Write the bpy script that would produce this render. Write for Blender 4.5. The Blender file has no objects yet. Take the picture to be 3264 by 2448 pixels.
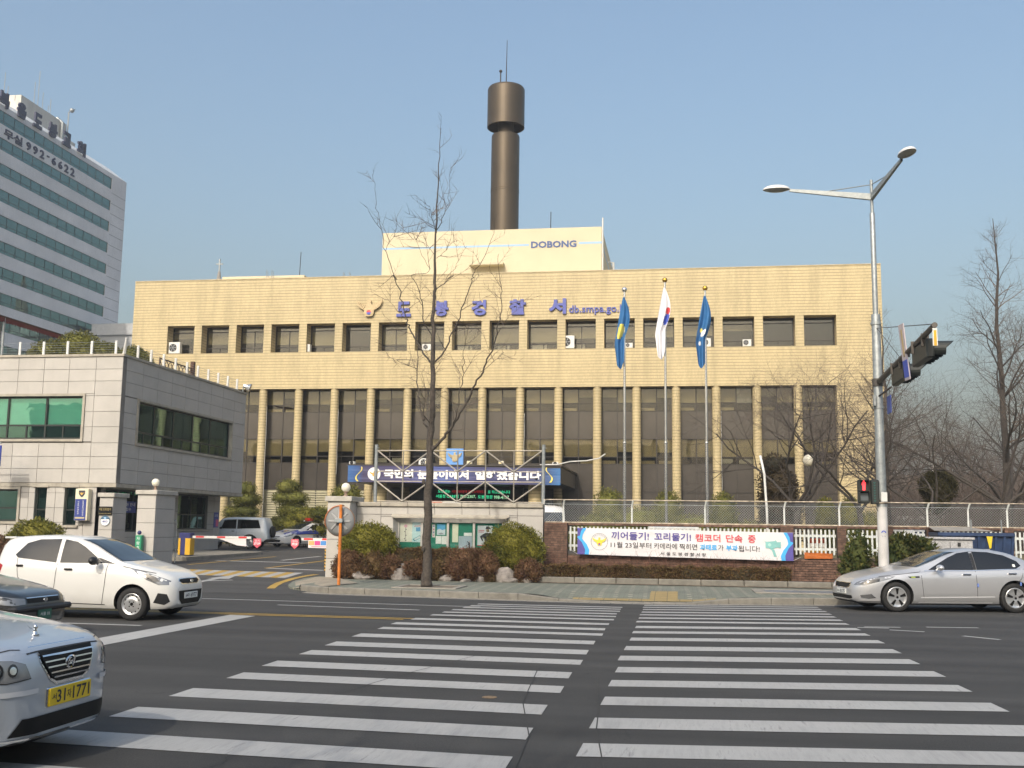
import bpy, bmesh, math, random
import numpy as np
from mathutils import Vector, Matrix
from mathutils.bvhtree import BVHTree
from mathutils.geometry import tessellate_polygon
S = bpy.context.scene
COL = S.collection
R = math.radians

# ------------------------------------------------------------------ camera, sky, sun, exposure
cam = bpy.data.cameras.new("camera"); cam.sensor_width = 36.0; cam.lens = 37.43
cam.clip_start = 0.1; cam.clip_end = 3000
camo = bpy.data.objects.new("camera", cam); COL.objects.link(camo); S.camera = camo
def aim(yaw, pitch, roll, loc):
    cy, sy, cp, sp = math.cos(yaw), math.sin(yaw), math.cos(pitch), math.sin(pitch)
    w = Vector((-sy*cp, cy*cp, sp)); r = Vector((cy, sy, 0)); d = w.cross(r)
    cr, sr = math.cos(roll), math.sin(roll)
    r2 = cr*r - sr*d; d2 = sr*r + cr*d
    m = Matrix((r2, -d2, -w)).transposed().to_4x4(); m.translation = loc
    camo.matrix_world = m
aim(R(8.95), R(7.7), R(.76), Vector((0, 0, 1.72)))

SUN_EL, SUN_AZ = R(38), R(12)          # light travels away from the viewer, a little to the right
W = bpy.data.worlds.new("World"); S.world = W; W.use_nodes = True
nt = W.node_tree; nt.nodes.clear()
sky = nt.nodes.new("ShaderNodeTexSky"); sky.sky_type = 'NISHITA'; sky.sun_disc = False
sky.sun_elevation = SUN_EL; sky.sun_rotation = math.pi + SUN_AZ
sky.altitude = 50; sky.air_density = 1.7; sky.dust_density = 7.8; sky.ozone_density = 3.8
bg = nt.nodes.new("ShaderNodeBackground"); bg.inputs[1].default_value = 0.15
wo = nt.nodes.new("ShaderNodeOutputWorld")
nt.links.new(sky.outputs[0], bg.inputs[0]); nt.links.new(bg.outputs[0], wo.inputs[0])
sl = bpy.data.lights.new("sun", 'SUN'); sl.energy = 2.0; sl.angle = R(.53); sl.color = (.93, .865, .765)
so = bpy.data.objects.new("sun", sl); COL.objects.link(so)
so.rotation_euler = Vector((math.sin(SUN_AZ)*math.cos(SUN_EL), math.cos(SUN_AZ)*math.cos(SUN_EL), -math.sin(SUN_EL))).to_track_quat('-Z', 'Y').to_euler()
so.location = (-10, -40, 40)
S.view_settings.view_transform = 'Standard'; S.view_settings.look = 'None'
S.view_settings.exposure = 0.5; S.view_settings.gamma = 1.0
S.cycles.max_bounces = 6; S.cycles.transparent_max_bounces = 12; S.cycles.use_denoising = True

# ------------------------------------------------------------------ helpers
ORG = {}
def tag(o, label=None, cat=None, group=None, kind=None):
    if label: o["label"] = label
    if cat: o["category"] = cat
    if group: o["group"] = group
    if kind: o["kind"] = kind
    return o
def thing(name, label, cat, loc=(0, 0, 0), rz=0, group=None):
    o = bpy.data.objects.new(name, None); o.empty_display_size = .2; COL.objects.link(o)
    o.location = loc; o.rotation_euler = (0, 0, rz); ORG[o] = Vector(loc)
    return tag(o, label, cat, group)
def link(name, me, parent=None, loc=None, rot=None, world=True):
    o = bpy.data.objects.new(name, me); COL.objects.link(o)
    if parent: o.parent = parent
    base = ORG.get(parent, Vector((0, 0, 0))) if (parent and world) else Vector((0, 0, 0))
    if loc is not None: o.location = Vector(loc) - base
    if rot is not None: o.rotation_euler = rot
    ORG[o] = ORG.get(parent, Vector((0, 0, 0))) if loc is None else Vector(loc)
    return o
class MB:
    def __init__(s): s.v = []; s.f = []; s.m = []; s.k = 0
    def mat(s, k): s.k = k; return s
    def face(s, *i): s.f.append(i); s.m.append(s.k)
    def add(s, vs, fs):
        n = len(s.v); s.v.extend([tuple(p) for p in vs])
        for f in fs: s.f.append(tuple(i+n for i in f)); s.m.append(s.k)
        return s
    def box(s, x0, x1, y0, y1, z0, z1):
        return s.add([(x0,y0,z0),(x1,y0,z0),(x1,y1,z0),(x0,y1,z0),(x0,y0,z1),(x1,y0,z1),(x1,y1,z1),(x0,y1,z1)],
                     [(0,3,2,1),(4,5,6,7),(0,1,5,4),(1,2,6,5),(2,3,7,6),(3,0,4,7)])
    def bbox(s, x0, x1, y0, y1, z0, z1, b=.01):          # box with chamfered edges
        lo = (x0, y0, z0); hi = (x1, y1, z1); vs = []; ix = {}
        def V(p):
            if p not in ix: ix[p] = len(vs); vs.append(p)
            return ix[p]
        fs = []
        def P(c, a):  # corner c (sx,sy,sz), vertex lying on face normal to axis a
            return V(tuple((lo[i] if c[i] < 0 else hi[i]) - (0 if i == a else c[i]*b) for i in range(3)))
        for a in range(3):
            u, w = (a+1) % 3, (a+2) % 3
            for sg in (-1, 1):
                q = []
                for su, sw in ((-1,-1),(1,-1),(1,1),(-1,1)):
                    c = [0]*3; c[a] = sg; c[u] = su; c[w] = sw; q.append(P(tuple(c), a))
                fs.append(tuple(q if sg > 0 else q[::-1]))
            for su in (-1, 1):
                for sw in (-1, 1):
                    c0 = [0]*3; c0[a] = -1; c0[u] = su; c0[w] = sw; c1 = list(c0); c1[a] = 1
                    q = [P(tuple(c0), u), P(tuple(c1), u), P(tuple(c1), w), P(tuple(c0), w)]
                    fs.append(tuple(q if su*sw < 0 else q[::-1]))
        for sx in (-1,1):
            for sy in (-1,1):
                for sz in (-1,1):
                    c = (sx,sy,sz); q = [P(c,0),P(c,1),P(c,2)]
                    fs.append(tuple(q if sx*sy*sz > 0 else q[::-1]))
        return s.add(vs, fs)
    def tube(s, pts, rs, n=8, cap=True):
        pts = [Vector(p) for p in pts]
        if not hasattr(rs, '__len__'): rs = [rs]*len(pts)
        vs = []; fs = []; up = Vector((0, 0, 1)); px = None
        for i, p in enumerate(pts):
            t = (pts[min(i+1, len(pts)-1)] - pts[max(i-1, 0)])
            t = t.normalized() if t.length > 1e-9 else up
            if px is None:
                a = up if abs(t.z) < .95 else Vector((1, 0, 0)); px = a.cross(t).normalized()
            px = (px - t*px.dot(t)); px = px.normalized() if px.length > 1e-6 else t.orthogonal().normalized()
            py = t.cross(px)
            for k in range(n):
                an = 2*math.pi*k/n; vs.append(p + rs[i]*(math.cos(an)*px + math.sin(an)*py))
        for i in range(len(pts)-1):
            for k in range(n):
                k2 = (k+1) % n; fs.append((i*n+k, i*n+k2, (i+1)*n+k2, (i+1)*n+k))
        if cap: fs.append(tuple(range(n))[::-1]); fs.append(tuple(range((len(pts)-1)*n, len(pts)*n)))
        return s.add(vs, fs)
    def lathe(s, prof, c=(0,0,0), n=24, axis='z', close=True):
        vs = []; fs = []
        for r, h in prof:
            for k in range(n):
                a = 2*math.pi*k/n; u, w = r*math.cos(a), r*math.sin(a)
                vs.append({'z': (c[0]+u, c[1]+w, c[2]+h), 'y': (c[0]+w, c[1]+h, c[2]+u), 'x': (c[0]+h, c[1]+u, c[2]+w)}[axis])
        for i in range(len(prof)-1):
            for k in range(n):
                k2 = (k+1) % n; fs.append((i*n+k, i*n+k2, (i+1)*n+k2, (i+1)*n+k))
        if close:
            fs.append(tuple(range(n))[::-1]); fs.append(tuple(range((len(prof)-1)*n, len(prof)*n)))
        return s.add(vs, fs)
    def ball(s, c, r, n=16, m=10, sc=(1,1,1)):
        pr = [(max(1e-4, r*math.sin(math.pi*i/m)), -r*math.cos(math.pi*i/m)) for i in range(m+1)]
        k = len(s.v); s.lathe(pr, (0,0,0), n)
        for i in range(k, len(s.v)): v = s.v[i]; s.v[i] = (c[0]+v[0]*sc[0], c[1]+v[1]*sc[1], c[2]+v[2]*sc[2])
        return s
    def poly(s, pts, o, u, w, depth):                     # extruded 2D polygon: o + x*u + y*w, thickness along u x w
        u = Vector(u); w = Vector(w); o = Vector(o); nrm = u.cross(w).normalized()
        n = len(pts); P3 = [o + u*p[0] + w*p[1] for p in pts]
        area = sum(pts[i][0]*pts[(i+1) % n][1] - pts[(i+1) % n][0]*pts[i][1] for i in range(n))
        tri = tessellate_polygon([[Vector((p[0], p[1], 0)) for p in pts]])
        vs = P3 + [p + nrm*depth for p in P3]; fs = []
        for t in tri:
            a, b, c = t
            ar = (pts[b][0]-pts[a][0])*(pts[c][1]-pts[a][1]) - (pts[c][0]-pts[a][0])*(pts[b][1]-pts[a][1])
            if ar < 0: a, b, c = c, b, a
            fs.append((c, b, a)); fs.append((a+n, b+n, c+n))
        for i in range(n):
            j = (i+1) % n; fs.append((i, j, j+n, i+n) if area > 0 else (j, i, i+n, j+n))
        return s.add(vs, fs)
    def mesh(s, name, mats, smooth=False, shift=None, auto=None):
        me = bpy.data.meshes.new(name)
        v = s.v if shift is None else [(p[0]-shift[0], p[1]-shift[1], p[2]-shift[2]) for p in s.v]
        me.from_pydata(v, [], s.f)
        for m in (mats if isinstance(mats, (list, tuple)) else [mats]): me.materials.append(m)
        if max(s.m, default=0): me.polygons.foreach_set("material_index", s.m)
        if smooth: me.polygons.foreach_set("use_smooth", [True]*len(s.f))
        if auto is not None:
            me.polygons.foreach_set("use_smooth", [True]*len(s.f)); me.set_sharp_from_angle(angle=R(auto))
        me.update(); return me
    def build(s, name, mats, parent=None, smooth=False, world=True, auto=None):
        sh = ORG[parent] if (parent in ORG and world and parent) else None
        return link(name, s.mesh(name, mats, smooth, sh, auto), parent)
def copy_tree(o, parent=None):
    c = o.copy(); COL.objects.link(c); c.parent = parent; ORG[c] = ORG.get(o, Vector((0,0,0)))
    for ch in list(o.children): copy_tree(ch, c)
    return c
X3, Y3, Z3 = Vector((1,0,0)), Vector((0,1,0)), Vector((0,0,1))
def text(body, mat, parent, o, w, h, right=X3, up=Z3, depth=.02, bold=.0, name="lettering", world=True, slant=0, align='L'):
    c = bpy.data.curves.new("t", 'FONT'); c.body = body; c.size = 1; c.offset = bold; c.resolution_u = 2
    tmp = bpy.data.objects.new("t", c); COL.objects.link(tmp)
    dg = bpy.context.evaluated_depsgraph_get(); me = bpy.data.meshes.new_from_object(tmp.evaluated_get(dg))
    bpy.data.objects.remove(tmp); bpy.data.curves.remove(c)
    co = [v.co.copy() for v in me.vertices]; x0 = min(p.x for p in co); x1 = max(p.x for p in co); y0 = min(p.y for p in co); y1 = max(p.y for p in co)
    fs = [tuple(p.vertices) for p in me.polygons]; bpy.data.meshes.remove(me)
    nrm = right.cross(up).normalized(); o = Vector(o); b = MB(); n = len(co)
    sx = (w/(x1-x0)) if w else h/(y1-y0); sy = h/(y1-y0) if h else sx
    P = [o + right*((p.x-x0)*sx + slant*(p.y-y0)*sy) + up*((p.y-y0)*sy) for p in co]
    vs = [p + nrm*depth for p in P]; b.add(vs, fs)
    if depth > .008:
        ec = {}
        for f in fs:
            for i in range(len(f)):
                e = (f[i], f[(i+1) % len(f)]); k = (min(e), max(e)); ec[k] = None if k in ec else e
        b.v.extend([tuple(p) for p in P])
        for e in ec.values():
            if e: b.face(e[0]+n, e[1]+n, e[1], e[0])
    return b.build(name, mat, parent, world=world)

def pchip(pts):
    x = np.array([p[0] for p in pts], float); y = np.array([p[1] for p in pts], float); h = np.diff(x); d = np.diff(y)/h; m = np.zeros(len(x))
    m[0], m[-1] = d[0], d[-1]
    for i in range(1, len(x)-1):
        if d[i-1]*d[i] > 0: w1, w2 = 2*h[i]+h[i-1], h[i]+2*h[i-1]; m[i] = (w1+w2)/(w1/d[i-1]+w2/d[i])
    def f(q):
        q = min(max(q, x[0]), x[-1]); i = min(len(x)-2, int(np.searchsorted(x, q, 'right')-1)); t = (q-x[i])/h[i]
        return float((1+2*t)*(1-t)**2*y[i]+t*(1-t)**2*h[i]*m[i]+t*t*(3-2*t)*y[i+1]+t*t*(t-1)*h[i]*m[i+1])
    return f

# ------------------------------------------------------------------ materials
MATS = {}
def N(t, ty, **kw):
    n = t.nodes.new(ty)
    for k, v in kw.items():
        if k.startswith("i_"): n.inputs[k[2:].replace("_", " ")].default_value = v
        else: setattr(n, k, v)
    return n
def mixc(t, fac, a, b, mode='MIX'):
    n = t.nodes.new("ShaderNodeMix"); n.data_type = 'RGBA'; n.blend_type = mode
    for sock, val in ((n.inputs[0], fac), (n.inputs[6], a), (n.inputs[7], b)):
        if hasattr(val, "links"): t.links.new(val, sock)
        else: sock.default_value = val if not (isinstance(val, tuple) and len(val) == 3) else val + (1,)
    return n.outputs[2]
def ramp(t, src, stops, interp='LINEAR'):
    n = t.nodes.new("ShaderNodeValToRGB"); n.color_ramp.interpolation = interp
    e = n.color_ramp.elements
    while len(e) < len(stops): e.new(.5)
    for i, (p, c) in enumerate(stops): e[i].position = p; e[i].color = (c + (1,)) if isinstance(c, tuple) else (c, c, c, 1)
    t.links.new(src, n.inputs[0]); return n.outputs[0]
def math_(t, op, a, b=None):
    n = t.nodes.new("ShaderNodeMath"); n.operation = op
    for s, v in ((n.inputs[0], a), (n.inputs[1], b)):
        if v is None: continue
        if hasattr(v, "links"): t.links.new(v, s)
        else: s.default_value = v
    return n.outputs[0]
def newmat(name):
    m = bpy.data.materials.new(name); m.use_nodes = True; t = m.node_tree
    return m, t, t.nodes["Principled BSDF"]
def noise(t, scale, detail=3, rough=.55, vec=None, out=0):
    n = N(t, "ShaderNodeTexNoise"); n.inputs["Scale"].default_value = scale; n.inputs["Detail"].default_value = detail; n.inputs["Roughness"].default_value = rough
    t.links.new(vec if vec else t.nodes.new("ShaderNodeNewGeometry").outputs["Position"], n.inputs["Vector"])
    return n.outputs[out]
def bumpn(t, b, src, strength=.3, dist=.02):
    n = N(t, "ShaderNodeBump"); n.inputs["Strength"].default_value = strength; n.inputs["Distance"].default_value = dist
    t.links.new(src, n.inputs["Height"]); t.links.new(n.outputs[0], b.inputs["Normal"])
def mat(name, col, rough=.6, metal=0., var=.12, scale=2.5, bump=0., bscale=60., coat=0., rand=0., island=0., spec=.5, emit=0., streak=0., local=False, transl=0.):
    if name in MATS: return MATS[name]
    m, t, b = newmat(name); MATS[name] = m
    vec = t.nodes.new("ShaderNodeTexCoord").outputs["Object"] if local else t.nodes.new("ShaderNodeNewGeometry").outputs["Position"]
    c = tuple(col) + (1,)
    out = None
    if var:
        n1 = noise(t, scale, 4, .6, vec); dk = tuple(x*(1-var) for x in col); lt = tuple(min(1, x*(1+var)) for x in col)
        out = ramp(t, n1, [(.3, dk), (.7, lt)])
    if streak:
        mp = N(t, "ShaderNodeMapping"); mp.inputs["Scale"].default_value = (3.0, 3.0, .12); t.links.new(vec, mp.inputs["Vector"])
        n2 = noise(t, 2.2, 4, .6, mp.outputs[0])
        out = mixc(t, ramp(t, n2, [(.5, 0.), (.78, streak)]), out if out else c, tuple(x*.45 for x in col))
    if rand or island:
        src = (t.nodes.new("ShaderNodeObjectInfo").outputs["Random"] if rand else t.nodes.new("ShaderNodeNewGeometry").outputs["Random Per Island"])
        a = rand or island
        out = mixc(t, 1., out if out else c, ramp(t, src, [(0, 1-a), (1, 1.)]), 'MULTIPLY')
    if out: t.links.new(out, b.inputs["Base Color"])
    else: b.inputs["Base Color"].default_value = c
    b.inputs["Roughness"].default_value = rough; b.inputs["Metallic"].default_value = metal
    b.inputs["Coat Weight"].default_value = coat; b.inputs["Coat Roughness"].default_value = .05
    b.inputs["Specular IOR Level"].default_value = spec
    if bump: bumpn(t, b, noise(t, bscale, 3, .6, vec), bump, .01)
    if emit:
        b.inputs["Emission Color"].default_value = c; b.inputs["Emission Strength"].default_value = emit
    return m
def glass(name, col, rough=.04, spec=.8, metal=0.):
    if name in MATS: return MATS[name]
    m, t, b = newmat(name); MATS[name] = m
    b.inputs["Base Color"].default_value = tuple(col)+(1,); b.inputs["Roughness"].default_value = rough
    b.inputs["Specular IOR Level"].default_value = spec; b.inputs["Metallic"].default_value = metal
    return m
def brickmat(name, c1, c2, mortar, bw, rh, ms, rough=.45, off=0., bump=.4, vscale=1., moff=.0, var=.12, expr='xz'):
    m, t, b = newmat(name); MATS[name] = m
    g = t.nodes.new("ShaderNodeNewGeometry"); sx = N(t, "ShaderNodeSeparateXYZ"); t.links.new(g.outputs["Position"], sx.inputs[0])
    cb = N(t, "ShaderNodeCombineXYZ")
    if expr == 'xz':
        t.links.new(math_(t, 'ADD', sx.outputs[0], sx.outputs[1]), cb.inputs[0]); t.links.new(math_(t, 'ADD', sx.outputs[2], moff), cb.inputs[1])
    else:
        t.links.new(sx.outputs[0], cb.inputs[0]); t.links.new(sx.outputs[1], cb.inputs[1])
    br = N(t, "ShaderNodeTexBrick"); br.offset = off; br.squash = 1
    br.inputs["Scale"].default_value = 1; br.inputs["Brick Width"].default_value = bw; br.inputs["Row Height"].default_value = rh
    br.inputs["Mortar Size"].default_value = ms; br.inputs["Mortar Smooth"].default_value = .2; br.inputs["Bias"].default_value = 0
    br.inputs["Color1"].default_value = c1+(1,); br.inputs["Color2"].default_value = c2+(1,); br.inputs["Mortar"].default_value = mortar+(1,)
    t.links.new(cb.outputs[0], br.inputs["Vector"])
    n1 = noise(t, .8, 5, .6); col = mixc(t, 1., br.outputs[0], ramp(t, n1, [(.3, 1-var), (.7, 1.)]), 'MULTIPLY')
    mp = N(t, "ShaderNodeMapping"); mp.inputs["Scale"].default_value = (1.2, 1.2, .09); t.links.new(g.outputs["Position"], mp.inputs["Vector"])
    col = mixc(t, 1., col, ramp(t, noise(t, 1.6, 5, .65, mp.outputs[0]), [(.30, 1-var*1.6), (.58, 1.)]), 'MULTIPLY')
    col = mixc(t, ramp(t, noise(t, 5.5, 3, .6), [(.66, 0.), (.74, .35)]), col, tuple(min(1, k*1.12) for k in c2))
    t.links.new(col, b.inputs["Base Color"]); b.inputs["Roughness"].default_value = rough
    inv = math_(t, 'SUBTRACT', 1., br.outputs[1]); bumpn(t, b, inv, bump, .01)
    return m
# ------------------------------------------------------------------ surfaces
def asphalt(name, base, seed):
    m, t, b = newmat(name)
    g = t.nodes.new("ShaderNodeNewGeometry").outputs["Position"]
    n1 = noise(t, 260, 2, .7, g); n2 = noise(t, .35, 5, .6, g); n3 = noise(t, 2.2, 4, .6, g)
    mp = N(t, "ShaderNodeMapping"); mp.inputs["Scale"].default_value = (.06, 1.1, 1); mp.inputs["Location"].default_value = (seed, seed, 0); t.links.new(g, mp.inputs["Vector"])
    n4 = noise(t, 1.0, 4, .6, mp.outputs[0])
    c = ramp(t, n1, [(.32, tuple(x*.72 for x in base)), (.5, base), (.72, tuple(min(1, x*1.5) for x in base))])
    c = mixc(t, 1., c, ramp(t, noise(t, 64, 3, .75, g), [(.30, .62), (.5, .98), (.72, 1.35)]), 'MULTIPLY')
    c = mixc(t, 1., c, ramp(t, n2, [(.3, .82), (.7, 1.)]), 'MULTIPLY')
    c = mixc(t, 1., c, ramp(t, n3, [(.3, .9), (.65, 1.)]), 'MULTIPLY')
    c = mixc(t, 1., c, ramp(t, n4, [(.35, .74), (.6, 1.)]), 'MULTIPLY')
    sp = N(t, "ShaderNodeSeparateXYZ"); t.links.new(g, sp.inputs[0]); wv = math_(t, 'SINE', math_(t, 'MULTIPLY', math_(t, 'ADD', sp.outputs[1], math_(t, 'MULTIPLY', n2, .8)), 3.6))
    c = mixc(t, 1., c, ramp(t, wv, [(0., .90), (1., 1.06)]), 'MULTIPLY')
    c = mixc(t, ramp(t, noise(t, 7.5, 2, .5, g), [(.70, 0.), (.76, .5)]), c, tuple(x*.45 for x in base))
    c = mixc(t, ramp(t, noise(t, 38, 1, .5, g), [(.74, 0.), (.78, .35)]), c, tuple(x*3. for x in base))
    v = N(t, "ShaderNodeTexVoronoi"); v.feature = 'DISTANCE_TO_EDGE'; v.inputs["Scale"].default_value = .22
    wn = N(t, "ShaderNodeVectorMath"); wn.operation = 'ADD'; t.links.new(g, wn.inputs[0])
    nz = N(t, "ShaderNodeTexNoise"); nz.inputs["Scale"].default_value = 1.3; nz.inputs["Detail"].default_value = 5; t.links.new(g, nz.inputs["Vector"]); t.links.new(nz.outputs[1], wn.inputs[1])
    t.links.new(wn.outputs[0], v.inputs["Vector"])
    crack = math_(t, 'MULTIPLY', ramp(t, v.outputs[0], [(.0, 1.), (.0035, 0.)]), ramp(t, noise(t, .5, 2, .5, g), [(.5, 0.), (.6, .75)]))
    c = mixc(t, crack, c, tuple(x*.35 for x in base))
    t.links.new(c, b.inputs["Base Color"]); b.inputs["Roughness"].default_value = .82; b.inputs["Specular IOR Level"].default_value = .35
    bumpn(t, b, n1, .35, .006)
    return m
def roadpaint(name, col, wear=.5):
    m, t, b = newmat(name); g = t.nodes.new("ShaderNodeNewGeometry").outputs["Position"]
    mp = N(t, "ShaderNodeMapping"); mp.inputs["Scale"].default_value = (14, 1.4, 1); t.links.new(g, mp.inputs["Vector"])
    n1 = noise(t, 1.2, 5, .7, mp.outputs[0]); n2 = noise(t, .8, 4, .6, g); n3 = noise(t, 180, 2, .6, g)
    c = mixc(t, 1., tuple(col), ramp(t, n1, [(.35, .80), (.62, 1.)]), 'MULTIPLY')
    c = mixc(t, 1., c, ramp(t, n2, [(.3, .84), (.6, 1.)]), 'MULTIPLY')
    c = mixc(t, 1., c, ramp(t, n3, [(.3, .88), (.6, 1.)]), 'MULTIPLY')
    w = math_(t, 'MULTIPLY', ramp(t, n1, [(.54, 0.), (.74, wear)]), ramp(t, n2, [(.38, 0.), (.58, 1.)]))
    c = mixc(t, w, c, (.075, .073, .07))
    t.links.new(c, b.inputs["Base Color"]); b.inputs["Roughness"].default_value = .62
    bumpn(t, b, n3, .25, .004); return m
M_ASPH = asphalt("asphalt", (.056, .055, .053), 3.)
M_ASPH2 = asphalt("asphalt_forecourt", (.075, .074, .072), 11.)
M_WPAINT = roadpaint("road_paint_white", (.40, .40, .39), .85); M_YPAINT = roadpaint("road_paint_yellow", (.44, .28, .045), .7)
M_CONC = mat("concrete", (.22, .205, .175), .85, var=.2, scale=3, bump=.4, bscale=50, streak=.3)
M_KERB = mat("kerb_granite", (.185, .175, .15), .8, var=.22, scale=5, bump=.3, bscale=90, rand=.18)
M_EARTH = mat("earth", (.13, .105, .075), .95, var=.35, scale=4, bump=.6, bscale=20)
M_LAWN = mat("dry_lawn", (.16, .135, .06), .95, var=.4, scale=6, bump=.6, bscale=60)
def paving():
    m, t, b = newmat("block_paving"); g = t.nodes.new("ShaderNodeNewGeometry").outputs["Position"]
    br = N(t, "ShaderNodeTexBrick"); br.offset = .5; br.inputs["Scale"].default_value = 1; br.inputs["Brick Width"].default_value = .225; br.inputs["Row Height"].default_value = .115
    br.inputs["Mortar Size"].default_value = .006; br.inputs["Color1"].default_value = (.145, .16, .125, 1); br.inputs["Color2"].default_value = (.175, .185, .15, 1); br.inputs["Mortar"].default_value = (.10, .10, .08, 1)
    t.links.new(g, br.inputs["Vector"])
    sx = N(t, "ShaderNodeSeparateXYZ"); t.links.new(g, sx.inputs[0])
    fx = math_(t, 'FRACT', math_(t, 'DIVIDE', math_(t, 'ADD', sx.outputs[0], math_(t, 'MULTIPLY', sx.outputs[1], .02)), .36)); fy = math_(t, 'FRACT', math_(t, 'DIVIDE', sx.outputs[1], .345))
    msk = math_(t, 'MULTIPLY', math_(t, 'LESS_THAN', fx, .30), math_(t, 'LESS_THAN', fy, .33))
    msk = math_(t, 'MULTIPLY', msk, ramp(t, noise(t, 3, 2, .5, g), [(.38, .25), (.55, .8)]))
    c = mixc(t, msk, br.outputs[0], (.34, .32, .25))
    c = mixc(t, 1., c, ramp(t, noise(t, .7, 5, .65, g), [(.3, .78), (.65, 1.)]), 'MULTIPLY')
    t.links.new(c, b.inputs["Base Color"]); b.inputs["Roughness"].default_value = .85; bumpn(t, b, br.outputs[1], -.3, .006); return m
M_PAVE = paving()
M_TACT = brickmat("tactile_paving", (.33, .245, .095), (.29, .215, .09), (.17, .135, .07), .3, .3, .012, .8, expr='xy', bump=.2)

def zc(y):
    P = [(0, 0), (26, 0), (27.5, .01), (33, .16), (40, .30), (46, .42), (52, .45), (900, .45)]
    for (a, za), (c, zb) in zip(P, P[1:]):
        if y <= c: return za + (zb-za)*(y-a)/(c-a)
    return .45
def sheet(name, xs, ys, zf, m, kind="structure", parent=None):
    b = MB()
    for y in ys:
        for x in xs: b.v.append((x, y, zf(x, y)))
    n = len(xs)
    for j in range(len(ys)-1):
        for i in range(n-1): b.face(j*n+i, j*n+i+1, (j+1)*n+i+1, (j+1)*n+i)
    o = b.build(name, m, parent)
    if kind and not parent: tag(o, kind=kind)
    return o
sheet("ground", [-500, -300, 300, 500], [-500, -60, 120, 500], lambda x, y: -.06, M_EARTH)
KX = [(-9.95, 27.35), (-9.5, 26.95), (-8.8, 26.54), (-6.1, 26.15), (-3.5, 25.79), (-2, 25.70), (-.47, 25.72), (1.19, 26.1), (3.5, 26.75), (8, 28.0), (14, 29.4), (30, 33), (60, 40)]
def kerb_y(x):
    if x <= KX[0][0]: return KX[0][1]
    for (a, ya), (c, yb) in zip(KX, KX[1:]):
        if x <= c: return ya + (yb-ya)*(x-a)/(c-a)
    return KX[-1][1]
road = sheet("road", [-200, -60, -22, 0, 20, 60, 200], [3.2, 26.0, 44], lambda x, y: 0, M_ASPH)
tag(road, "grey asphalt road with zebra crossing and lane markings")
near_walk = sheet("near_pavement", [-200, 0, 200], [-12, 3.0], lambda x, y: .13, M_PAVE)
MB().box(-200, 200, 2.98, 3.2, -.02, .14).build("near_kerb", M_KERB, near_walk)
def rz(x):                                              # dropped kerb at the crossing
    def sm(a, c, v): t = min(1, max(0, (v-a)/(c-a))); return t*t*(3-2*t)
    return .16 - .13*(sm(-3.6, -2.5, x)*(1-sm(.35, 1.5, x)))
def walk_z(x, y):
    f = min(1, max(0, (y-kerb_y(x))/1.6)); return rz(x)*(1-f) + .16*f - .006
# pavement strip between kerb and planting
b = MB(); xs = [-9.95, -9.5, -8.8, -8, -7, -6.1, -5, -4.2, -3.6, -3.3, -3, -2.7, -2.4, -2, -1.4, -.8, -.2, .35, .6, .9, 1.2, 1.5, 2.2, 3.5, 5, 8, 11, 14, 20, 30, 60]
for x in xs:
    y0 = kerb_y(x)+.15; y1 = max(32.42, y0+1.5)
    for k in range(7):
        y = y0 + (y1-y0)*(k/6)**1.3; b.v.append((x, y, walk_z(x, y)))
for i in range(len(xs)-1):
    for k in range(6): b.face(i*7+k, (i+1)*7+k, (i+1)*7+k+1, i*7+k+1)
k0 = len(b.v); cl = [(-9.95, 27.4), (-10.35, 27.85), (-10.7, 28.6), (-11.0, 29.8), (-11.15, 31.2), (-11.1, 32.45)]
for x, y in cl: b.v.append((x, y, .05 + .1*min(1, (y-27.3)/4)))
for x, y in cl: b.v.append((-9.95, max(27.5, y), walk_z(-9.95, max(27.5, y))))
for i in range(5): b.face(k0+i, k0+6+i, k0+7+i, k0+1+i)
for (xa, ya), (xb, yb) in zip([(-9.85, 27.2)]+cl, cl): b.add([(xa, ya, -.05), (xb, yb, -.05), (xb, yb, .055+.1*min(1, max(0, yb-27.3)/4)), (xa, ya, .055+.1*min(1, max(0, ya-27.3)/4))], [(0,1,2,3)])
walk = b.build("pavement", M_PAVE); tag(walk, kind="structure")
# kerb stones
kb = 0; x = -9.85
while x < 30:
    w = 1.0 if x < 14 else 2.0
    x1 = x+w-.012; ya, yb = kerb_y(x), kerb_y(x1); za, zb = rz(x)+.002, rz(x1)+.002
    b = MB().add([(x,ya,-.05),(x1,yb,-.05),(x1,yb+.16,-.05),(x,ya+.16,-.05),(x,ya,za-.025),(x1,yb,zb-.025),(x1,yb+.16,zb),(x,ya+.16,za),(x,ya+.025,za),(x1,yb+.025,zb)],
                 [(0,1,5,4),(4,5,9,8),(8,9,6,7),(1,2,6,9,5),(3,0,4,8,7),(2,3,7,6)])
    b.build("kerb_stone", M_KERB, walk); x += w
# gutter strip, tactile paving, corner slab
b = MB()
for a in range(60):
    xa = -9.6+a*.5; xb = xa+.49; b.add([(xa, kerb_y(xa)-.42, .004), (xb, kerb_y(xb)-.42, .004), (xb, kerb_y(xb), .004), (xa, kerb_y(xa), .004)], [(0,1,2,3)])
b.build("gutter", M_CONC, walk)
b = MB(); n = 14; tx = [-2.55+i*(3.4/n) for i in range(n+1)]
for x in tx:
    for d in (.17, .5): y = kerb_y(x)+d; b.v.append((x, y, walk_z(x, y)+.008))
for i in range(n): b.face(2*i, 2*i+2, 2*i+3, 2*i+1)
k = len(b.v)
for x in (-.72, -.4, -.05):
    for d in (.5, 1., 1.6, 2.3): y = kerb_y(x)+d; b.v.append((x, y, walk_z(x, y)+.008))
for i in range(2):
    for j in range(3): b.face(k+i*4+j, k+i*4+4+j, k+i*4+5+j, k+i*4+1+j)
b.build("tactile_paving", M_TACT, walk)
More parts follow.
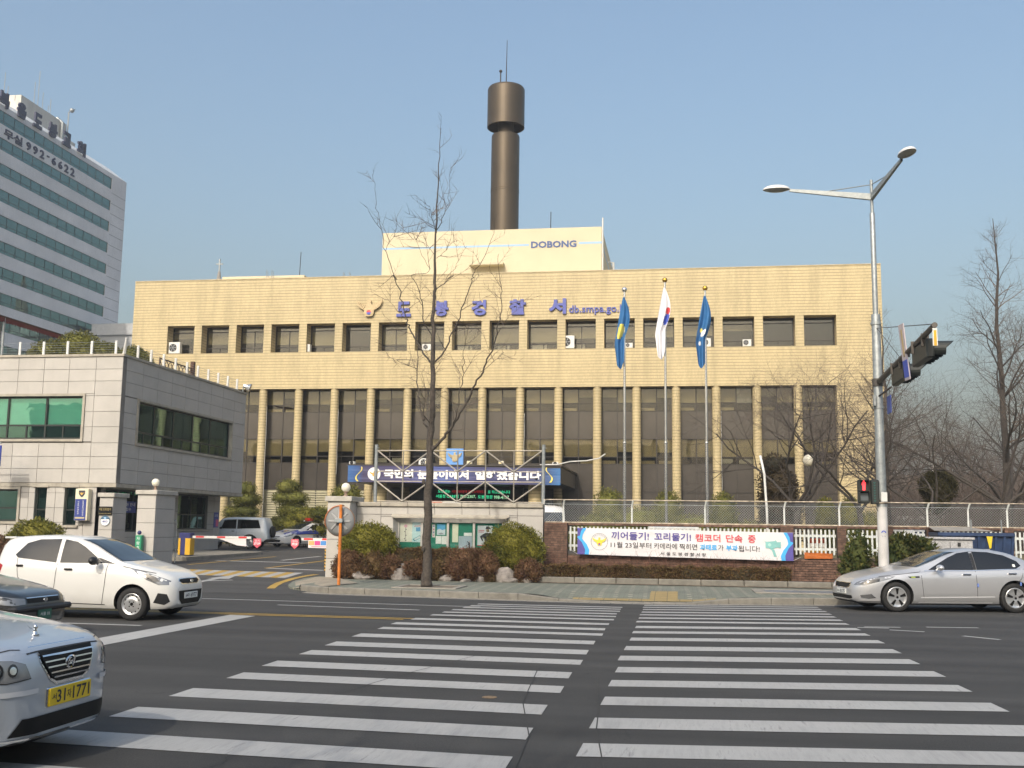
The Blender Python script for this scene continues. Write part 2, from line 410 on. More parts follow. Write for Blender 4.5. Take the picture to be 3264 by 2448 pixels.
MB().add([(-10.05, 27.45, .066), (-9.0, 26.95, .172), (-8.7, 28.6, .172), (-10.3, 31.6, .172), (-10.95, 31.6, .163), (-10.75, 29.3, .128)], [(0,1,2,3,4,5)]).build("corner_slab", mat("slab_concrete", (.27, .235, .18), .85, var=.2, scale=3, bump=.3, bscale=60), walk)
# forecourt behind the gate
b = MB(); rows = [26.0, 27.5, 33, 40, 46, 52, 66, 90, 140]
gx = [-90, -40, -22, -19.6, -16, -9.6, -4, 20, 90]
for j, y in enumerate(rows):
    for x in gx: b.v.append((x, y, zc(y)+.004))
n = len(gx)
for j in range(len(rows)-1):
    for i in range(n-1):
        if rows[j] < 33 and not (gx[i] >= -19.7 and gx[i+1] <= -9.5): continue
        b.face(j*n+i, j*n+i+1, (j+1)*n+i+1, (j+1)*n+i)
fore = b.build("forecourt", M_ASPH2); tag(fore, kind="structure")
side_walk = sheet("side_pavement", [-90, -40, -19.7], [26.2, 33, 38.9], lambda x, y: .2+.02*max(0, (y-33)/5), M_PAVE)
MB().box(-90, -19.5, 26.05, 26.22, -.03, .2).build("kerb_edge", M_KERB, side_walk)
lawn = sheet("lawn", [-3.95, 2, 8, 14, 40, 90], [32.9, 40, 50, 57], lambda x, y: .72, M_LAWN)
b = MB(); b.add([(-22.6, 38.9, .2), (-18.75, 39.1, .2), (-18.15, 45.1, .2), (-18.5, 46.0, .2), (-22.9, 46.6, .2), (-22.6, 38.9, .5), (-18.75, 39.1, .44), (-18.15, 45.1, .53), (-18.5, 46.0, .53), (-22.9, 46.6, .53)],
               [(5,6,7,8,9), (0,1,6,5), (1,2,7,6), (2,3,8,7), (3,4,9,8)])
isl = b.build("traffic_island", M_CONC); tag(isl, kind="structure")

# ---- painted markings (children of the road)
def quad(name, pts, m=None, parent=road, z=.005):
    return MB().add([(p[0], p[1], (p[2] if len(p) > 2 else 0)+z) for p in pts], [tuple(range(len(pts)))]).build(name, m or M_WPAINT, parent)
RT = [7.7, 8.9, 10.1, 11.36, 12.61, 13.8, 15.02, 16.27, 17.55, 18.67, 19.67, 20.75, 21.59, 22.39, 23.12, 23.86, 24.5, 25.12]
LT = [7.05, 8.27, 9.47, 10.7, 11.99, 13.15, 14.4, 15.58, 16.87, 18.08, 19.04, 20.06, 21.02, 21.77, 22.45, 23.15, 23.75, 24.3]
rnd = random.Random(5)
for i, y in enumerate(RT):
    p = (RT[i+1]-y) if i+1 < len(RT) else .6
    h = .43*p if i < 9 else .40*p
    sk = .45+.028*(y-8) if y < 20 else .72; j = rnd.uniform(-.02, .02)
    quad("crossing_bar", [(-.80+j, y-h), (3.16+j, y-h+sk), (3.13+j, y+sk), (-.79+j, y)])
for i, y in enumerate(LT):
    p = (LT[i+1]-y) if i+1 < len(LT) else .55
    h = .43*p if i < 9 else .40*p; sk = -.24+.016*(y-8); xl = -5.06 if y < 19 else -5.06+.10*(y-19); j = rnd.uniform(-.02, .02)
    quad("crossing_bar", [(xl+j, y-h-sk), (-1.265+j, y-h), (-1.275+j, y), (xl+j, y-sk)])
def stripe(name, a, c, w, m=None, parent=road, z=.005, zf=None):
    a = Vector(a); c = Vector(c); d = (c-a).normalized(); nn = Vector((-d.y, d.x))*w/2
    P = [a-nn, c-nn, c+nn, a+nn]
    return quad(name, [(p.x, p.y, zf(p.y) if zf else 0) for p in P], m, parent, z)
stripe("yellow_line", (-70, 22.2), (-4.95, 19.95), .11, M_YPAINT); stripe("yellow_line", (-70, 21.95), (-5.1, 19.72), .11, M_YPAINT)
stripe("lane_line", (-60, 27.0), (-4.3, 23.3), .12); stripe("lane_line", (-8.6, 22.42), (-5.35, 22.0), .12)
stripe("lane_line", (-16, 17.4), (-9.0, 17.2), .13)
quad("stop_line", [(-8.75, 9.0), (-8.15, 9.0), (-7.95, 19.6), (-8.5, 19.7)])
for a, c in (((3.35, 20.75), (4.0, 20.85)), ((4.5, 21.05), (5.45, 21.2)), ((6.4, 21.6), (7.5, 21.8)), ((8.6, 22.1), (9.7, 22.3)), ((3.7, 20.25), (4.25, 20.05)), ((4.75, 19.45), (5.2, 18.95)), ((5.4, 18.3), (5.95, 17.7)), ((3.2, 20.6), (3.75, 20.6))):
    stripe("lane_dash", a, c, .11)
zf = lambda y: zc(y)+.004
# speed hump stripes and gate markings on the forecourt
for i in range(9):
    for k, m in ((0, M_YPAINT), (1, M_WPAINT)):
        def pt(u, v): return (-16.9 + u*5.05 + v*(-.3)*(1-u), 32.15 - u*.75 + v*2.3)
        u0 = (i+.5*k)/9; u1 = (i+.5*k+.5)/9
        P = [pt(u0, 0), pt(u1, 0), pt(u1-.05, 1), pt(u0-.05, 1)]
        quad("hump_stripe", [(x, y, zf(y)) for x, y in P], m, fore)
cv = [(-10.86, 27.75), (-11.1, 28.6), (-11.32, 29.55), (-11.52, 31.1), (-11.55, 32.2), (-11.45, 33.1)]
for a, c in zip(cv, cv[1:]): stripe("kerb_line", a, c, .22, M_YPAINT, fore, zf=zf)
stripe("gate_line", (-14.15, 35.79), (-11.9, 35.2), .3, None, fore, zf=zf); stripe("gate_line", (-14.2, 35.7), (-13.9, 41.2), .16, M_YPAINT, fore, .008, zf=zf)
stripe("gate_line", (-17.9, 39.86), (-14.2, 39.44), .28, None, fore, zf=zf); stripe("gate_line", (-15.6, 40.9), (-15.3, 44.7), .2, None, fore, zf=zf)
stripe("gate_line", (-17.65, 36.98), (-16.95, 43.71), .16, M_YPAINT, fore, zf=zf)
stripe("turn_arrow", (-13.6, 28.6), (-13.7, 30.6), .22, None, fore, zf=zf)
quad("turn_arrow", [(x, y, zf(y)) for x, y in ((-14.0, 30.6), (-13.3, 30.6), (-13.75, 32.4))], None, fore); stripe("turn_arrow", (-13.7, 29.6), (-13.0, 30.2), .2, None, fore, .008, zf=zf)
# crack, cover plates, access cover
M_SEAL = mat("road_seam", (.030, .030, .028), .8, var=.3)
for pts in ([(-.55, 8.0), (-.72, 9.5), (-.78, 10.6), (-.95, 12.6)], [(-1.05, 5.5), (-1.25, 9.1), (-1.55, 10.8), (-1.75, 13.6)], [(-3.5, 10.9), (-3.2, 12.5), (-2.7, 14.6)]):
    for a, c in zip(pts, pts[1:]): stripe("road_crack", a, c, .011, M_SEAL, road, .0075)
mh = thing("valve_cover", "small round rusty valve cover set in the zebra crossing", "cover", (-1.93, 11.05, 0))
MB().lathe([(.001, .007), (.06, .008), (.075, .006), (.08, .003)], (-1.93, 11.05, 0), 20, close=False).build("lid", mat("rusty_iron", (.20, .14, .085), .8, .3, var=.4, scale=30), mh)
ac = thing("access_cover", "grey steel access cover in a pale concrete rim on the pavement", "cover", (3.1, 29.0, .16))
MB().bbox(1.9, 4.3, 28.15, 28.5, .15, .185).bbox(1.9, 4.3, 29.6, 29.9, .15, .185).bbox(1.9, 2.2, 28.5, 29.6, .15, .185).bbox(4.0, 4.3, 28.5, 29.6, .15, .185).build("rim", M_CONC, ac)
MB().bbox(2.2, 3.09, 28.5, 29.6, .15, .175).bbox(3.11, 4.0, 28.5, 29.6, .15, .175).build("plate", mat("cover_steel", (.2, .21, .22), .6, .6, var=.3, scale=8), ac)
# ------------------------------------------------------------------ police station
def tilemat(name, base, rh=.19, cw=.064):
    m, t, b = newmat(name); MATS[name] = m; g = t.nodes.new("ShaderNodeNewGeometry"); pos = g.outputs["Position"]
    sx = N(t, "ShaderNodeSeparateXYZ"); t.links.new(pos, sx.inputs[0]); h = math_(t, 'ADD', sx.outputs[0], sx.outputs[1])
    v = math_(t, 'DIVIDE', sx.outputs[2], rh); u = math_(t, 'DIVIDE', h, cw); fv = math_(t, 'FRACT', v); fu = math_(t, 'FRACT', u)
    cb = N(t, "ShaderNodeCombineXYZ"); t.links.new(math_(t, 'FLOOR', u), cb.inputs[0]); t.links.new(math_(t, 'FLOOR', v), cb.inputs[1])
    wn = N(t, "ShaderNodeTexWhiteNoise"); wn.noise_dimensions = '3D'; t.links.new(cb.outputs[0], wn.inputs["Vector"])
    c = mixc(t, wn.outputs["Value"], tuple(k*.92 for k in base), tuple(k*1.05 for k in base))
    c = mixc(t, 1., c, ramp(t, noise(t, .55, 5, .65), [(.3, .86), (.65, 1.)]), 'MULTIPLY')
    mp = N(t, "ShaderNodeMapping"); mp.inputs["Scale"].default_value = (1.1, 1.1, .07); t.links.new(pos, mp.inputs["Vector"])
    c = mixc(t, 1., c, ramp(t, noise(t, 1.5, 5, .65, mp.outputs[0]), [(.30, .80), (.56, 1.)]), 'MULTIPLY')
    gv = math_(t, 'LESS_THAN', fv, .15); gu = math_(t, 'MULTIPLY', math_(t, 'LESS_THAN', fu, .10), .35); gap = math_(t, 'MAXIMUM', math_(t, 'MULTIPLY', gv, .85), gu)
    c = mixc(t, gap, c, tuple(k*.28 for k in base)); t.links.new(c, b.inputs["Base Color"]); b.inputs["Roughness"].default_value = .42
    bumpn(t, b, math_(t, 'SUBTRACT', 1., gap), .5, .01); return m
M_TILE = tilemat("facade_tile", (.57, .465, .26))
M_CREAM = mat("cream_paint", (.56, .50, .355), .7, var=.05, scale=.6)
M_BRONZE = mat("bronze_frame", (.045, .040, .036), .45, .3, var=.15)
M_SPAN = mat("spandrel_glass", (.066, .059, .052), .14, var=.15, scale=.8, spec=.7)
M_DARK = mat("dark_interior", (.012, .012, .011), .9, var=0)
M_BLIND = mat("roller_blind", (.56, .52, .34), .8, var=.06, scale=1.5, rand=.25)
M_WBLIND = mat("white_blind", (.62, .66, .64), .8, var=.05)
M_WHITE = mat("white_plastic", (.62, .62, .60), .45, var=.08, scale=5)
M_BLACK = mat("black_rubber", (.012, .012, .012), .7, var=.1)
M_GALV = mat("galvanised_steel", (.32, .345, .35), .5, .55, var=.18, scale=9, streak=.15)
M_STEEL = mat("stainless_steel", (.62, .62, .61), .25, .95, var=.06)
M_BLUE = mat("sign_blue", (.075, .095, .36), .45, var=.08)
M_GOLD = mat("emblem_gold", (.46, .36, .21), .45, .2, var=.15, scale=8)
def tglass(name, tint, base=.05, rough=.02, gc=(.9, .92, .95)):
    m, t, b = newmat(name); MATS[name] = m
    out = t.nodes["Material Output"]; t.nodes.remove(b)
    tr = N(t, "ShaderNodeBsdfTransparent"); tr.inputs[0].default_value = tint+(1,)
    gl = N(t, "ShaderNodeBsdfGlossy"); gl.inputs["Roughness"].default_value = rough; gl.inputs["Color"].default_value = gc+(1,)
    fr = N(t, "ShaderNodeFresnel"); fr.inputs[0].default_value = 1.5
    mx = N(t, "ShaderNodeMixShader"); f = math_(t, 'ADD', fr.outputs[0], base)
    bm = N(t, "ShaderNodeBump"); bm.inputs["Strength"].default_value = .06; bm.inputs["Distance"].default_value = .05
    t.links.new(noise(t, .9, 2, .5), bm.inputs["Height"]); t.links.new(bm.outputs[0], gl.inputs["Normal"])
    t.links.new(f, mx.inputs[0]); t.links.new(tr.outputs[0], mx.inputs[1]); t.links.new(gl.outputs[0], mx.inputs[2]); t.links.new(mx.outputs[0], out.inputs[0])
    return m
M_TGLASS = tglass("brown_tinted_glass", (.73, .71, .65), .03)
M_GGLASS = tglass("green_tinted_glass", (.66, .86, .80), .15, .02, (.55, .88, .81))

rnd = random.Random(11)
EAGLE = [(0,.98),(.1,.97),(.15,.88),(.11,.74),(.2,.58),(.42,.60),(.72,.74),(1,.96),(.95,.70),(.82,.46),(.6,.28),(.36,.16),(.38,0),(.27,-.26),(.18,-.30),(0,-.30)]
EAGLE = EAGLE + [(-x, y) for x, y in EAGLE[::-1][1:-1]]
def circ(r, n=24, cx=0, cy=0, a0=0, a1=2*math.pi):
    full = abs(a1-a0-2*math.pi) < 1e-6; k = n if full else n+1
    return [(cx+r*math.cos(a0+(a1-a0)*i/n), cy+r*math.sin(a0+(a1-a0)*i/n)) for i in range(k)]
M_TRED = mat("taegeuk_red", (.60, .05, .06), .5, var=0); M_TBLUE = mat("taegeuk_blue", (.05, .09, .45), .5, var=0)
def eagle(parent, o, s, m, depth=.08, right=X3, up=Z3, world=True, taeg=True, name="emblem"):
    o = Vector(o); nrm = right.cross(up).normalized()
    b = MB(); b.poly([(x*s, y*s) for x, y in EAGLE], o, right, up, depth)
    e = b.build(name, m, parent, world=world)
    fb = MB()                                            # wing feathers and breast shield in relief
    for sg in (-1, 1):
        for k in range(5):
            a = (.24+.13*k, .56+.055*k); c = (.44+.105*k, .24+.105*k)
            p = [(sg*a[0]*s, a[1]*s), (sg*(a[0]+.03)*s, (a[1]+.02)*s), (sg*(c[0]+.03)*s, (c[1]+.01)*s), (sg*c[0]*s, c[1]*s)]
            fb.poly(p if sg > 0 else p[::-1], o+nrm*depth, right, up, depth*.35)
    fb.poly([(x*s*.85, (y*.85+.04)*s) for x, y in ((.30,-.2),(.30,.14),(.0,.24),(-.30,.14),(-.30,-.2),(0,-.27))][::-1], o+nrm*depth, right, up, depth*.3)
    fb.build("feathers", m, e if False else parent, world=world)
    if taeg:
        for sg, mm in ((0, M_TRED), (math.pi, M_TBLUE)):
            MB().poly(circ(.17*s, 14, 0, .0, sg, sg+math.pi), o+nrm*(depth*1.32)+up*(-.01*s), right, up, depth*.15).build("roundel", mm, parent, world=world)
    return e

ps = thing("police_station", "cream tiled police station with a dark colonnaded glass front", "building", (-12, 66, .45))
XL, XR, F0 = -36.4, 12.25, 66.0
CX = [-27.0+2.443*k for k in range(-3, 15)]             # column / pier axes
wins = [(-33.87+2.441*i, -33.87+2.441*i+1.92) for i in range(18)]
b = MB(); b.box(XL, XR, F0, F0+.9, 10.55, 12.97); b.box(XL, XR, F0, F0+.9, 14.87, 17.95)
prev = XL
for a, c in wins + [(XR, XR)]:
    b.box(prev, a, F0, F0+.9, 12.97, 14.87); prev = c
b.box(9.46, XR, F0, F0+.9, .4, 10.55); b.box(XL, -31.9, F0+.02, F0+.9, .4, 10.55)
b.build("wall", M_TILE, ps)
MB().box(XL, XR, F0-.03, F0+.95, 17.95, 18.0).build("coping", mat("coping_stone", (.50, .41, .25), .7, var=.2), ps)
MB().box(XL+.02, XR-.02, F0+1.25, F0+19, .4, 17.7).build("rear_block", M_TILE, ps)
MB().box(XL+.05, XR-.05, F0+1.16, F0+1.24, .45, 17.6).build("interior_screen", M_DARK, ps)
# top row of windows
pane_me = {}
def pane(x0, x1, z0, z1, y, m, parent, name="pane"):
    key = (round(x1-x0, 3), round(z1-z0, 3), m.name)
    if key not in pane_me: pane_me[key] = MB().box(-(x1-x0)/2, (x1-x0)/2, 0, .012, 0, z1-z0).mesh(name, m)
    return link(name, pane_me[key], parent, ((x0+x1)/2, y, z0))
for i, (a, c) in enumerate(wins):
    a, c = wins[i][0], wins[i][1]
    f = MB(); w = .05; y = F0+.82; mid = (a+c)/2
    f.box(a, c, y, y+.07, 12.97, 13.02).box(a, c, y, y+.07, 14.82, 14.87).box(a, a+w, y, y+.07, 13.02, 14.82).box(c-w, c, y, y+.07, 13.02, 14.82)
    f.box(a+w, c-w, y, y+.07, 14.50, 14.55).box(a+w, c-w, y, y+.07, 13.40, 13.45).box(mid-.02, mid+.02, y, y+.07, 13.02, 13.40)
    two = i in (2, 3, 6, 7, 11)
    if two: f.box(mid-.02, mid+.02, y, y+.07, 13.45, 14.5)
    wn = f.build("window", M_BRONZE, ps)
    pane(a+w, c-w, 14.55, 14.82, y+.03, M_TGLASS if i > 0 else M_TGLASS, wn)
    for p, q_ in ([(a+w, mid-.02), (mid+.02, c-w)] if two else [(a+w, c-w)]): pane(p, q_, 13.45, 14.50, y+.03, M_TGLASS, wn)
    for p, q_ in ((a+w, mid-.02), (mid+.02, c-w)): pane(p, q_, 13.02, 13.40, y+.03, M_TGLASS, wn)
    drop = [.5, .8, .75, .85, .9, .0, .9, .8, .95, .9, .9, .75, .8, .75, .7, .5, .0, .0][i]
    if drop: pane(a+.07, c-.07, 14.82-1.4*drop, 14.82, y+.10, M_BLIND, wn, "blind")
    if i in (8, 9, 10, 11): pane(a+.2+.2*(i % 2), mid+.2, 13.05, 13.4, y+.1, M_WBLIND, wn, "blind")
# columns
col_me = MB()
pr = [(.27, 0)] + [(.27, 10.1*k/12) for k in range(1, 13)]
col_me.lathe(pr, (0, 0, 0), 24); cm = col_me.mesh("column", M_TILE, auto=40)
for x in CX: link("column", cm, ps, (x, F0+.28, .45))
# glazed bays
ROWS = [(9.58, 10.55, 'g'), (9.10, 9.54, 't'), (7.36, 9.06, 's'), (6.22, 7.32, 'g'), (5.78, 6.18, 't'), (4.05, 5.74, 's'), (1.35, 4.0, 'l'), (.45, 1.3, 's')]
GY = F0+.74
for bi in range(len(CX)):
    a = CX[bi]; c = CX[bi+1] if bi+1 < len(CX) else 9.46
    mid = (a+c)/2; f = MB(); w = .028
    for x in (a, mid, c) if bi+1 == len(CX) else (a, mid): f.box(x-w, x+w, GY, GY+.09, .45, 10.55)
    for z0, z1, k in ROWS: f.box(a+w, mid-w, GY+.005, GY+.085, z1, z1+.04).box(mid+w, c-w, GY+.005, GY+.085, z1, z1+.04)
    bay = f.build("glazed_bay", M_BRONZE, ps)
    for z0, z1, k in ROWS:
        for p, q_ in ((a+w, mid-w), (mid+w, c-w)):
            p += .001; q_ -= .001
            if k == 's': pane(p, q_, z0, z1, GY+.03, M_SPAN, bay, "panel")
            elif k == 'l':
                if bi < 6: pane(p, q_, z0, z1, GY+.03, mat("louvre_panel", (.26, .24, .15), .6, var=.1), bay, "shutter")
                else: pane(p, q_, z0, z1, GY+.03, M_SPAN, bay, "panel")
            else: pane(p, q_, z0, z1, GY+.03, M_TGLASS, bay)
            if k == 'g':
                d = rnd.choice([.55, .6, .65, .95, 1, 1]) if z0 > 9 else rnd.choice([.72, .98, 1, .75, 1])
                mm = M_WBLIND if (z0 > 9 and bi == 7 and p > mid) or (z0 > 9 and bi == 15 and p > mid) else M_BLIND
                pane(p, q_, z1-(z1-z0)*d, z1, GY+.14, mm, bay, "blind")
            if k == 't' and z0 < 6 and bi in (6, 15) : pane(p+.1, q_-.2, z0+.04, z1-.06, GY+.14, M_WBLIND, bay, "blind")
            if k == 't' and rnd.random() < .3: pane(p+.1, q_-.1, z0, z0+.2, GY+.15, M_BLIND, bay, "blind")
# louvre slats on the left ground floor shutters
sl_me = None
for bi in range(2, 6):
    a, c = CX[bi]+.3, CX[bi+1]-.3
    b = MB()
    for k in range(16): b.add([(a, GY-.03, 1.5+k*.155), (c, GY-.03, 1.5+k*.155), (c, GY+.028, 1.6+k*.155), (a, GY+.028, 1.6+k*.155)], [(0,1,2,3)])
    b.build("louvre", mat("louvre_slat", (.30, .28, .18), .6, var=.12), ps)
# facade emblem and letters
eagle(ps, (-19.86, F0-.10, 15.52), .88, M_GOLD, .10)
for ch, x0, x1 in (("도", -18.03, -17.08), ("봉", -15.51, -14.6), ("경", -13.09, -12.12), ("찰", -10.64, -9.55), ("서", -8.08, -6.97)):
    text(ch, M_BLUE, ps, (x0, F0-.001, 15.2), x1-x0, 1.0, depth=.14, bold=.045, name="letter")
text("db.smpa.go.kr", M_BLUE, ps, (-6.8, F0-.001, 15.12), 3.78, .62, depth=.08, bold=.012, name="letter")
# roof: penthouse, low block, tower
MB().box(-20.3, -5.03, 70, 82, 17.7, 22.0).build("penthouse", M_CREAM, ps)
M_LBLUE = mat("pale_blue_stripe", (.30, .47, .68), .6, var=.04)
MB().box(-20.3, -9.98, 69.992, 70, 20.80, 20.93).build("stripe", M_LBLUE, ps); MB().box(-6.58, -5.03, 69.992, 70, 20.83, 20.97).build("stripe", M_LBLUE, ps); MB().box(-5.03, -5.022, 70, 82, 20.83, 20.97).build("stripe", M_LBLUE, ps)
text("DOBONG", mat("dobong_blue", (.045, .09, .24), .5, var=.05), ps, (-9.84, 70, 20.63), 3.11, .47, depth=.03, bold=.035, name="letter")
MB().bbox(-14.0, -11.65, 69.3, 70, 19.38, 19.6, .02).build("ledge", M_CREAM, ps)
MB().tube([(-4.95, 69.95, 18), (-4.95, 69.95, 22.6)], .05).tube([(-5.0, 76, 21), (-4.6, 76, 21), (-4.6, 76, 19)], .09).build("conduit", M_WHITE, ps)
for k in range(4): MB().bbox(-5.02, -4.75, 79.2+k*.55, 79.6+k*.55, 19.1+.15*(k % 2), 20.6, .03).build("vent_box", M_WHITE, ps)
MB().box(-32.9, -26.65, 72, 79, 17.7, 19.65).box(-26.65, -26.3, 72.3, 78.8, 17.7, 19.5).build("roof_block", M_CREAM, ps)
M_TOWER = mat("tower_bronze", (.080, .062, .042), .42, .5, var=.12, scale=.5, streak=.25)
tb = MB(); n = 56; TX, TY = -12.37, 74.0
tb.lathe([(1.03, 21.6), (1.03, 25.9), (1.03, 30.12), (.98, 30.24), (.5, 30.26)], (TX, TY, 0), n, close=False)
tb.build("tower_shaft", M_TOWER, ps)
for z in (25.9, 26.05): MB().lathe([(1.035, z), (1.045, z+.01), (1.045, z+.05), (1.035, z+.06)], (TX, TY, 0), n, close=False).build("tower_band", M_TOWER, ps)
MB().lathe([(.58, 30.2), (.58, 31.6)], (TX, TY, 0), 40, close=False).build("tower_neck", M_TOWER, ps)
MB().lathe([(.58, 31.5), (1.30, 31.5), (1.30, 30.84), (1.37, 30.84), (1.37, 33.72), (1.30, 33.86), (.01, 33.9)], (TX, TY, 0), n, close=False).build("tower_drum", M_TOWER, ps)
MB().tube([(-12.81, 74, 33.8), (-12.81, 74, 35.15)], .045).ball((-12.81, 74, 35.25), .12).build("mast", M_BRONZE, ps)
MB().tube([(-12.39, 74, 33.8), (-12.36, 74, 37.65)], [.045, .02], 6).build("mast", M_BRONZE, ps)
MB().tube([(-8.56, 70.5, 22), (-8.55, 70.5, 23.3)], .03, 6).build("mast", M_BRONZE, ps); MB().tube([(-27.2, 72.5, 19.6), (-27.15, 72.5, 21.5)], .025, 6).build("mast", M_BRONZE, ps)
for x in (-21.9, -21.5): MB().tube([(x, 66.8, 17.9), (x, 66.75, 18.35), (x, 66.5, 18.4), (x, 66.45, 17.95)], .02, 5).build("ladder_hook", M_GALV, ps)
for x in (-29.4, -29.0): MB().tube([(x, 72, 19.5), (x, 71.95, 19.95), (x, 71.7, 20), (x, 71.68, 18.2)], .02, 5).build("ladder_hook", M_GALV, ps)
# cables hanging down the columns
for k_, z0, z1 in ((0, 9.4, 1), (2, 9.2, 5), (3, 5.6, 1), (7, 8.9, 5.4), (12, 9.0, 4)):
    x = CX[k_+3]+.285; P = [(x+.012*math.sin(k*1.7+x), F0+.25, z0+(z1-z0)*k/8) for k in range(9)]
    MB().tube(P, .012, 5).build("cable", M_WHITE, ps)
# entrance canopy
CA = ps
M_CANOPY = mat("canopy_cladding", (.055, .048, .042), .5, var=.15)
MB().box(-18.4, -6.38, 58.0, 66.7, 4.18, 5.08).build("canopy", M_CANOPY, ps)
MB().box(-18.5, -6.28, 57.93, 66.7, 5.08, 5.16).build("canopy_coping", M_BRONZE, ps)
for x in (-16.9, -7.9): link("canopy_column", MB().lathe([(.42, 0), (.42, 3.75)], (0, 0, 0), 24).mesh("canopy_column", M_TILE, auto=40), ps, (x, 59.2, .43))
# LED board under the canopy
led = thing("led_sign", "black LED board with green and red scrolling text under the entrance canopy", "sign", (-12.2, 63, 3.2))
MB().bbox(-15.2, -9.2, 63.0, 63.25, 3.25, 4.15, .02).build("board", M_BLACK, led)
MB().tube([(-14.5, 63.1, 4.1), (-14.5, 63.1, 4.22)], .03).tube([(-9.9, 63.1, 4.1), (-9.9, 63.1, 4.22)], .03).build("hanger", M_GALV, led)
M_LEDG = mat("led_green", (.05, .85, .38), .5, var=0, emit=.9); M_LEDR = mat("led_red", (.6, .03, .03), .5, var=0, emit=.5); M_LEDY = mat("led_pale", (.45, .9, .5), .5, var=0, emit=.8)
text("도봉서는", M_LEDG, led, (-14.35, 63, 3.76), .75, .19, depth=.005); text("시민 여러분과 함께 노력하도록", M_LEDR, led, (-13.5, 63, 3.76), 2.1, .17, depth=.005)
text("로 하고있습니다", M_LEDG, led, (-11.3, 63, 3.74), 1.35, .19, depth=.005)
text("서울청 CARE팀", M_LEDG, led, (-14.47, 63, 3.46), 1.38, .2, depth=.005); text("700-2307,", M_LEDY, led, (-12.98, 63, 3.44), .95, .2, depth=.005)
text("도봉 청문", M_LEDG, led, (-11.9, 63, 3.44), .9, .2, depth=.005); text("998-4117", M_LEDY, led, (-10.92, 63, 3.42), .9, .2, depth=.005)
# canopy banner
def bannermat():
    m, t, b = newmat("canopy_banner_cloth"); g = t.nodes.new("ShaderNodeNewGeometry").outputs["Position"]
    sx = N(t, "ShaderNodeSeparateXYZ"); t.links.new(g, sx.inputs[0])
    u = math_(t, 'DIVIDE', math_(t, 'ADD', sx.outputs[0], 18.4), 12.02)
    c = ramp(t, u, [(0, (.03, .12, .33)), (.05, (.025, .07, .22)), (.075, (.045, .035, .09)), (.26, (.055, .045, .13)), (.45, (.07, .10, .30)), (.6, (.045, .045, .14)), (.88, (.035, .035, .10)), (.94, (.02, .06, .18)), (1, (.03, .14, .34))])
    mp = N(t, "ShaderNodeMapping"); mp.inputs["Scale"].default_value = (.15, 1, 9); t.links.new(g, mp.inputs["Vector"])
    c = mixc(t, ramp(t, noise(t, 1.2, 3, .6, mp.outputs[0]), [(.45, 0.), (.7, .22)]), c, (.24, .30, .50))
    t.links.new(c, b.inputs["Base Color"]); b.inputs["Roughness"].default_value = .6; return m
def cloth(x0, x1, y, z0l, z0r, z1l, z1r, amp, nx=60, nz=8, sd=0, kz=2.6):
    b = MB(); 
    for j in range(nz+1):
        for i in range(nx+1):
            u, v = i/nx, j/nz; x = x0+(x1-x0)*u; z = (z0l+(z0r-z0l)*u)*(1-v) + (z1l+(z1r-z1l)*u)*v
            w = amp*(math.sin(v*kz*6.28+1.5*math.sin(u*5+sd)+sd)*.6+math.sin(v*kz*13+u*9+sd)*.25)*(.4+.6*math.sin(math.pi*u))
            b.v.append((x, y+w, z))
    for j in range(nz):
        for i in range(nx): k = j*(nx+1)+i; b.face(k, k+1, k+nx+2, k+nx+1)
    return b
bn = thing("canopy_banner", "long navy blue banner with white slogan across the entrance canopy", "banner", (-12.4, 57.9, 4.15))
cloth(-18.4, -6.38, 57.9, 4.17, 4.06, 5.09, 4.98, .012, 70, 20).build("cloth", bannermat(), bn, smooth=True)
M_WPRINT = mat("white_print", (.82, .82, .82), .6, var=.04); M_GPRINT = mat("yellow_print", (.75, .62, .12), .6, var=.1); M_OPRINT = mat("gold_print", (.62, .38, .08), .6, var=.1)
cy = 4.60
for sg, x in ((1, -17.75), (-1, -7.0)):
    P = []; Q = []
    for k in range(13):
        v = k/12; xx = x + sg*(.17*math.cos(v*5.0+1.9)); th = .022+.045*abs(v-.5)*(1.6 if v < .5 else .5); P.append((xx-th, 4.2+v*.82)); Q.append((xx+th, 4.2+v*.82))
    MB().poly(P+Q[::-1], (0, 57.878, 0), X3, Z3, .003).build("ribbon", M_GPRINT, bn)
MB().poly(circ(.37, 28, -16.87, 4.62), (0, 57.878, 0), X3, Z3, .004).build("medallion", M_WPRINT, bn)
MB().poly([(-16.87+x*.27, 4.55+y*.22) for x, y in EAGLE], (0, 57.873, 0), X3, Z3, .003).build("medallion_eagle", M_OPRINT, bn)
for s_, x0, x1, z in (("국민의", -16.3, -14.62, 4.38), ("눈높이에서", -14.37, -11.47, 4.345), ("일하겠습니다", -11.12, -7.45, 4.315)):
    text(s_, M_WPRINT, bn, (x0, 57.876, z), x1-x0, .50, depth=.004, bold=.05, name="slogan")
# things standing on the canopy
pl = thing("emblem_board", "square blue board with a bronze eagle emblem on the canopy roof", "sign", (-12.6, 59.5, 5.16))
MB().bbox(-13.12, -12.13, 59.5, 59.58, 5.16, 6.17, .01).build("board", mat("board_blue", (.12, .30, .66), .5, var=.06), pl)
eagle(pl, (-12.62, 59.5, 5.55), .42, mat("emblem_bronze", (.42, .36, .24), .4, .5, var=.2, scale=12), .05, taeg=False)
def speaker(x, lab):
    t = thing("horn_speaker", lab, "loudspeaker", (x, 58.6, 5.16))
    MB().bbox(x-.16, x+.16, 58.55, 58.85, 5.2, 5.36, .02).build("housing", M_WHITE, t)
    MB().lathe([(.10, 0), (.03, .12)], (x, 58.53, 5.28), 14, 'y').build("horn", M_BLACK, t)
    MB().box(x-.05, x+.05, 58.6, 58.7, 5.15, 5.21).build("bracket", M_GALV, t)
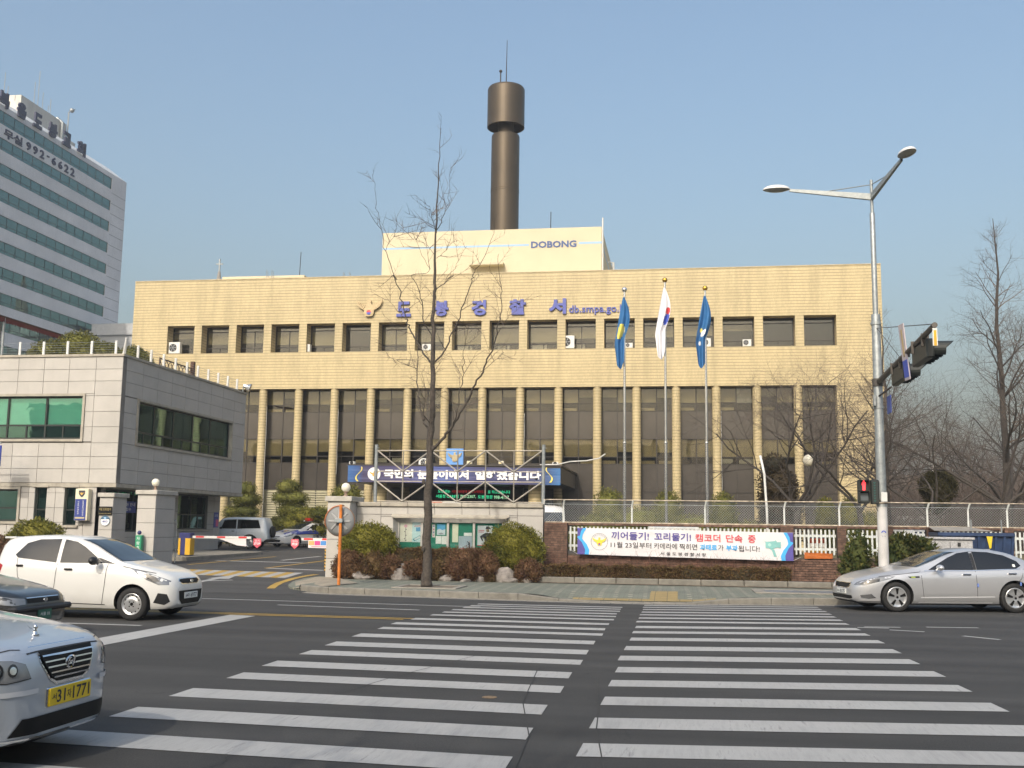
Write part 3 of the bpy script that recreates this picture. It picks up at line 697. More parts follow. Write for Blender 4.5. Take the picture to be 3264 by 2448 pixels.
speaker(-18.4, "small horn loudspeaker at the far end of the canopy near the topiary"); speaker(-6.75, "small horn loudspeaker on the canopy end nearest the flagpoles")
def flood(x, lab):
    t = thing("floodlight", lab, "floodlight", (x, 58.7, 5.16))
    MB().bbox(x-.15, x+.15, 58.65, 58.8, 5.24, 5.42, .02).build("lamp_head", mat("lamp_housing", (.55, .52, .42), .5, var=.1), t)
    MB().box(x-.1, x+.1, 58.64, 58.65, 5.27, 5.38).build("lens", mat("warm_lens", (.9, .75, .4), .3, var=0), t)
    MB().box(x-.02, x+.02, 58.7, 58.75, 5.15, 5.25).build("bracket", M_GALV, t)
flood(-9.8, "floodlight on the canopy roof third from the flagpoles"); flood(-14.0, "floodlight on the canopy roof left of the emblem board"); flood(-11.6, "floodlight on the canopy roof right of the emblem board")
hs = thing("drain_hose", "grey hose arching out past the canopy end over the forecourt", "hose", (-6.6, 58.5, 5.2))
MB().tube([(-7.6, 58.6, 5.2), (-6.6, 58.5, 5.22), (-5.9, 58.4, 5.38), (-5.0, 58.3, 5.42), (-4.3, 58.2, 5.55), (-3.95, 58.2, 5.8)], .035, 8).build("hose_pipe", mat("hose_grey", (.5, .5, .48), .5, var=.1), hs)
# air conditioners
def ac_unit(x, y, z, w, h, lab, face='y'):
    t = thing("air_conditioner", lab, "air conditioner", (x, y, z), group="outdoor air conditioner units")
    MB().bbox(x-w/2, x+w/2, y, y+.32, z+.05, z+h, .015).build("casing", M_WHITE, t)
    r = min(w, h)*.36; cx = x-w*.12
    MB().lathe([(r, .0), (r, -.012), (r*.93, -.012), (r*.93, -.002)], (cx, y, z+.05+h*.47), 24, 'y', close=False).build("fan_ring", M_WHITE, t)
    MB().lathe([(r*.93, -.003), (.001, -.003)], (cx, y, z+.05+h*.47), 24, 'y', close=False).build("fan_opening", M_BLACK, t)
    fb = MB()
    for k in range(6):
        a = k*math.pi/3; c_, s_ = math.cos(a), math.sin(a); fb.poly([(c_*.05*r, s_*.05*r), (math.cos(a+.25)*r*.85, math.sin(a+.25)*r*.85), (math.cos(a-.1)*r*.85, math.sin(a-.1)*r*.85)], (cx, y-.004, z+.05+h*.47), X3, Z3, .002)
    fb.lathe([(.18*r, -.012), (.18*r, -.004)], (cx, y, z+.05+h*.47), 12, 'y'); fb.build("fan", mat("fan_grey", (.25, .26, .27), .5, var=.1), t)
    MB().box(x-w*.4, x-w*.3, y+.03, y+.28, z, z+.05).box(x+w*.3, x+w*.4, y+.03, y+.28, z, z+.05).build("feet", M_GALV, t)
ac_unit(-33.4, 66.15, 12.975, .80, .82, "white air conditioner unit in the first upper window by the building corner")
ac_unit(-24.25, 66.2, 12.975, .66, .56, "white air conditioner unit in the fifth upper window")
ac_unit(-16.05, 66.2, 12.975, .58, .46, "air conditioner unit in the upper window behind the bare ginkgo")
ac_unit(-6.88, 66.1, 12.975, .84, .86, "large white air conditioner unit in the window below the web address")
ac_unit(-3.05, 66.25, 12.975, .5, .36, "small air conditioner unit behind the first blue flag")
ac_unit(1.75, 66.2, 12.975, .56, .58, "air conditioner unit behind the third flag")
ac_unit(4.22, 66.2, 12.975, .52, .48, "small air conditioner unit in the third upper window from the street lamp")
ac_unit(-14.7, 61.0, 5.16, .8, .55, "cream air conditioner unit on the canopy roof behind the tree trunk")
# ------------------------------------------------------------------ guard house (stone clad, two storeys)
M_STONE = mat("granite_cladding", (.44, .42, .39), .62, var=.07, scale=1.2, bump=.12, bscale=220, rand=.07, streak=.10)
M_STONEJ = mat("granite_joint", (.20, .185, .165), .9, var=.15)
M_TRIM = mat("granite_trim", (.35, .32, .265), .65, var=.2, scale=3, bump=.1, bscale=150, streak=.35)
M_GFRAME = mat("dark_green_frame", (.018, .024, .022), .4, var=.1)
M_SHADE = mat("window_shade", (.80, .84, .80), .8, var=.05)
M_CURT = mat("curtain", (.62, .58, .42), .8, var=.1)
def cells(us, vs, holes):
    us = sorted(set([round(u, 4) for u in us] + [round(h[i], 4) for h in holes for i in (0, 1)])); vs = sorted(set([round(v, 4) for v in vs] + [round(h[i], 4) for h in holes for i in (2, 3)]))
    for u0, u1 in zip(us, us[1:]):
        for v0, v1 in zip(vs, vs[1:]):
            cu, cv = (u0+u1)/2, (v0+v1)/2
            if not any(h[0] < cu < h[1] and h[2] < cv < h[3] for h in holes): yield u0, u1, v0, v1
def minus(r, holes):                                    # rectangle minus window openings
    out = [r]
    for h in holes:
        nx = []
        for (a, c, d, e) in out:
            if h[1] <= a or h[0] >= c or h[3] <= d or h[2] >= e: nx.append((a, c, d, e)); continue
            if d < h[2]: nx.append((a, c, d, h[2]))
            if e > h[3]: nx.append((a, c, h[3], e))
            lo, hi = max(d, h[2]), min(e, h[3])
            if a < h[0]: nx.append((a, h[0], lo, hi))
            if c > h[1]: nx.append((h[1], c, lo, hi))
        out = nx
    return [q for q in out if q[1]-q[0] > .06 and q[3]-q[2] > .06]
def panelled(parent, us, vs, holes, place, thick=.3, body="wall", pname="stone_panel", m=None, g=.008):
    wb = MB()
    for u0, u1, v0, v1 in cells([us[0], us[-1]], [vs[0], vs[-1]], holes): place(wb, u0, u1, v0, v1, .03, thick)
    wb.build(body, M_STONEJ, parent)
    for u0, u1 in zip(us, us[1:]):
        for v0, v1 in zip(vs, vs[1:]):
            for (a, c, d, e) in minus((u0, u1, v0, v1), holes):
                pb = MB(); place(pb, a+g, c-g, d+g, e-g, rnd.uniform(-.002, .002), .03-.0005); pb.build(pname, m or M_STONE, parent)
gh = thing("guard_house", "two storey pale granite guard house beside the gate", "building", (-28, 45, .3))
GX, GY0, GY1, GZ0, GZ1 = -21.82, 39.0, 51.28, 3.2, 8.30
fx = lambda b, u0, u1, v0, v1, d0, d1: b.box(u0, u1, GY0+d0, GY0+d1, v0, v1)
rx = lambda b, u0, u1, v0, v1, d0, d1: b.box(GX-d1, GX-d0, u0, u1, v0, v1)
rowz = [3.26, 3.81, 4.30, 4.84, 5.48, 6.09, 6.72, 7.31, 7.79, 8.30]
colx = [-34.2, -33.1, -32, -30.9, -29.75, -28.6, -27.5, -26.35, -25.22, -24.12, -22.97, GX]
fwin = (-28.6, -23.33, 4.89, 6.81)
panelled(gh, colx, rowz, [fwin], fx)
coly = [GY0+.31, 40.67, 41.94, 43.25, 44.53, 45.85, 47.19, 48.52, 49.87, GY1]
rwin = (40.31, 49.75, 4.84, 6.76)
panelled(gh, coly, rowz, [rwin], rx)
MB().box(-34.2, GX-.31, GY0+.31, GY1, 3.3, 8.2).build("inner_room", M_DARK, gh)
MB().box(-34.3, GX+.05, GY0-.05, GY0+.4, 8.30, 8.40).box(GX-.4, GX+.05, GY0+.4, GY1+.05, 8.30, 8.40).build("parapet_coping", M_TRIM, gh)
MB().box(-34.2, GX-.4, GY0+.4, GY1, 8.18, 8.30).build("roof", M_CONC, gh)
MB().box(-34.25, GX+.04, GY0-.04, GY1+.02, 3.10, 3.25).build("soffit_band", M_TRIM, gh)
def window(parent, u0, u1, v0, v1, place, mull, trans, glassm, blinds=None, fr=.07, sur=.1, dep=.12, small=()):
    """surround, frame with mullions, panes and shades in an opening"""
    if sur:
        s = MB(); place(s, u0-sur*0, u1, v1-sur, v1, -.06, .12); place(s, u0, u1, v0, v0+sur, -.06, .12); place(s, u0, u0+sur, v0+sur, v1-sur, -.055, .12); place(s, u1-sur, u1, v0+sur, v1-sur, -.055, .12)
        u0 += sur; u1 -= sur; v0 += sur; v1 -= sur
    f = MB(); place(f, u0, u1, v1-fr, v1, dep, dep+.08); place(f, u0, u1, v0, v0+fr, dep, dep+.08)
    us = [u0] + list(mull) + [u1]
    for i, u in enumerate(us):
        a, c = (u, u+fr) if i == 0 else ((u-fr, u) if i == len(us)-1 else (u-fr/2, u+fr/2)); place(f, a, c, v0+fr, v1-fr, dep+.001, dep+.079)
    if trans: place(f, u0+fr, u1-fr, trans-fr/2, trans+fr/2, dep+.002, dep+.078)
    for u in small: place(f, u-fr*.4, u+fr*.4, v0+fr, (trans or v1)-fr/2, dep+.003, dep+.07)
    w = f.build("window", M_GFRAME, parent)
    if sur: s.build("surround", M_TRIM, w)
    for i, (a, c) in enumerate(zip(us, us[1:])):
        for (d, e) in ([(v0, trans), (trans, v1)] if trans else [(v0, v1)]):
            pb = MB(); place(pb, a+.01, c-.01, d+.01, e-.01, dep+.035, dep+.045); pb.build("pane", glassm, w)
        if blinds and blinds[i % len(blinds)]:
            k = blinds[i % len(blinds)]; lo = trans if trans else v0; sb = MB(); place(sb, a+.04, c-.04, v1-(v1-lo)*k, v1, dep+.12, dep+.13); sb.build("shade", M_SHADE, w)
    return w
window(gh, *fwin, fx, [-26.75, -25.08], 5.55, M_GGLASS, [1, 1, 1], small=(-27.6, -25.9, -24.3))
wr = window(gh, *rwin, rx, [42.03, 43.79, 45.68, 47.52], 5.42, M_GGLASS, [.62, .7, .25, .75, .3], small=(41.2, 42.9, 44.7, 46.6, 48.5))
for y0, y1, zt, zb in ((40.6, 41.1, 6.6, 5.5), (44.05, 45.1, 6.55, 5.0), (48.1, 49.2, 6.5, 5.1)):
    cb = MB(); n = 16
    for i in range(n+1):
        u = i/n; y = y0+(y1-y0)*u; d = .03*math.sin(u*28)
        cb.v += [(GX-.27+d*.4, y+.1*(1-u), zb), (GX-.27+d*.4, y0+.15+(y1-y0-.3)*u, zt)]
    for i in range(n): cb.face(2*i, 2*i+2, 2*i+3, 2*i+1)
    cb.build("curtain", M_CURT, wr, smooth=True)
# ground floor
grow = [.25, .55, 1.12, 1.70, 2.28, 2.86, 3.10]
gholes = [(-30.2, -25.84, 1.62, 3.09), (-25.23, -24.73, 1.72, 3.09), (-23.96, -23.42, 1.60, 3.09)]
panelled(gh, [-34.2, -32, -30.9, -29.75, -28.6, -27.5, -26.35, -25.5, -24.35, -23.1, -22.6], grow, gholes, fx)
gr = lambda b, u0, u1, v0, v1, d0, d1: b.box(-23.0-d1, -23.0-d0, u0, u1, v0, v1)
rholes = [(40.4, 44.2, 1.35, 3.09), (46.84, 50.0, 1.45, 3.09)]
panelled(gh, [GY0+.31, 40.3, 41.6, 42.9, 44.2, 45.5, 46.8, 48.1, 49.4, 50.7, 51.4], [.45, 1.12, 1.70, 2.28, 2.86, 3.10], rholes, gr)
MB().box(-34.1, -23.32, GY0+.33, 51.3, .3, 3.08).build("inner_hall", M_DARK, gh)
MB().box(-22.98, -22.6, GY0+.03, GY0+.3, .25, 3.1).build("return_wall", M_STONE, gh)
window(gh, *gholes[0], fx, [-28.4, -27.1], 2.25, M_GGLASS, None, sur=.1); window(gh, *gholes[1], fx, [], 2.2, M_GGLASS, None, sur=0, fr=.05); window(gh, *gholes[2], fx, [], 2.2, M_GGLASS, None, sur=0, fr=.05)
window(gh, *rholes[0], gr, [41.6, 42.9], None, M_GGLASS, None, sur=0); window(gh, *rholes[1], gr, [48.4], 2.15, M_GGLASS, [.9, .9], sur=0, small=(47.6, 49.2))
for (a, c, d, e) in gholes[1:]:
    MB().bbox(a-.1, c+.1, GY0-.06, GY0+.1, e-.02, e+.08, .01).bbox(a-.12, c+.12, GY0-.08, GY0+.1, d-.1, d, .01).build("sill", M_TRIM, gh)
MB().bbox(-23.1, -22.93, 46.7, 50.15, 1.36, 1.45, .01).build("sill", M_TRIM, gh)
# vertical light-box sign, blue window sign
sg = thing("lightbox_sign", "vertical white and blue light box sign with police shield on guard house wall", "sign", (-23.05, 38.9, 1.75))
MB().bbox(-23.33, -22.78, 38.72, 38.97, 1.78, 3.02, .02).build("case", mat("sign_cream", (.72, .66, .48), .5, var=.06), sg); MB().box(-23.2, -22.9, 38.97, 39.0, 1.9, 2.9).build("mount", M_GALV, sg)
MB().box(-23.31, -22.84, 38.715, 38.72, 1.80, 2.62).build("blue_panel", mat("panel_blue", (.03, .05, .24), .5, var=.1), sg)
MB().poly([(-.13, .12), (.13, .12), (.13, .0), (.06, -.1), (0, -.14), (-.06, -.1), (-.13, .0)][::-1], (-23.05, 38.712, 2.83), X3, Z3, .004).build("shield", mat("shield_navy", (.03, .035, .06), .5, var=0), sg)
MB().poly([(x*.1, y*.09-.03) for x, y in EAGLE], (-23.05, 38.707, 2.83), X3, Z3, .003).build("shield_eagle", M_OPRINT, sg)
for k, ch in enumerate("도봉경찰서민원실"): text(ch, M_WPRINT, sg, (-23.0, 38.713, 2.50-k*.075), .062, .062, depth=.003, name="lettering")
for k, ch in enumerate("서울지방경찰청"): text(ch, M_WPRINT, sg, (-23.2, 38.713, 2.48-k*.075), .058, .058, depth=.003, name="lettering")
MB().box(-23.28, -22.88, 38.711, 38.715, 1.86, 1.92).build("caption", mat("caption_gold", (.5, .42, .25), .5, var=.1), sg)
bs = thing("hanging_sign", "dark blue hanging sign board at the picture edge by guard house", "sign", (-26.9, 37.5, 3.8))
MB().bbox(-26.6, -25.82, 37.5, 37.56, 3.82, 4.62, .01).build("board", mat("hang_blue", (.02, .045, .32), .45, var=.1), bs); text("출", M_WPRINT, bs, (-26.08, 37.5, 4.25), .2, .2, depth=.004); text("구", M_WPRINT, bs, (-26.08, 37.5, 3.95), .2, .2, depth=.004)
MB().tube([(-25.85, 37.53, 4.72), (-30.5, 37.53, 4.72)], .03).tube([(-26.5, 37.53, 4.6), (-26.5, 37.53, 4.72)], .012).tube([(-25.95, 37.53, 4.6), (-25.95, 37.53, 4.72)], .012).tube([(-30.5, 37.53, .2), (-30.5, 37.53, 4.8)], .06).build("bracket", M_GALV, bs)
ws = thing("window_notice", "small blue notice sign inside the guard house entrance window", "sign", (-22.95, 42.3, 2.0))
MB().box(-22.985, -22.975, 41.7, 42.85, 2.15, 2.62).build("panel", mat("panel_blue", (.03, .05, .24), .5), ws); text("민원 안내", M_WPRINT, ws, (-22.975, 41.8, 2.42), .95, .14, right=Y3, depth=.004); text("접수", M_WPRINT, ws, (-22.975, 42.0, 2.22), .45, .13, right=Y3, depth=.004)
wp = thing("wall_poster", "small blue and pink poster on guard house corner beside the barrier", "poster", (-22.97, 51.0, 1.9))
MB().box(-22.995, -22.98, 50.72, 51.25, 1.55, 2.3).build("paper", mat("poster_blue", (.08, .09, .32), .5), wp); MB().box(-22.98, -22.978, 50.95, 51.25, 1.6, 1.95).build("patch", mat("poster_pink", (.6, .1, .2), .5), wp)
text("교통", M_WPRINT, wp, (-22.98, 50.78, 2.08), .4, .12, right=Y3, depth=.004)
# roof fence posts and wires
rf = thing("roof_fence", "wire fence with short white posts along guard house roof edge", "fence", (-22, 39.2, 8.4))
pp = [(-33.8+1.05*k, 39.15) for k in range(12)] + [(-21.92, 40.3+1.11*k) for k in range(10)]
pm = MB().bbox(-.05, .05, -.03, .03, 0, .56, .01).mesh("post", M_WHITE)
for x, y in pp: link("post", pm, rf, (x, y, 8.40))
MB().tube([(-21.92, 39.2, 8.4), (-21.75, 39.02, 9.05)], [.07, .045], 6).build("post", M_WHITE, rf)
for k in range(5):
    z = 8.5+k*.1; MB().tube([(-34, 39.15, z), (-21.9, 39.15, z), (-21.92, 40.3, z), (-21.92, 50.4, z)], .006, 4).build("wire", M_GALV, rf)
fl = thing("floodlight", "round silver floodlight on guard house roof corner", "floodlight", (-21.8, 51.0, 8.4))
fd = Vector((.9, .25, -.35)).normalized()
MB().tube([Vector((-21.85, 51.0, 8.72)), Vector((-21.85, 51.0, 8.72))+fd*.16, Vector((-21.85, 51.0, 8.72))+fd*.34], [.09, .13, .24], 16).build("lamp_head", M_STEEL, fl); MB().tube([(-21.9, 51, 8.38), (-21.88, 51, 8.7)], .03).build("bracket", M_GALV, fl)
tr = thing("roof_trellis", "brown timber trellis with a post on guard house roof", "trellis", (-23.5, 47.5, 8.3))
M_BROWN = mat("stained_timber", (.075, .035, .02), .7, var=.25, scale=6)
MB().bbox(-23.6, -23.42, 48.5, 48.7, 8.28, 9.6, .01).build("post", M_BROWN, tr)
tb = MB().box(-23.53, -23.49, 45.2, 48.5, 9.2, 9.26).box(-23.53, -23.49, 45.2, 48.5, 8.35, 8.4).box(-23.53, -23.49, 45.2, 45.27, 8.3, 9.2)
for k in range(9):
    y = 45.2+k*.36; tb.tube([(-23.52, y, 8.38), (-23.52, y+.7 if y+.7 < 48.5 else 48.5, 9.2)], .02, 4); tb.tube([(-23.5, min(y+.7, 48.5), 8.38), (-23.5, y, 9.2)], .02, 4)
tb.box(-23.53, -23.49, 48.7, 50.1, 8.6, 8.66).box(-23.53, -23.49, 49.9, 50.1, 8.3, 8.6); tb.build("lattice", M_BROWN, tr)
aw = thing("roof_awning", "dark red fabric awning on a pole over guard house roof", "awning", (-31.5, 46, 8.3))
M_AWN = mat("awning_red", (.14, .022, .016), .75, var=.2, scale=5)
ab = MB().add([(-31, 43.5, 11.16), (-31, 49.4, 11.16), (-34.5, 49.4, 11.9), (-34.5, 43.5, 11.9)], [(0,1,2,3)])
for k in range(30):
    y = 43.5+k*.197; ab.add([(-31, y, 11.16), (-31, y+.197, 11.16), (-31, y+.197, 10.95), (-31, y+.098, 10.88), (-31, y, 10.95)], [(0,1,2,3,4)])
ab.build("canopy", M_AWN, aw); MB().tube([(-31, 43.5, 11.17), (-31, 49.4, 11.17)], .035).build("edge_bar", M_BROWN, aw)
MB().tube([(-31.05, 44.6, 8.3), (-31.05, 44.6, 11.15)], .06).build("pole", M_GALV, aw); MB().tube([(-34.3, 44.6, 8.3), (-34.3, 44.6, 11.8)], .06).tube([(-34.3, 49, 8.3), (-34.3, 49, 11.8)], .06).tube([(-31.05, 49.2, 8.3), (-31.05, 49.2, 11.15)], .06).build("pole", M_GALV, aw)

# ------------------------------------------------------------------ church office block far behind
M_PANEL = mat("grey_wall_panel", (.68, .67, .67), .75, var=.10, scale=.25, streak=.22)
M_TEAL = mat("teal_shade", (.16, .28, .26), .7, var=.08, rand=.5)
ch = thing("church_block", "tall grey office block with green window bands and rooftop lettering", "building", (-97, 125, .4))
CXF = -85.25; cr = lambda b, u0, u1, v0, v1, d0, d1: b.box(CXF-d1, CXF-d0, u0, u1, v0, v1)
CY0, CY1 = 101.0, 145.75
bands = [(52.1, 53.85)] + [(48.75-3.29*k, 50.35-3.29*k) for k in range(12)]
wb = MB()
for u0, u1, v0, v1 in cells([96.0, 150.0], [.4, 54.6], [(CY0, CY1, a, c) for a, c in bands]): cr(wb, u0, u1, v0, v1, 0, .6)
wb.build("wall", M_PANEL, ch)
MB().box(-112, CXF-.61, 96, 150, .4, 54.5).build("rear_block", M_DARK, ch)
MB().box(-111.9, CXF-.6, 150, 150.2, .4, 54.5).box(-111.9, CXF-.6, 95.8, 96, .4, 54.5).build("end_wall", M_PANEL, ch)
jm = mat("panel_joint", (.14, .14, .14), .9, var=0)
for k in range(14): MB().box(CXF, CXF+.006, CY1+.1, 149.9, 51.6-k*1.62, 51.66-k*1.62).build("joint", jm, ch)
# slanted roof edge
MB().add([(CXF, 96, 54.6), (CXF, 149.6, 54.6), (CXF-2.2, 148.4, 56.4), (CXF-2.2, 96, 56.4), (CXF-20, 148.4, 56.4), (CXF-20, 96, 56.4), (CXF-20, 149.6, 54.6)], [(0,1,2,3), (3,2,4,5), (1,6,4,2)]).build("roof_edge", mat("roof_panel", (.60, .62, .63), .6, var=.12), ch)
pme = {}
for bi, (a, c) in enumerate(bands[:10]):
    f = MB(); cr(f, CY0, CY1, a, a+.06, .08, .16); cr(f, CY0, CY1, c-.05, c, .08, .16); cr(f, CY0, CY1, a+.42, a+.48, .081, .159)
    y = CY1; ys = []
    while y > CY0+.3: cr(f, y-.05, y, a+.06, c-.05, .075, .165); ys.append(y); y -= 2.2
    fo = f.build("window_band", M_GFRAME, ch)
    for y in ys[:-1]:
        for (d, e, nm) in ((a+.06, a+.42, "lower_pane"), (a+.48, c-.05, "pane")):
            key = (nm, bi == 0)
            if key not in pme: pme[key] = MB().box(-.006, .006, .02, 2.13, .0, e-d).mesh(nm, M_GGLASS)
            link(nm, pme[key], fo, (CXF-.12, y-2.2, d))
        if rnd.random() < .72:
            key = ('s', bi == 0)
            if key not in pme: pme[key] = MB().box(-.006, .006, .05, 2.1, .0, 1.05).mesh("shade", M_TEAL)
            link("shade", pme[key], fo, (CXF-.3, y-2.2, c-1.1))
M_CHL = mat("church_letter_blue", (.006, .010, .05), .5, var=.05)
for chh, y0, y1 in (("복", 117.7, 119.74), ("음", 121.5, 123.3), ("도", 125.08, 126.93), ("봉", 128.53, 130.5), ("교", 131.98, 133.93), ("회", 135.69, 137.75)):
    text(chh, M_CHL, ch, (CXF+.05, y0, 54.3), y1-y0, 2.02, right=Y3, depth=.25, bold=.05, name="letter")
    MB().tube([(CXF-.1, (y0+y1)/2, 54.4), (CXF-1.6, (y0+y1)/2, 55.9)], .06, 5).build("letter_stay", M_GALV, ch)
text("무실", M_CHL, ch, (CXF, 119.4, 50.6), 3.84, 1.2, right=Y3, depth=.1, bold=.02, name="letter")
for s_, y in zip("9926622", (124.12, 125.64, 127.18, 129.98, 131.54, 133.05, 134.59)): text(s_, M_CHL, ch, (CXF, y, 50.65), 1.02, 1.14, right=Y3, depth=.1, bold=.03, name="letter")
MB().box(CXF, CXF+.1, 128.8, 129.35, 51.3, 51.5).build("letter", M_CHL, ch)
# rooftop plant room, ducts and masts
MB().box(-96, -88.5, 127, 138, 54.5, 59.6).box(-96, -88.5, 138, 140.5, 54.5, 57.6).build("plant_room", mat("plant_room", (.55, .53, .48), .8, var=.12, scale=.4, streak=.3), ch)
MB().tube([(-88.2, 136.5, 56), (-88.2, 136.5, 59.2), (-89.2, 136.5, 60)], .3, 8).tube([(-88.3, 138, 56), (-88.3, 138, 61.5), (-88.0, 139, 62.3)], .1, 6).ball((-88.2, 138.6, 62), .35).build("duct", M_GALV, ch)
for y, h in ((124, 4.0), (124.8, 2.4), (131.5, 7.5), (130.6, 5.5), (132.6, 4.8), (134.5, 4.6), (134.0, 3.4), (129.3, 2.5), (126.4, 1.8)):
    MB().tube([(-89, y, 55.5 if y < 126 else 58.5), (-89, y, 57.5+h)], .05, 5).build("mast", M_GALV, ch)
# other distant buildings
fb = thing("distant_building", "distant grey building corner between the church block and police station", "building", (-78, 146, 0))
MB().box(-84, -74, 141, 152, 0, 28.6).build("wall", mat("distant_wall", (.42, .43, .44), .8, var=.12, scale=.4), fb); MB().box(-84.3, -73.7, 140.7, 152.3, 28.6, 29.2).box(-84.1, -73.9, 140.9, 152, 29.2, 30.3).build("cornice", mat("distant_cornice", (.47, .48, .49), .8, var=.1), fb)
for k in range(3): MB().box(-83.9, -74.1, 140.95, 141, 26.2-k*1.4, 26.3-k*1.4).build("string_course", jm, fb)
sp = thing("church_spire", "thin distant church spire with a cross behind the police station roof", "spire", (-69.1, 150, 0))
MB().lathe([(1.6, 0), (1.5, 30), (.75, 36.5), (.28, 39.3), (.2, 39.9)], (-69.1, 150, 0), 8).build("steeple", mat("spire_grey", (.27, .25, .22), .8, var=.15), sp)
MB().box(-69.19, -69.01, 149.9, 150.1, 39.8, 41.9).box(-69.65, -68.55, 149.92, 150.08, 41.0, 41.18).build("cross", M_GALV, sp)
# ------------------------------------------------------------------ gate pillars, stone wall, notice board
M_GLOBE = mat("opal_globe", (.74, .70, .58), .25, var=.04, spec=.5)
M_CAPST = mat("pillar_cap", (.40, .38, .34), .7, var=.15, scale=4, streak=.2)
def pillar(x0, x1, y0, y1, z0, z1, lab, globe=True, gl=None):
    t = thing("gate_pillar", lab, "pillar", ((x0+x1)/2, (y0+y1)/2, z0), group="granite gate pillars")
    MB().box(x0+.02, x1-.02, y0+.02, y1-.02, z0, z1-.16).build("core", M_STONEJ, t)
    n = round((z1-.16-z0)/.56); h = (z1-.16-z0)/n
    for k in range(n): MB().bbox(x0, x1, y0, y1, z0+k*h+.006, z0+(k+1)*h-.006, .008).build("stone_block", M_STONE, t)
    MB().bbox(x0-.07, x1+.07, y0-.07, y1+.07, z1-.16, z1, .015).build("capstone", M_CAPST, t)
    if globe:
        gx, gy = (x0+x1)/2+.05, y0+.5
        g = thing("globe_lamp", gl, "lamp", (gx, gy, z1), group="globe lamps")
        MB().lathe([(.09, 0), (.07, .03), (.045, .06), (.045, .12), (.075, .15), (.075, .17)], (gx, gy, z1), 16).build("base", mat("lamp_base_brown", (.28, .2, .15), .5, .2, var=.1), g)
        MB().ball((gx, gy, z1+.29), .145, 24, 14).build("globe", M_GLOBE, g, smooth=True)
    return t
pillar(-10.72, -10.0, 31.8, 33.0, .14, 2.62, "stone gate pillar with globe lamp behind the round mirror", gl="white globe lamp on the gate pillar behind the round mirror")
pillar(-19.25, -18.55, 36.0, 37.5, .2, 2.90, "tall stone gate pillar with globe lamp in front of guard house", gl="white globe lamp on the gate pillar in front of guard house")
pillar(-21.58, -21.03, 37.5, 38.5, .22, 2.83, "lower stone gate pillar with black plaque and round number 403", False)
pq = thing("name_plaque", "black stone plaque with gold lettering on the lower gate pillar", "plaque", (-21.3, 37.48, 2.0))
MB().bbox(-21.6, -21.04, 37.455, 37.492, 2.0, 2.32, .005).build("slab", mat("black_stone", (.012, .012, .012), .25, var=.1), pq)
M_PLQ = mat("plaque_gold", (.42, .33, .14), .5, var=.1)
text("서울 도봉경찰서", M_PLQ, pq, (-21.56, 37.455, 2.17), .48, .10, depth=.003); text("SEOUL DOBONG POLICE STATION", M_PLQ, pq, (-21.56, 37.455, 2.04), .48, .03, depth=.003)
nb_ = thing("number_sign", "round white and blue house number sign reading 403 on pillar", "sign", (-21.3, 37.48, 1.6))
MB().poly(circ(.19, 28), (-21.3, 37.49, 1.79), X3, Z3, .02).build("rim", mat("number_teal", (.05, .12, .2), .5), nb_)
MB().poly(circ(.175, 28, 0, -.008), (-21.3, 37.469, 1.79), X3, Z3, .003).build("face", M_WPRINT, nb_)
MB().poly(circ(.175, 14, 0, -.008, .35, math.pi-.35), (-21.3, 37.465, 1.79), X3, Z3, .003).build("arch", mat("number_teal", (.05, .12, .2), .5), nb_)
text("403", mat("number_navy", (.08, .10, .30), .5), nb_, (-21.41, 37.465, 1.72), .22, .085, depth=.003, bold=.03); MB().poly(circ(.05, 12), (-21.3, 37.461, 1.88), X3, Z3, .003).build("badge", M_LBLUE, nb_)

sw = thing("stone_wall", "pale granite wall between the gate pillar and the brick pier", "wall", (-7, 32.7, .15))
wx = [-10.0, -9.21, -8.35, -7.5, -6.63, -5.76, -4.9, -4.1]
nbh = (-8.8, -5.2, .95, 2.03)
pl_ = lambda b, u0, u1, v0, v1, d0, d1: b.box(u0, u1, 32.5+d0, 32.5+d1, v0, v1)
panelled(sw, wx, [.15, .75, 1.4, 2.09, 2.33], [nbh], pl_, .4, "wall_core")
for a, c in zip(wx, wx[1:]): MB().bbox(a+.004 if a > -10 else a, c-.004, 32.44, 32.92, 2.33, 2.47, .02).build("coping_stone", M_TRIM, sw)
# hood moulding above the board
MB().add([(-8.85, 32.38, 2.03), (-5.15, 32.38, 2.03), (-5.15, 32.5, 2.10), (-8.85, 32.5, 2.10), (-8.75, 32.38, 1.985), (-5.25, 32.38, 1.985), (-5.25, 32.5, 1.985), (-8.75, 32.5, 1.985)], [(0,1,2,3), (4,5,1,0), (7,6,5,4), (0,3,7,4), (1,5,6,2)]).build("hood_moulding", M_TRIM, sw)

M_ALU = mat("brushed_aluminium", (.48, .47, .45), .38, .7, var=.12, scale=6); M_GREEN = mat("board_green", (.012, .20, .135), .7, var=.12, scale=4)
nbd = thing("notice_board", "green notice board in a metal frame with posters on stone wall", "notice board", (-7, 32.5, .95))
MB().box(-8.66, -5.35, 32.66, 32.7, 1.0, 1.86).build("backing", M_GREEN, nbd)
MB().add([(-8.8, 32.46, 1.98), (-5.2, 32.46, 1.98), (-5.35, 32.6, 1.85), (-8.66, 32.6, 1.85), (-8.8, 32.46, .95), (-5.2, 32.46, .95), (-5.35, 32.6, 1.0), (-8.66, 32.6, 1.0)], [(0,3,2,1), (5,6,7,4), (4,7,3,0), (1,2,6,5)]).build("frame", M_ALU, nbd)
fb_ = MB()
for x in (-7.91, -7.08, -6.26): fb_.box(x-.035, x+.035, 32.57, 32.655, 1.0, 1.85)
for x in (-8.645, -5.365): fb_.box(x-.015, x+.015, 32.57, 32.655, 1.0, 1.85)
fb_.build("mullion", M_ALU, nbd)
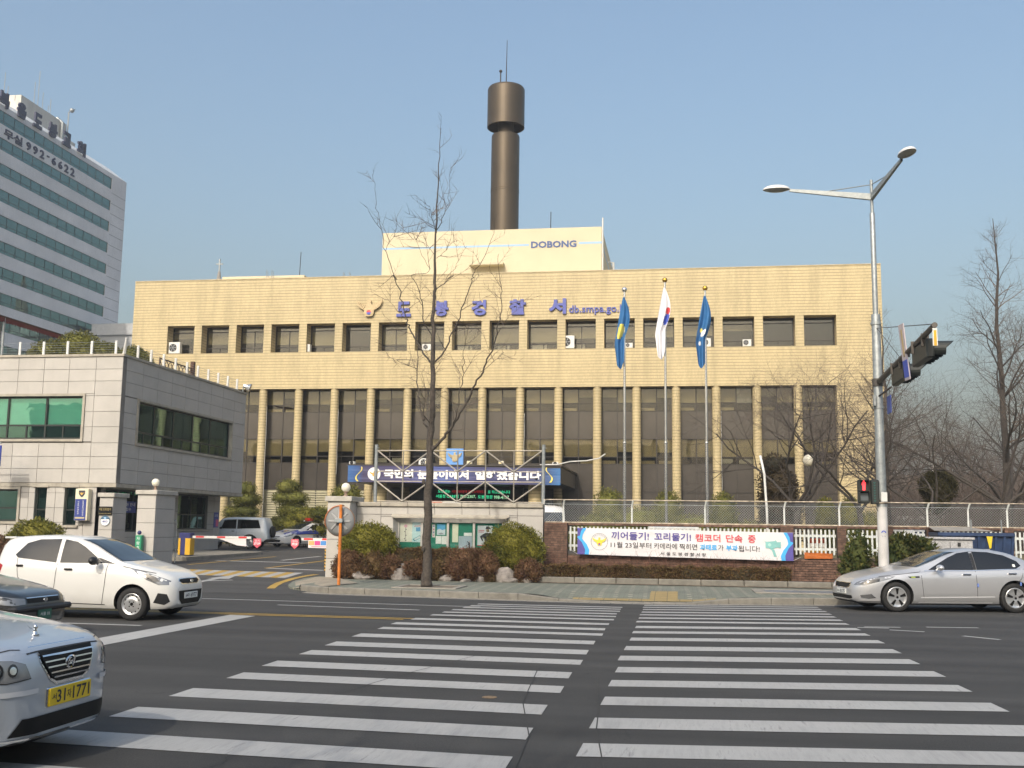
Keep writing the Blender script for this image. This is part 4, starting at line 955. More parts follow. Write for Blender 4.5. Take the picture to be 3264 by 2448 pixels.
for a, c in ((-8.62, -7.95), (-7.87, -7.12), (-7.04, -6.3), (-6.22, -5.39)): MB().box(a, c, 32.585, 32.59, 1.01, 1.84).build("glass_door", tglass("clear_glass", (.93, .95, .94), .0) if "clear_glass" not in MATS else MATS["clear_glass"], nbd)
for s_, x in (("게", -7.55), ("시", -7.08), ("판", -6.66)): text(s_, mat("board_letter", (.1, .1, .1), .5), nbd, (x-.05, 32.525, 1.885), .09, .09, depth=.006, up=Vector((0, -.73, .68)).normalized())
EX = lambda x: -8.8+(x-560)*.00358
EZ = lambda y: 1.85-(y-870)*.00339
def paper(x0, x1, y0, y1, col, lab, name="poster", dz=0):
    t = thing(name, lab, "poster", (EX((x0+x1)/2), 32.65, EZ(y1)), group="papers pinned on the notice board")
    MB().box(EX(x0), EX(x1), 32.650-dz, 32.656-dz, EZ(y1), EZ(y0)).build("sheet", mat("paper_%d" % int(x0*10+y0), col, .7, var=.08, scale=4), t); return t
def flat(t, pts, col, nm, y=32.649, name="print"):
    MB().poly([(EX(px), EZ(py)) for px, py in pts][::-1] if sum((pts[i][0]*pts[(i+1) % len(pts)][1]-pts[(i+1) % len(pts)][0]*pts[i][1]) for i in range(len(pts))) > 0 else [(EX(px), EZ(py)) for px, py in pts], (0, y, 0), X3, Z3, .0006).build(name, mat(nm, col, .7, var=.05), t)
def ecirc(cx, cy, r, n=14): return [(cx+r*math.cos(k*6.283/n), cy+r*math.sin(k*6.283/n)) for k in range(n)]
p = paper(600, 718, 870, 1048, (.72, .70, .62), "cream poster with a single pink flower on a thin stem")
flat(p, ecirc(660, 903, 15), (.62, .32, .42), "petal_pink"); flat(p, [(657, 918), (661, 918), (660, 1045), (656, 1045)], (.12, .1, .12), "stem_dark")
for k, yy in enumerate((935, 955, 990, 1020, 1035)): flat(p, [(658, yy), (658+(-1)**k*13, yy-8), (658+(-1)**k*9, yy+5)], (.12, .1, .12), "stem_dark")
p = paper(719, 805, 870, 1050, (.50, .68, .72), "pale blue poster with a drawing of a mobile phone")
flat(p, [(724, 1022), (790, 985), (803, 1008), (740, 1042)], (.08, .28, .38), "phone_body"); flat(p, [(735, 1020), (785, 992), (795, 1008), (746, 1034)], (.6, .68, .7), "phone_screen", 32.648); flat(p, [(752, 915), (792, 912), (792, 950), (752, 950)], (.12, .35, .6), "photo_blue"); flat(p, [(735, 900), (795, 896), (795, 905), (735, 908)], (.6, .25, .3), "text_red")
p = paper(822, 846, 888, 1050, (.74, .76, .74), "white strip poster beside the tree trunk on notice board")
p = paper(898, 922, 885, 1003, (.70, .62, .62), "narrow leaflet with a column of small pink pictures")
for k in range(4): flat(p, ecirc(910, 903+k*27, 8, 10), ((.5, .2, .3) if k % 2 else (.2, .25, .45)), "dot_%d" % (k % 2))
p = paper(940, 1013, 882, 980, (.10, .38, .66), "bright blue sky poster on the notice board"); flat(p, [(940, 935), (965, 925), (985, 938), (1013, 928), (1013, 980), (940, 980)], (.62, .70, .76), "cloud_white"); flat(p, [(948, 968), (980, 958), (1004, 972), (970, 976)], (.3, .32, .36), "sketch_grey", 32.648)
p = paper(930, 980, 990, 1060, (.76, .77, .76), "white double notice sheet, its left half, below the sky poster"); p = paper(983, 1034, 990, 1064, (.76, .77, .76), "white double notice sheet, its right half, below the sky poster")
p = paper(1076, 1128, 880, 1044, (.74, .74, .60), "tall narrow cream notice in the third board section")
p = paper(1178, 1248, 957, 986, (.74, .76, .76), "small white card in the third board section")
p = paper(1133, 1250, 988, 1108, (.36, .44, .52), "grey blue poster with a man in a suit raising one arm")
flat(p, [(1222, 1100), (1222, 1070), (1215, 1066), (1218, 1050), (1205, 1038), (1208, 1032), (1224, 1044), (1234, 1046), (1236, 1100), (1230, 1100), (1229, 1072), (1227, 1072), (1227, 1100)], (.05, .06, .08), "suit_dark"); flat(p, ecirc(1228, 1038, 5, 8), (.45, .32, .28), "skin_print"); flat(p, [(1136, 1102), (1185, 1096), (1185, 1106), (1136, 1107)], (.6, .1, .12), "headline_red")
p = paper(1298, 1428, 890, 1072, (.60, .64, .70), "recruitment poster with a woman in a dark uniform and peaked cap")
flat(p, [(1368, 915), (1375, 898), (1395, 898), (1412, 918), (1408, 922), (1368, 922)], (.03, .035, .05), "uniform_dark"); flat(p, [(1370, 922), (1400, 922), (1400, 940), (1390, 955), (1376, 945)], (.62, .44, .40), "skin_print")
flat(p, [(1350, 965), (1372, 955), (1405, 955), (1427, 975), (1427, 1060), (1365, 1060), (1358, 1000), (1340, 1000), (1350, 1025), (1340, 1032), (1318, 990)], (.03, .035, .05), "uniform_dark"); flat(p, [(1305, 930), (1358, 930), (1358, 938), (1305, 938)], (.55, .2, .25), "headline_pink"); flat(p, [(1305, 945), (1355, 945), (1355, 952), (1305, 952)], (.55, .2, .25), "headline_pink"); flat(p, [(1298, 1066), (1428, 1066), (1428, 1072), (1298, 1072)], (.6, .1, .2), "headline_red")
# pipe truss on the stone wall
ts = thing("pipe_truss", "steel pipe truss frame standing on top of stone wall", "frame", (-6.9, 33, 2.47))
M_PIPE = mat("pipe_steel", (.36, .33, .28), .42, .6, var=.15, scale=8)
for x in (-9.56, -4.17):
    pt_ = MB().tube([(x, 33, 2.3), (x, 33, 4.31)], .055, 10).build("post", M_GALV, ts); MB().tube([(x, 32.95, 4.2), (x+.12, 32.9, 4.2)], .012, 5).build("hook", M_GALV, pt_)
for z in (4.12, 3.46, 3.14, 2.51): MB().tube([(-9.52, 33, z), (-4.2, 33, z)], .018, 6).build("rail", M_PIPE, ts)
vx = [-9.52, -8.67, -7.78, -6.9, -6.0, -5.1, -4.21]
for x in vx[1:-1]: MB().tube([(x, 33, 2.5), (x, 33, 4.12)], .022, 6).build("upright", M_PIPE, ts)
for za, zb in ((4.12, 3.46), (3.14, 2.51)):
    for i in range(6): MB().tube([(vx[i], 32.98, za if i % 2 == 0 else zb), (vx[i+1], 32.98, zb if i % 2 == 0 else za)], .026, 6).build("diagonal", M_PIPE, ts)

# ------------------------------------------------------------------ gate barriers and small street furniture
M_YEL = mat("barrier_yellow", (.62, .36, .02), .5, var=.1); M_NAVY = mat("barrier_navy", (.025, .03, .13), .45, var=.12); M_RED = mat("signal_red_paint", (.55, .03, .03), .5, var=.08)
M_PINK = mat("stop_pink", (.66, .11, .15), .6, var=.06)
def stop_plate(t, x, y, z, s, rz_):
    u = Vector((math.cos(rz_), math.sin(rz_), 0)); o = Vector((x, y, z))
    MB().poly([(-.15*s, 0), (.15*s, 0), (.15*s, -.24*s), (0, -.38*s), (-.15*s, -.24*s)][::-1], o, u, Z3, .006).build("stop_plate", M_PINK, t)
    n = u.cross(Z3); text("정지", M_WPRINT, t, o-u*.1*s-Z3*.13*s+n*.006, .2*s, .09*s, right=u, depth=.002); text("STOP", M_WPRINT, t, o-u*.12*s-Z3*.24*s+n*.006, .24*s, .085*s, right=u, depth=.002, bold=.03)
def boom(t, x0, x1, y, z, lx):
    MB().bbox(min(x0, x1), max(x0, x1), y-.03, y+.03, z-.05, z+.05, .008).build("boom", M_WHITE, t)
    L = x1-x0
    for k in (.14, .5, .86): c = x0+L*k; MB().bbox(c-.17, c+.17, y-.036, y+.036, z-.025, z+.045, .003).build("red_stripe", M_RED, t)
ba = thing("barrier_gate", "blue and yellow gate barrier with striped boom beside guard house", "barrier", (-19.3, 40.2, .5), group="gate barriers")
MB().bbox(-19.54, -19.08, 40.0, 40.4, .48, 1.36, .02).build("cabinet", M_NAVY, ba); MB().bbox(-19.56, -19.47, 39.985, 40.0, .5, 1.15, .004).bbox(-19.27, -19.06, 39.985, 40.0, .5, 1.15, .004).bbox(-19.08, -19.06, 40.0, 40.38, .5, 1.15, .004).build("yellow_panel", M_YEL, ba)
boom(ba, -19.1, -16.62, 40.2, 1.2, 0); stop_plate(ba, -16.35, 40.15, 1.18, 1.0, .5)
MB().add([(-17.95, 40.18, 1.15), (-16.82, 40.18, 1.15), (-16.82, 40.2, .86), (-17.2, 40.2, .9)], [(0,1,2,3)]).build("hanging_cloth", mat("cloth_white", (.7, .66, .66), .8, var=.1), ba)
bb_ = thing("barrier_gate", "gate barrier boom reaching out from the pillar with a round mirror", "barrier", (-11.4, 37, .25), group="gate barriers")
MB().bbox(-11.5, -11.05, 36.8, 37.2, .24, 1.36, .02).build("cabinet", M_NAVY, bb_); MB().bbox(-11.52, -11.03, 36.785, 36.8, .3, 1.15, .004).build("yellow_panel", M_YEL, bb_)
boom(bb_, -13.4, -11.5, 37, 1.22, 0); stop_plate(bb_, -13.63, 36.95, 1.22, .92, .05)
MB().box(-13.12, -11.6, 36.94, 36.95, .92, 1.18).build("hanging_cloth", mat("cloth_white", (.7, .66, .66), .8), bb_)
for k, c in enumerate(((.72, .36, .14), (.6, .06, .25), (.07, .25, .6), (.1, .5, .25), (.6, .5, .1))): MB().box(-13.1+k*.22, -12.9+k*.22, 36.932, 36.94, 1.02, 1.17).build("cloth_square", mat("sq_%d" % k, c, .6, var=.1), bb_)
MB().box(-13.0, -11.8, 36.935, 36.94, .955, .975).build("cloth_line", mat("line_red", (.5, .12, .15), .6), bb_)
def hazard(x, y, z0, z1, lab):
    t = thing("hazard_post", lab, "post", (x, y, z0), group="hazard striped posts")
    MB().tube([(x, y, z0), (x, y, z1)], .075, 14).build("core", M_BLACK, t); n = 7
    b = MB(); h = (z1-z0)/n
    for k in range(n):
        vs = []
        for i in range(15):
            a = 2*math.pi*i/14; dz = .5*h*math.sin(a*.5); vs += [(x+.079*math.cos(a), y+.079*math.sin(a), z0+k*h+dz), (x+.079*math.cos(a), y+.079*math.sin(a), z0+k*h+dz+.5*h)]
        b.add(vs, [(2*i, 2*i+2, 2*i+3, 2*i+1) for i in range(14)])
    b.build("yellow_band", M_YEL, t)
hazard(-11.62, 34.6, zc(34.6), .93, "black and yellow striped post by the pillar with a round mirror"); hazard(-19.07, 37.75, zc(37.7), 1.03, "black and yellow striped post beside the tall gate pillar")
gp = thing("sign_post", "short green post with white letters in front of the tall gate pillar", "post", (-19.0, 35.8, .2))
MB().bbox(-19.11, -18.87, 35.72, 35.9, .22, 1.29, .02).build("body", mat("post_green", (.02, .26, .13), .5, var=.1), gp); MB().ball((-19, 35.8, 1.38), .075).build("knob", M_NAVY, gp)
for k, s_ in enumerate("차량주"): text(s_, M_WPRINT, gp, (-19.05, 35.72, 1.12-k*.17), .12, .12, depth=.004)
hp = thing("steel_hoop", "tall steel hoop rail against the side of the gate pillar", "rail", (-18.6, 37.7, .28))
P = [(-18.73, 37.65, .28), (-18.73, 37.65, 1.7)] + [(-18.62-.11*math.cos(k*math.pi/8), 37.65, 1.72+.11*math.sin(k*math.pi/8)) for k in range(9)] + [(-18.51, 37.65, 1.7), (-18.51, 37.65, .28)]
MB().tube(P, .02, 8).tube([(-18.73, 37.65, 1.2), (-18.51, 37.65, 1.2)], .012, 6).build("hoop", M_GALV, hp)
# convex mirror seen from behind
mr = thing("convex_mirror", "round traffic mirror on an orange post seen from behind", "mirror", (-8.92, 27.6, .16))
MB().tube([(-8.92, 27.6, .12), (-8.93, 27.6, 2.28)], .042, 12).build("post", mat("orange_paint", (.55, .17, .025), .55, var=.25, scale=5, streak=.3), mr)
MB().lathe([(.001, .0), (.15, .005), (.30, .03), (.395, .08), (.40, .10), (.36, .10)], (-9.0, 27.68, 1.84), 36, 'y', close=False).build("back_shell", mat("mirror_grey", (.20, .205, .205), .6, var=.12), mr, smooth=True)
MB().lathe([(.39, .10), (.2, .12), (.001, .13)], (-9.0, 27.68, 1.84), 30, 'y', close=False).build("mirror_glass", glass("mirror_glass", (.8, .8, .8), .03, 1, 1.), mr)
b = MB()
for k in range(8):
    a = math.pi/4*k; u = Vector((math.cos(a), 0, math.sin(a))); v = Vector((-math.sin(a), 0, math.cos(a))); o = Vector((-9.0, 27.675, 1.84))
    P = [o+u*.06-v*.03, o+u*.06+v*.03, o+u*.31+v*.026+Y3*.035, o+u*.31-v*.026+Y3*.035]; Q = [o+u*.06-v*.02-Y3*.02, o+u*.06+v*.02-Y3*.02, o+u*.30+v*.018+Y3*.012, o+u*.30-v*.018+Y3*.012]
    b.add(P+Q, [(7,6,5,4), (4,5,1,0), (5,6,2,1), (6,7,3,2), (7,4,0,3)])
b.build("rib", mat("mirror_rib", (.30, .305, .305), .6, var=.1) if True else mat("mirror_grey", (.20, .205, .205), .6), mr); MB().bbox(-9.08, -8.86, 27.53, 27.68, 1.80, 1.91, .01).build("clamp", M_GALV, mr)
hb_ = MB(); hn = 20
for i in range(hn+1):
    a = R(85)+R(115)*i/hn
    for r_, y_ in ((.405, .06), (.43, .075), (.435, .32), (.41, .32)): hb_.v.append((-9.0+r_*math.cos(a), 27.68+y_, 1.84+r_*math.sin(a)))
for i in range(hn):
    for k in range(3): hb_.face(i*4+k, i*4+4+k, i*4+5+k, i*4+1+k)
hb_.build("hood", mat("hood_orange", (.42, .15, .06), .55, var=.1), mr, smooth=True)
MB().lathe([(.40, .085), (.412, .09), (.412, .115), (.39, .12)], (-9.0, 27.68, 1.84), 36, 'y', close=False).build("rim", mat("rim_brown", (.26, .13, .06), .55, var=.1), mr, smooth=True)
# ------------------------------------------------------------------ brick wall, pickets, chain link, banner
M_BRICK = mat("brick", (.165, .095, .068), .85, var=.45, scale=9, bump=.4, bscale=80, rand=.45); M_BRICKI = mat("brick_run", (.165, .095, .068), .85, var=.45, scale=9, bump=.4, bscale=80, island=.45)
M_MORT = mat("mortar", (.075, .062, .052), .95, var=.3, scale=12)
bw = thing("brick_wall", "weathered dark brick wall with piers and a low parapet along the pavement", "wall", (3, 32.7, .15))
WY = 32.6
piers = [(-4.08, -3.36), (2.95, 3.33), (4.57, 4.83), (5.92, 6.15), (7.08, 7.42), (9.2, 9.45), (12.0, 12.3), (15, 15.3)]
low = (-3.36, 18.0, .12, .98)
b = MB().box(low[0], low[1], WY+.06, WY+.3, low[2], low[3]-.01)
for a, c in piers: b.box(a+.012, c-.012, WY+.012-.04, WY+.3, .12, 1.9)
b.box(low[0], low[1], WY+.11, WY+.25, 1.82, 1.9)
b.build("wall_core", M_MORT, bw)
BL, BH, BD = .205, .064, .1; count = 0; run = MB(); br_me = {}
def brick(x0, x1, z, y, part):
    global count
    y += rnd.uniform(-.004, .004)
    if part and count < 300:
        w = round(x1-x0, 2); k = w
        if k not in br_me: br_me[k] = MB().bbox(-w/2+.005, w/2-.005, 0, BD, .004, BH, .004).mesh("brick", M_BRICK)
        link("brick", br_me[k], bw, ((x0+x1)/2, y, z)); count += 1
    else: run.box(x0+.005, x1-.005, y, y+BD, z+.004, z+BH)
def course(a, c, z, y, off, part):
    x = a-off*BL/2
    while x < c-.02:
        x0, x1 = max(a, x), min(c, x+BL)
        if x1-x0 > .03: brick(x0, x1, z, y, part)
        x += BL
for pi, (a, c) in enumerate(piers):
    for k in range(25): course(a, c, .14+k*.071, WY-.04, k % 2, pi in (0, 2))
for k in range(11): course(3.33, 4.57, .14+k*.071, WY, k % 2, k > 2)
for k in range(11): course(-3.36, 2.95, .14+k*.071, WY, k % 2, False); course(4.83, 12, .14+k*.071, WY, k % 2, False)
for a, c in zip([-3.36]+[p_[1] for p_ in piers[1:]], [p_[0] for p_ in piers[1:]]): course(a, min(c, 16), 1.828, WY+.05, 0, False)
tag(run.build("brick_courses", M_BRICKI, bw), kind="stuff")
# picket panels
M_PICK = mat("white_picket_paint", (.55, .58, .57), .6, var=.12, scale=8)
pk_me = MB().bbox(-.027, .027, 0, .022, 0, .74, .006).mesh("picket", M_PICK)
for a, c, lab in ((-3.34, 2.93, "long white picket panel behind the white banner"), (3.35, 4.55, "white picket panel right of the banner with orange goods behind"), (4.85, 5.9, "white picket panel partly hidden by the lamp pole and shrub"), (6.17, 7.06, "white picket panel above the leafy shrub"), (7.44, 9.18, "white picket panel behind the blue container"), (9.47, 11.98, "white picket panel at the picture edge past the blue container")):
    t = thing("picket_fence", lab, "fence", ((a+c)/2, WY+.12, 1.0), group="white picket panels in the brick wall")
    MB().box(a, c, WY+.13, WY+.16, 1.57, 1.64).build("rail", M_PICK, t); MB().box(a, c, WY+.13, WY+.16, 1.18, 1.25).build("rail", M_PICK, t)
    n = int((c-a)/.118)
    for k in range(n): link("picket", pk_me, t, (a+.06+k*(c-a-.12)/max(1, n-1), WY+.106, 1.05+rnd.uniform(-.01, .01)))
# chain link above
cf = thing("chain_link_fence", "chain link fence with cranked white posts on top of brick wall", "fence", (3, 32.75, 1.9))
M_FPOST = mat("fence_post_paint", (.62, .64, .62), .55, var=.15, scale=10, streak=.3); FY = WY+.18
for x in (-4.12, -3.51, -1.42, .77, 3.09, 4.67, 7.15, 8.28, 9.35, 11.5, 13.6, 15.7, 17.6): MB().tube([(x, FY, 1.85), (x, FY, 2.40), (x+.04, FY-.10, 2.60)], .028, 8).build("post", M_FPOST, cf)
M_RUST = mat("rusty_rail", (.42, .36, .28), .7, .2, var=.5, scale=7)
MB().tube([(-4.12, FY-.10, 2.60), (17.6, FY-.10, 2.60)], .018, 6).build("rail", M_RUST, cf); MB().tube([(-4.12, FY, 2.47), (17.6, FY, 2.47)], .012, 6).build("rail", M_GALV, cf); MB().box(-4.12, 17.6, FY-.02, FY+.02, 1.9, 1.935).build("rail", M_RUST, cf)
b = MB(); s_ = .075
for k in range(int((17.6+4.12+.55)/s_)):
    x = -4.12+k*s_
    for d in (1, -1):
        xa, xb = x, x-d*.53
        za, zb = 1.93, 2.46
        if xb < -4.12 or xa > 17.6: continue
        b.tube([(xa, FY+.004*d, za), (xb, FY+.004*d, zb)], .0032, 3, cap=False)
tag(b.build("wire_mesh", mat("wire_galv", (.42, .44, .44), .5, .5, var=.1), cf), kind="stuff")
for z in (2.52, 2.56): MB().tube([(-4.12, FY-.05, z), (17.6, FY-.05, z)], .004, 4).build("top_wire", M_GALV, cf)
# white banner
wbn = thing("street_banner", "white banner with blue ends and traffic enforcement slogan tied to pickets", "banner", (0, 32.45, .9))
BYY = 32.42; zl0, zr0, zl1, zr1 = .96, .87, 1.75, 1.69
BZ = lambda x, v: (zl0+(zr0-zl0)*(x+3.04)/6.33)*(1-v)+(zl1+(zr1-zl1)*(x+3.04)/6.33)*v
cloth(-3.04, 3.29, BYY, zl0, zr0, zl1, zr1, .010, 80, 16, 2.0, 1.6).build("cloth", mat("banner_white", (.66, .65, .67), .75, var=.05, scale=1.5), wbn, smooth=True)
BU = Vector((6.33, 0, -.075)).normalized()
def BO(x, v): return Vector((x, BYY-.014, BZ(x, v)))
M_PURP = mat("print_violet", (.085, .07, .30), .6, var=.08); M_PRED = mat("print_red", (.62, .06, .08), .6, var=.06); M_PSKY = mat("print_sky", (.05, .38, .78), .6, var=.06); M_PBLK = mat("print_black", (.03, .028, .03), .6, var=.05); M_PTEAL = mat("print_teal", (.20, .45, .44), .6, var=.1)
def bsh(pts, m, nm, d=.003, y=.0): MB().poly(pts, (0, BYY-.014-y, 0), X3, Z3, d).build(nm, m, wbn)
for sx, x in ((1, -3.04), (-1, 3.29)):
    top = BZ(x, 1)-.004; bot = BZ(x, 0)+.004; P = [(0, bot), (.34, bot), (.36, bot+.13), (.28, bot+.3), (.18, bot+.42), (.14, (bot+top)/2+.08), (.16, (bot+top)/2+.2), (.27, top), (0, top)]
    P = [(x+sx*a, z) for a, z in P]; bsh(P if sx > 0 else P[::-1], M_PSKY, "corner_wave")
    Q = [(0, bot), (.22, bot), (.23, bot+.15), (.13, bot+.36), (.0, bot+.5)]; Q = [(x+sx*a, z) for a, z in Q]; bsh(Q if sx > 0 else Q[::-1], M_PURP, "corner_wave", .003, .003)
    Q = [(0, bot+.53), (.08, bot+.56), (.10, bot+.68), (.17, top), (0, top)]; Q = [(x+sx*a, z) for a, z in Q]; bsh(Q if sx > 0 else Q[::-1], M_PURP, "corner_wave", .003, .003)
ecx, ecz = -2.38, BZ(-2.38, .5)
ring = circ(.252, 32, ecx, ecz) ; inner = circ(.245, 32, ecx, ecz)
rb = MB()
for i in range(32): a, c = ring[i], ring[(i+1) % 32]; d, e = inner[(i+1) % 32], inner[i]; rb.add([(a[0], BYY-.017, a[1]), (c[0], BYY-.017, c[1]), (d[0], BYY-.017, d[1]), (e[0], BYY-.017, e[1])], [(0,1,2,3)])
rb.build("seal_ring", M_PBLK, wbn)
bsh([(ecx+x*.21, ecz-.06+y*.19) for x, y in EAGLE], mat("print_yellow", (.68, .60, .06), .6, var=.08), "seal_eagle")
for sg_, mm in ((0, M_TRED), (math.pi, M_TBLUE)): bsh(circ(.035, 10, ecx, ecz-.07, sg_, sg_+math.pi), mm, "seal_roundel", .003, .003)
for k, c_ in enumerate("서울지방경찰청"):
    a = math.pi/2+.85-k*.283; text(c_, M_PBLK, wbn, (ecx+.205*math.cos(a)-.014, BYY-.014, ecz+.205*math.sin(a)-.014), .028, .028, depth=.003, name="seal_text")
for body, m, x0, x1, v, h, bo in (("끼어들기!", M_PURP, -2.02, -.90, .60, .235, .015), ("꼬리물기!", M_PURP, -.74, .34, .60, .235, .015), ("캠코더", M_PRED, .47, 1.20, .60, .225, .015), ("단속", M_PRED, 1.36, 1.84, .60, .225, .015), ("중", M_PRED, 2.00, 2.22, .60, .225, .015),
    ("11월 23일부터", M_PBLK, -2.04, -.83, .29, .175, .006), ("카메라에", M_PBLK, -.75, -.07, .29, .175, .006), ("찍히면", M_PBLK, .0, .52, .29, .175, .006), ("과태료", M_PSKY, .60, 1.10, .29, .175, .03), ("가", M_PBLK, 1.13, 1.29, .29, .17, .006), ("부과", M_PSKY, 1.36, 1.70, .29, .175, .03), ("됩니다!", M_PBLK, 1.72, 2.33, .28, .175, .006), ("서 울 도 봉 경 찰 서 장", M_PBLK, -.56, .78, .06, .10, .012)):
    text(body, m, wbn, BO(x0, v), x1-x0, h, right=BU, depth=.003, bold=bo, name="slogan")
cz_ = BZ(2.7, .5)
bsh([(2.42, cz_+.22), (2.48, cz_+.14), (2.54, cz_+.13), (2.75, cz_+.15), (2.80, cz_+.18), (2.83, cz_+.12), (2.94, cz_+.13), (2.94, cz_-.05), (2.83, cz_-.03), (2.72, cz_-.07), (2.76, cz_-.12), (2.82, cz_-.30), (2.74, cz_-.30), (2.68, cz_-.12), (2.60, cz_-.06), (2.50, cz_-.05), (2.50, cz_+.11), (2.45, cz_+.17)][::-1], M_PTEAL, "camcorder"); bsh(circ(.05, 12, 2.62, cz_+.04), mat("print_teal_light", (.34, .58, .55), .6), "camcorder_lens", .003, .003)
for x, z in ((-3.04, 1.74), (3.29, 1.68), (-3.04, .97), (3.29, .88)): MB().tube([(x, BYY, z), (x+(.25 if x > 0 else -.2), WY+.1, z+(.1 if z < 1.2 else .03))], .005, 4).build("tie_cord", M_WHITE, wbn)
# planter kerb
pk = thing("planter_kerb", "low concrete kerb stones in front of the clipped hedge", "kerb", (0, 31.2, .15))
x = -4.2
while x < 9: MB().bbox(x+.005, x+1.19, 31.12+.06*max(0, x+1)/4, 31.3+.06*max(0, x+1)/4, .12, .33, .015).build("kerb_stone", M_KERB, pk); x += 1.2
bed = sheet("planting_bed", [-10.1, -7, -4, 0, 4, 9], [31.0, 31.6, 32.55], lambda x, y: .17 if y < 31.1 else .22, M_EARTH)
# ------------------------------------------------------------------ street lamp with traffic signal arm
PX, PY = 5.12, 28.5
lp = thing("street_lamp", "tall galvanised street lamp pole with two lamp arms beside the crossing", "street lamp", (PX, PY, .16))
M_WRAP = mat("pole_wrap", (.52, .51, .50), .7, var=.1, scale=3)
MB().lathe([(.26, 0), (.26, .04), (.14, .06)], (PX, PY, .155), 20).build("base_plate", M_GALV, lp)
MB().lathe([(.132, .1), (.125, 2.25)], (PX, PY, .155), 24).build("wrapped_foot", M_WRAP, lp, auto=40)
MB().lathe([(.125, 2.40), (.116, 4.0), (.112, 7.2), (.108, 7.22), (.07, 7.24), (.068, 9.95), (.06, 9.97), (.042, 9.98), (.04, 10.87)], (PX, PY, .155), 20).build("pole", M_GALV, lp, auto=40)
for z in (2.38, 4.9, 7.1): MB().lathe([(.135, 0), (.135, .07)], (PX, PY, z), 20).build("band", M_GALV, lp)
def lamp_arm(d, tip_z):
    d = Vector(d).normalized(); o = Vector((PX, PY, 10.56)); e = o+d*2.12+Z3*(tip_z-10.56); sd = d.cross(Z3)
    a = MB()
    for k in range(5):
        u = k/4; p = o.lerp(e, u); h = .085*(1-u)+.035*u; w_ = .045*(1-u)+.03*u; a.v += [tuple(p-sd*w_-Z3*h), tuple(p+sd*w_-Z3*h), tuple(p+sd*w_+Z3*h), tuple(p-sd*w_+Z3*h)]
    for k in range(4):
        for i in range(4): j = (i+1) % 4; a.face(k*4+i, k*4+j, k*4+4+j, k*4+4+i)
    ar = a.build("arm", M_GALV, lp); MB().tube([Vector((PX, PY, 10.9)), o.lerp(e, .55)+Z3*.05], .015, 5).build("stay", M_GALV, ar)
    h = MB(); L = .36; c = e+d*(L-.02)+Z3*.03; prof = []
    for i in range(9):
        for k in range(20):
            an = 2*math.pi*k/20; rr = math.sin(math.pi/2*min(1, i/8*1.0)); zz = math.cos(math.pi/2*i/8)
            h.v.append(tuple(c+d*(L*rr*math.cos(an))+sd*(.19*rr*math.sin(an))+Z3*(.13*zz)))
    for i in range(8):
        for k in range(20): k2 = (k+1) % 20; h.face(i*20+k, (i+1)*20+k, (i+1)*20+k2, i*20+k2)
    hd = h.build("lamp_head", M_WHITE, lp, smooth=True)
    g = MB()
    for k in range(20): an = 2*math.pi*k/20; g.v.append(tuple(c+d*(L*math.cos(an))+sd*(.19*math.sin(an))))
    for i, (r_, z_) in enumerate(((.9, -.015), (.55, -.05), (.1, -.06))):
        for k in range(20): an = 2*math.pi*k/20; g.v.append(tuple(c+d*(L*r_*math.cos(an))+sd*(.19*r_*math.sin(an))+Z3*z_))
    for i in range(3):
        for k in range(20): k2 = (k+1) % 20; g.face(i*20+k, (i+1)*20+k, (i+1)*20+k2, i*20+k2)
    g.build("diffuser", glass("lamp_diffuser", (.25, .26, .26), .15), hd, smooth=True)
lamp_arm((-1, 0, 0), 10.82); lamp_arm((.17, -.98, 0), 10.84)
text("도 봉", mat("pole_mark", (.1, .12, .2), .6), lp, (PX-.05, PY-.134, 1.62), .1, .03, depth=.004)
MB().poly(circ(.06, 12, 0, 0, 0, math.pi) + circ(.035, 8, 0, 0, 0, math.pi)[::-1], (PX, PY-.131, 1.72), X3, Z3, .003).build("pole_emblem", M_TBLUE, lp)
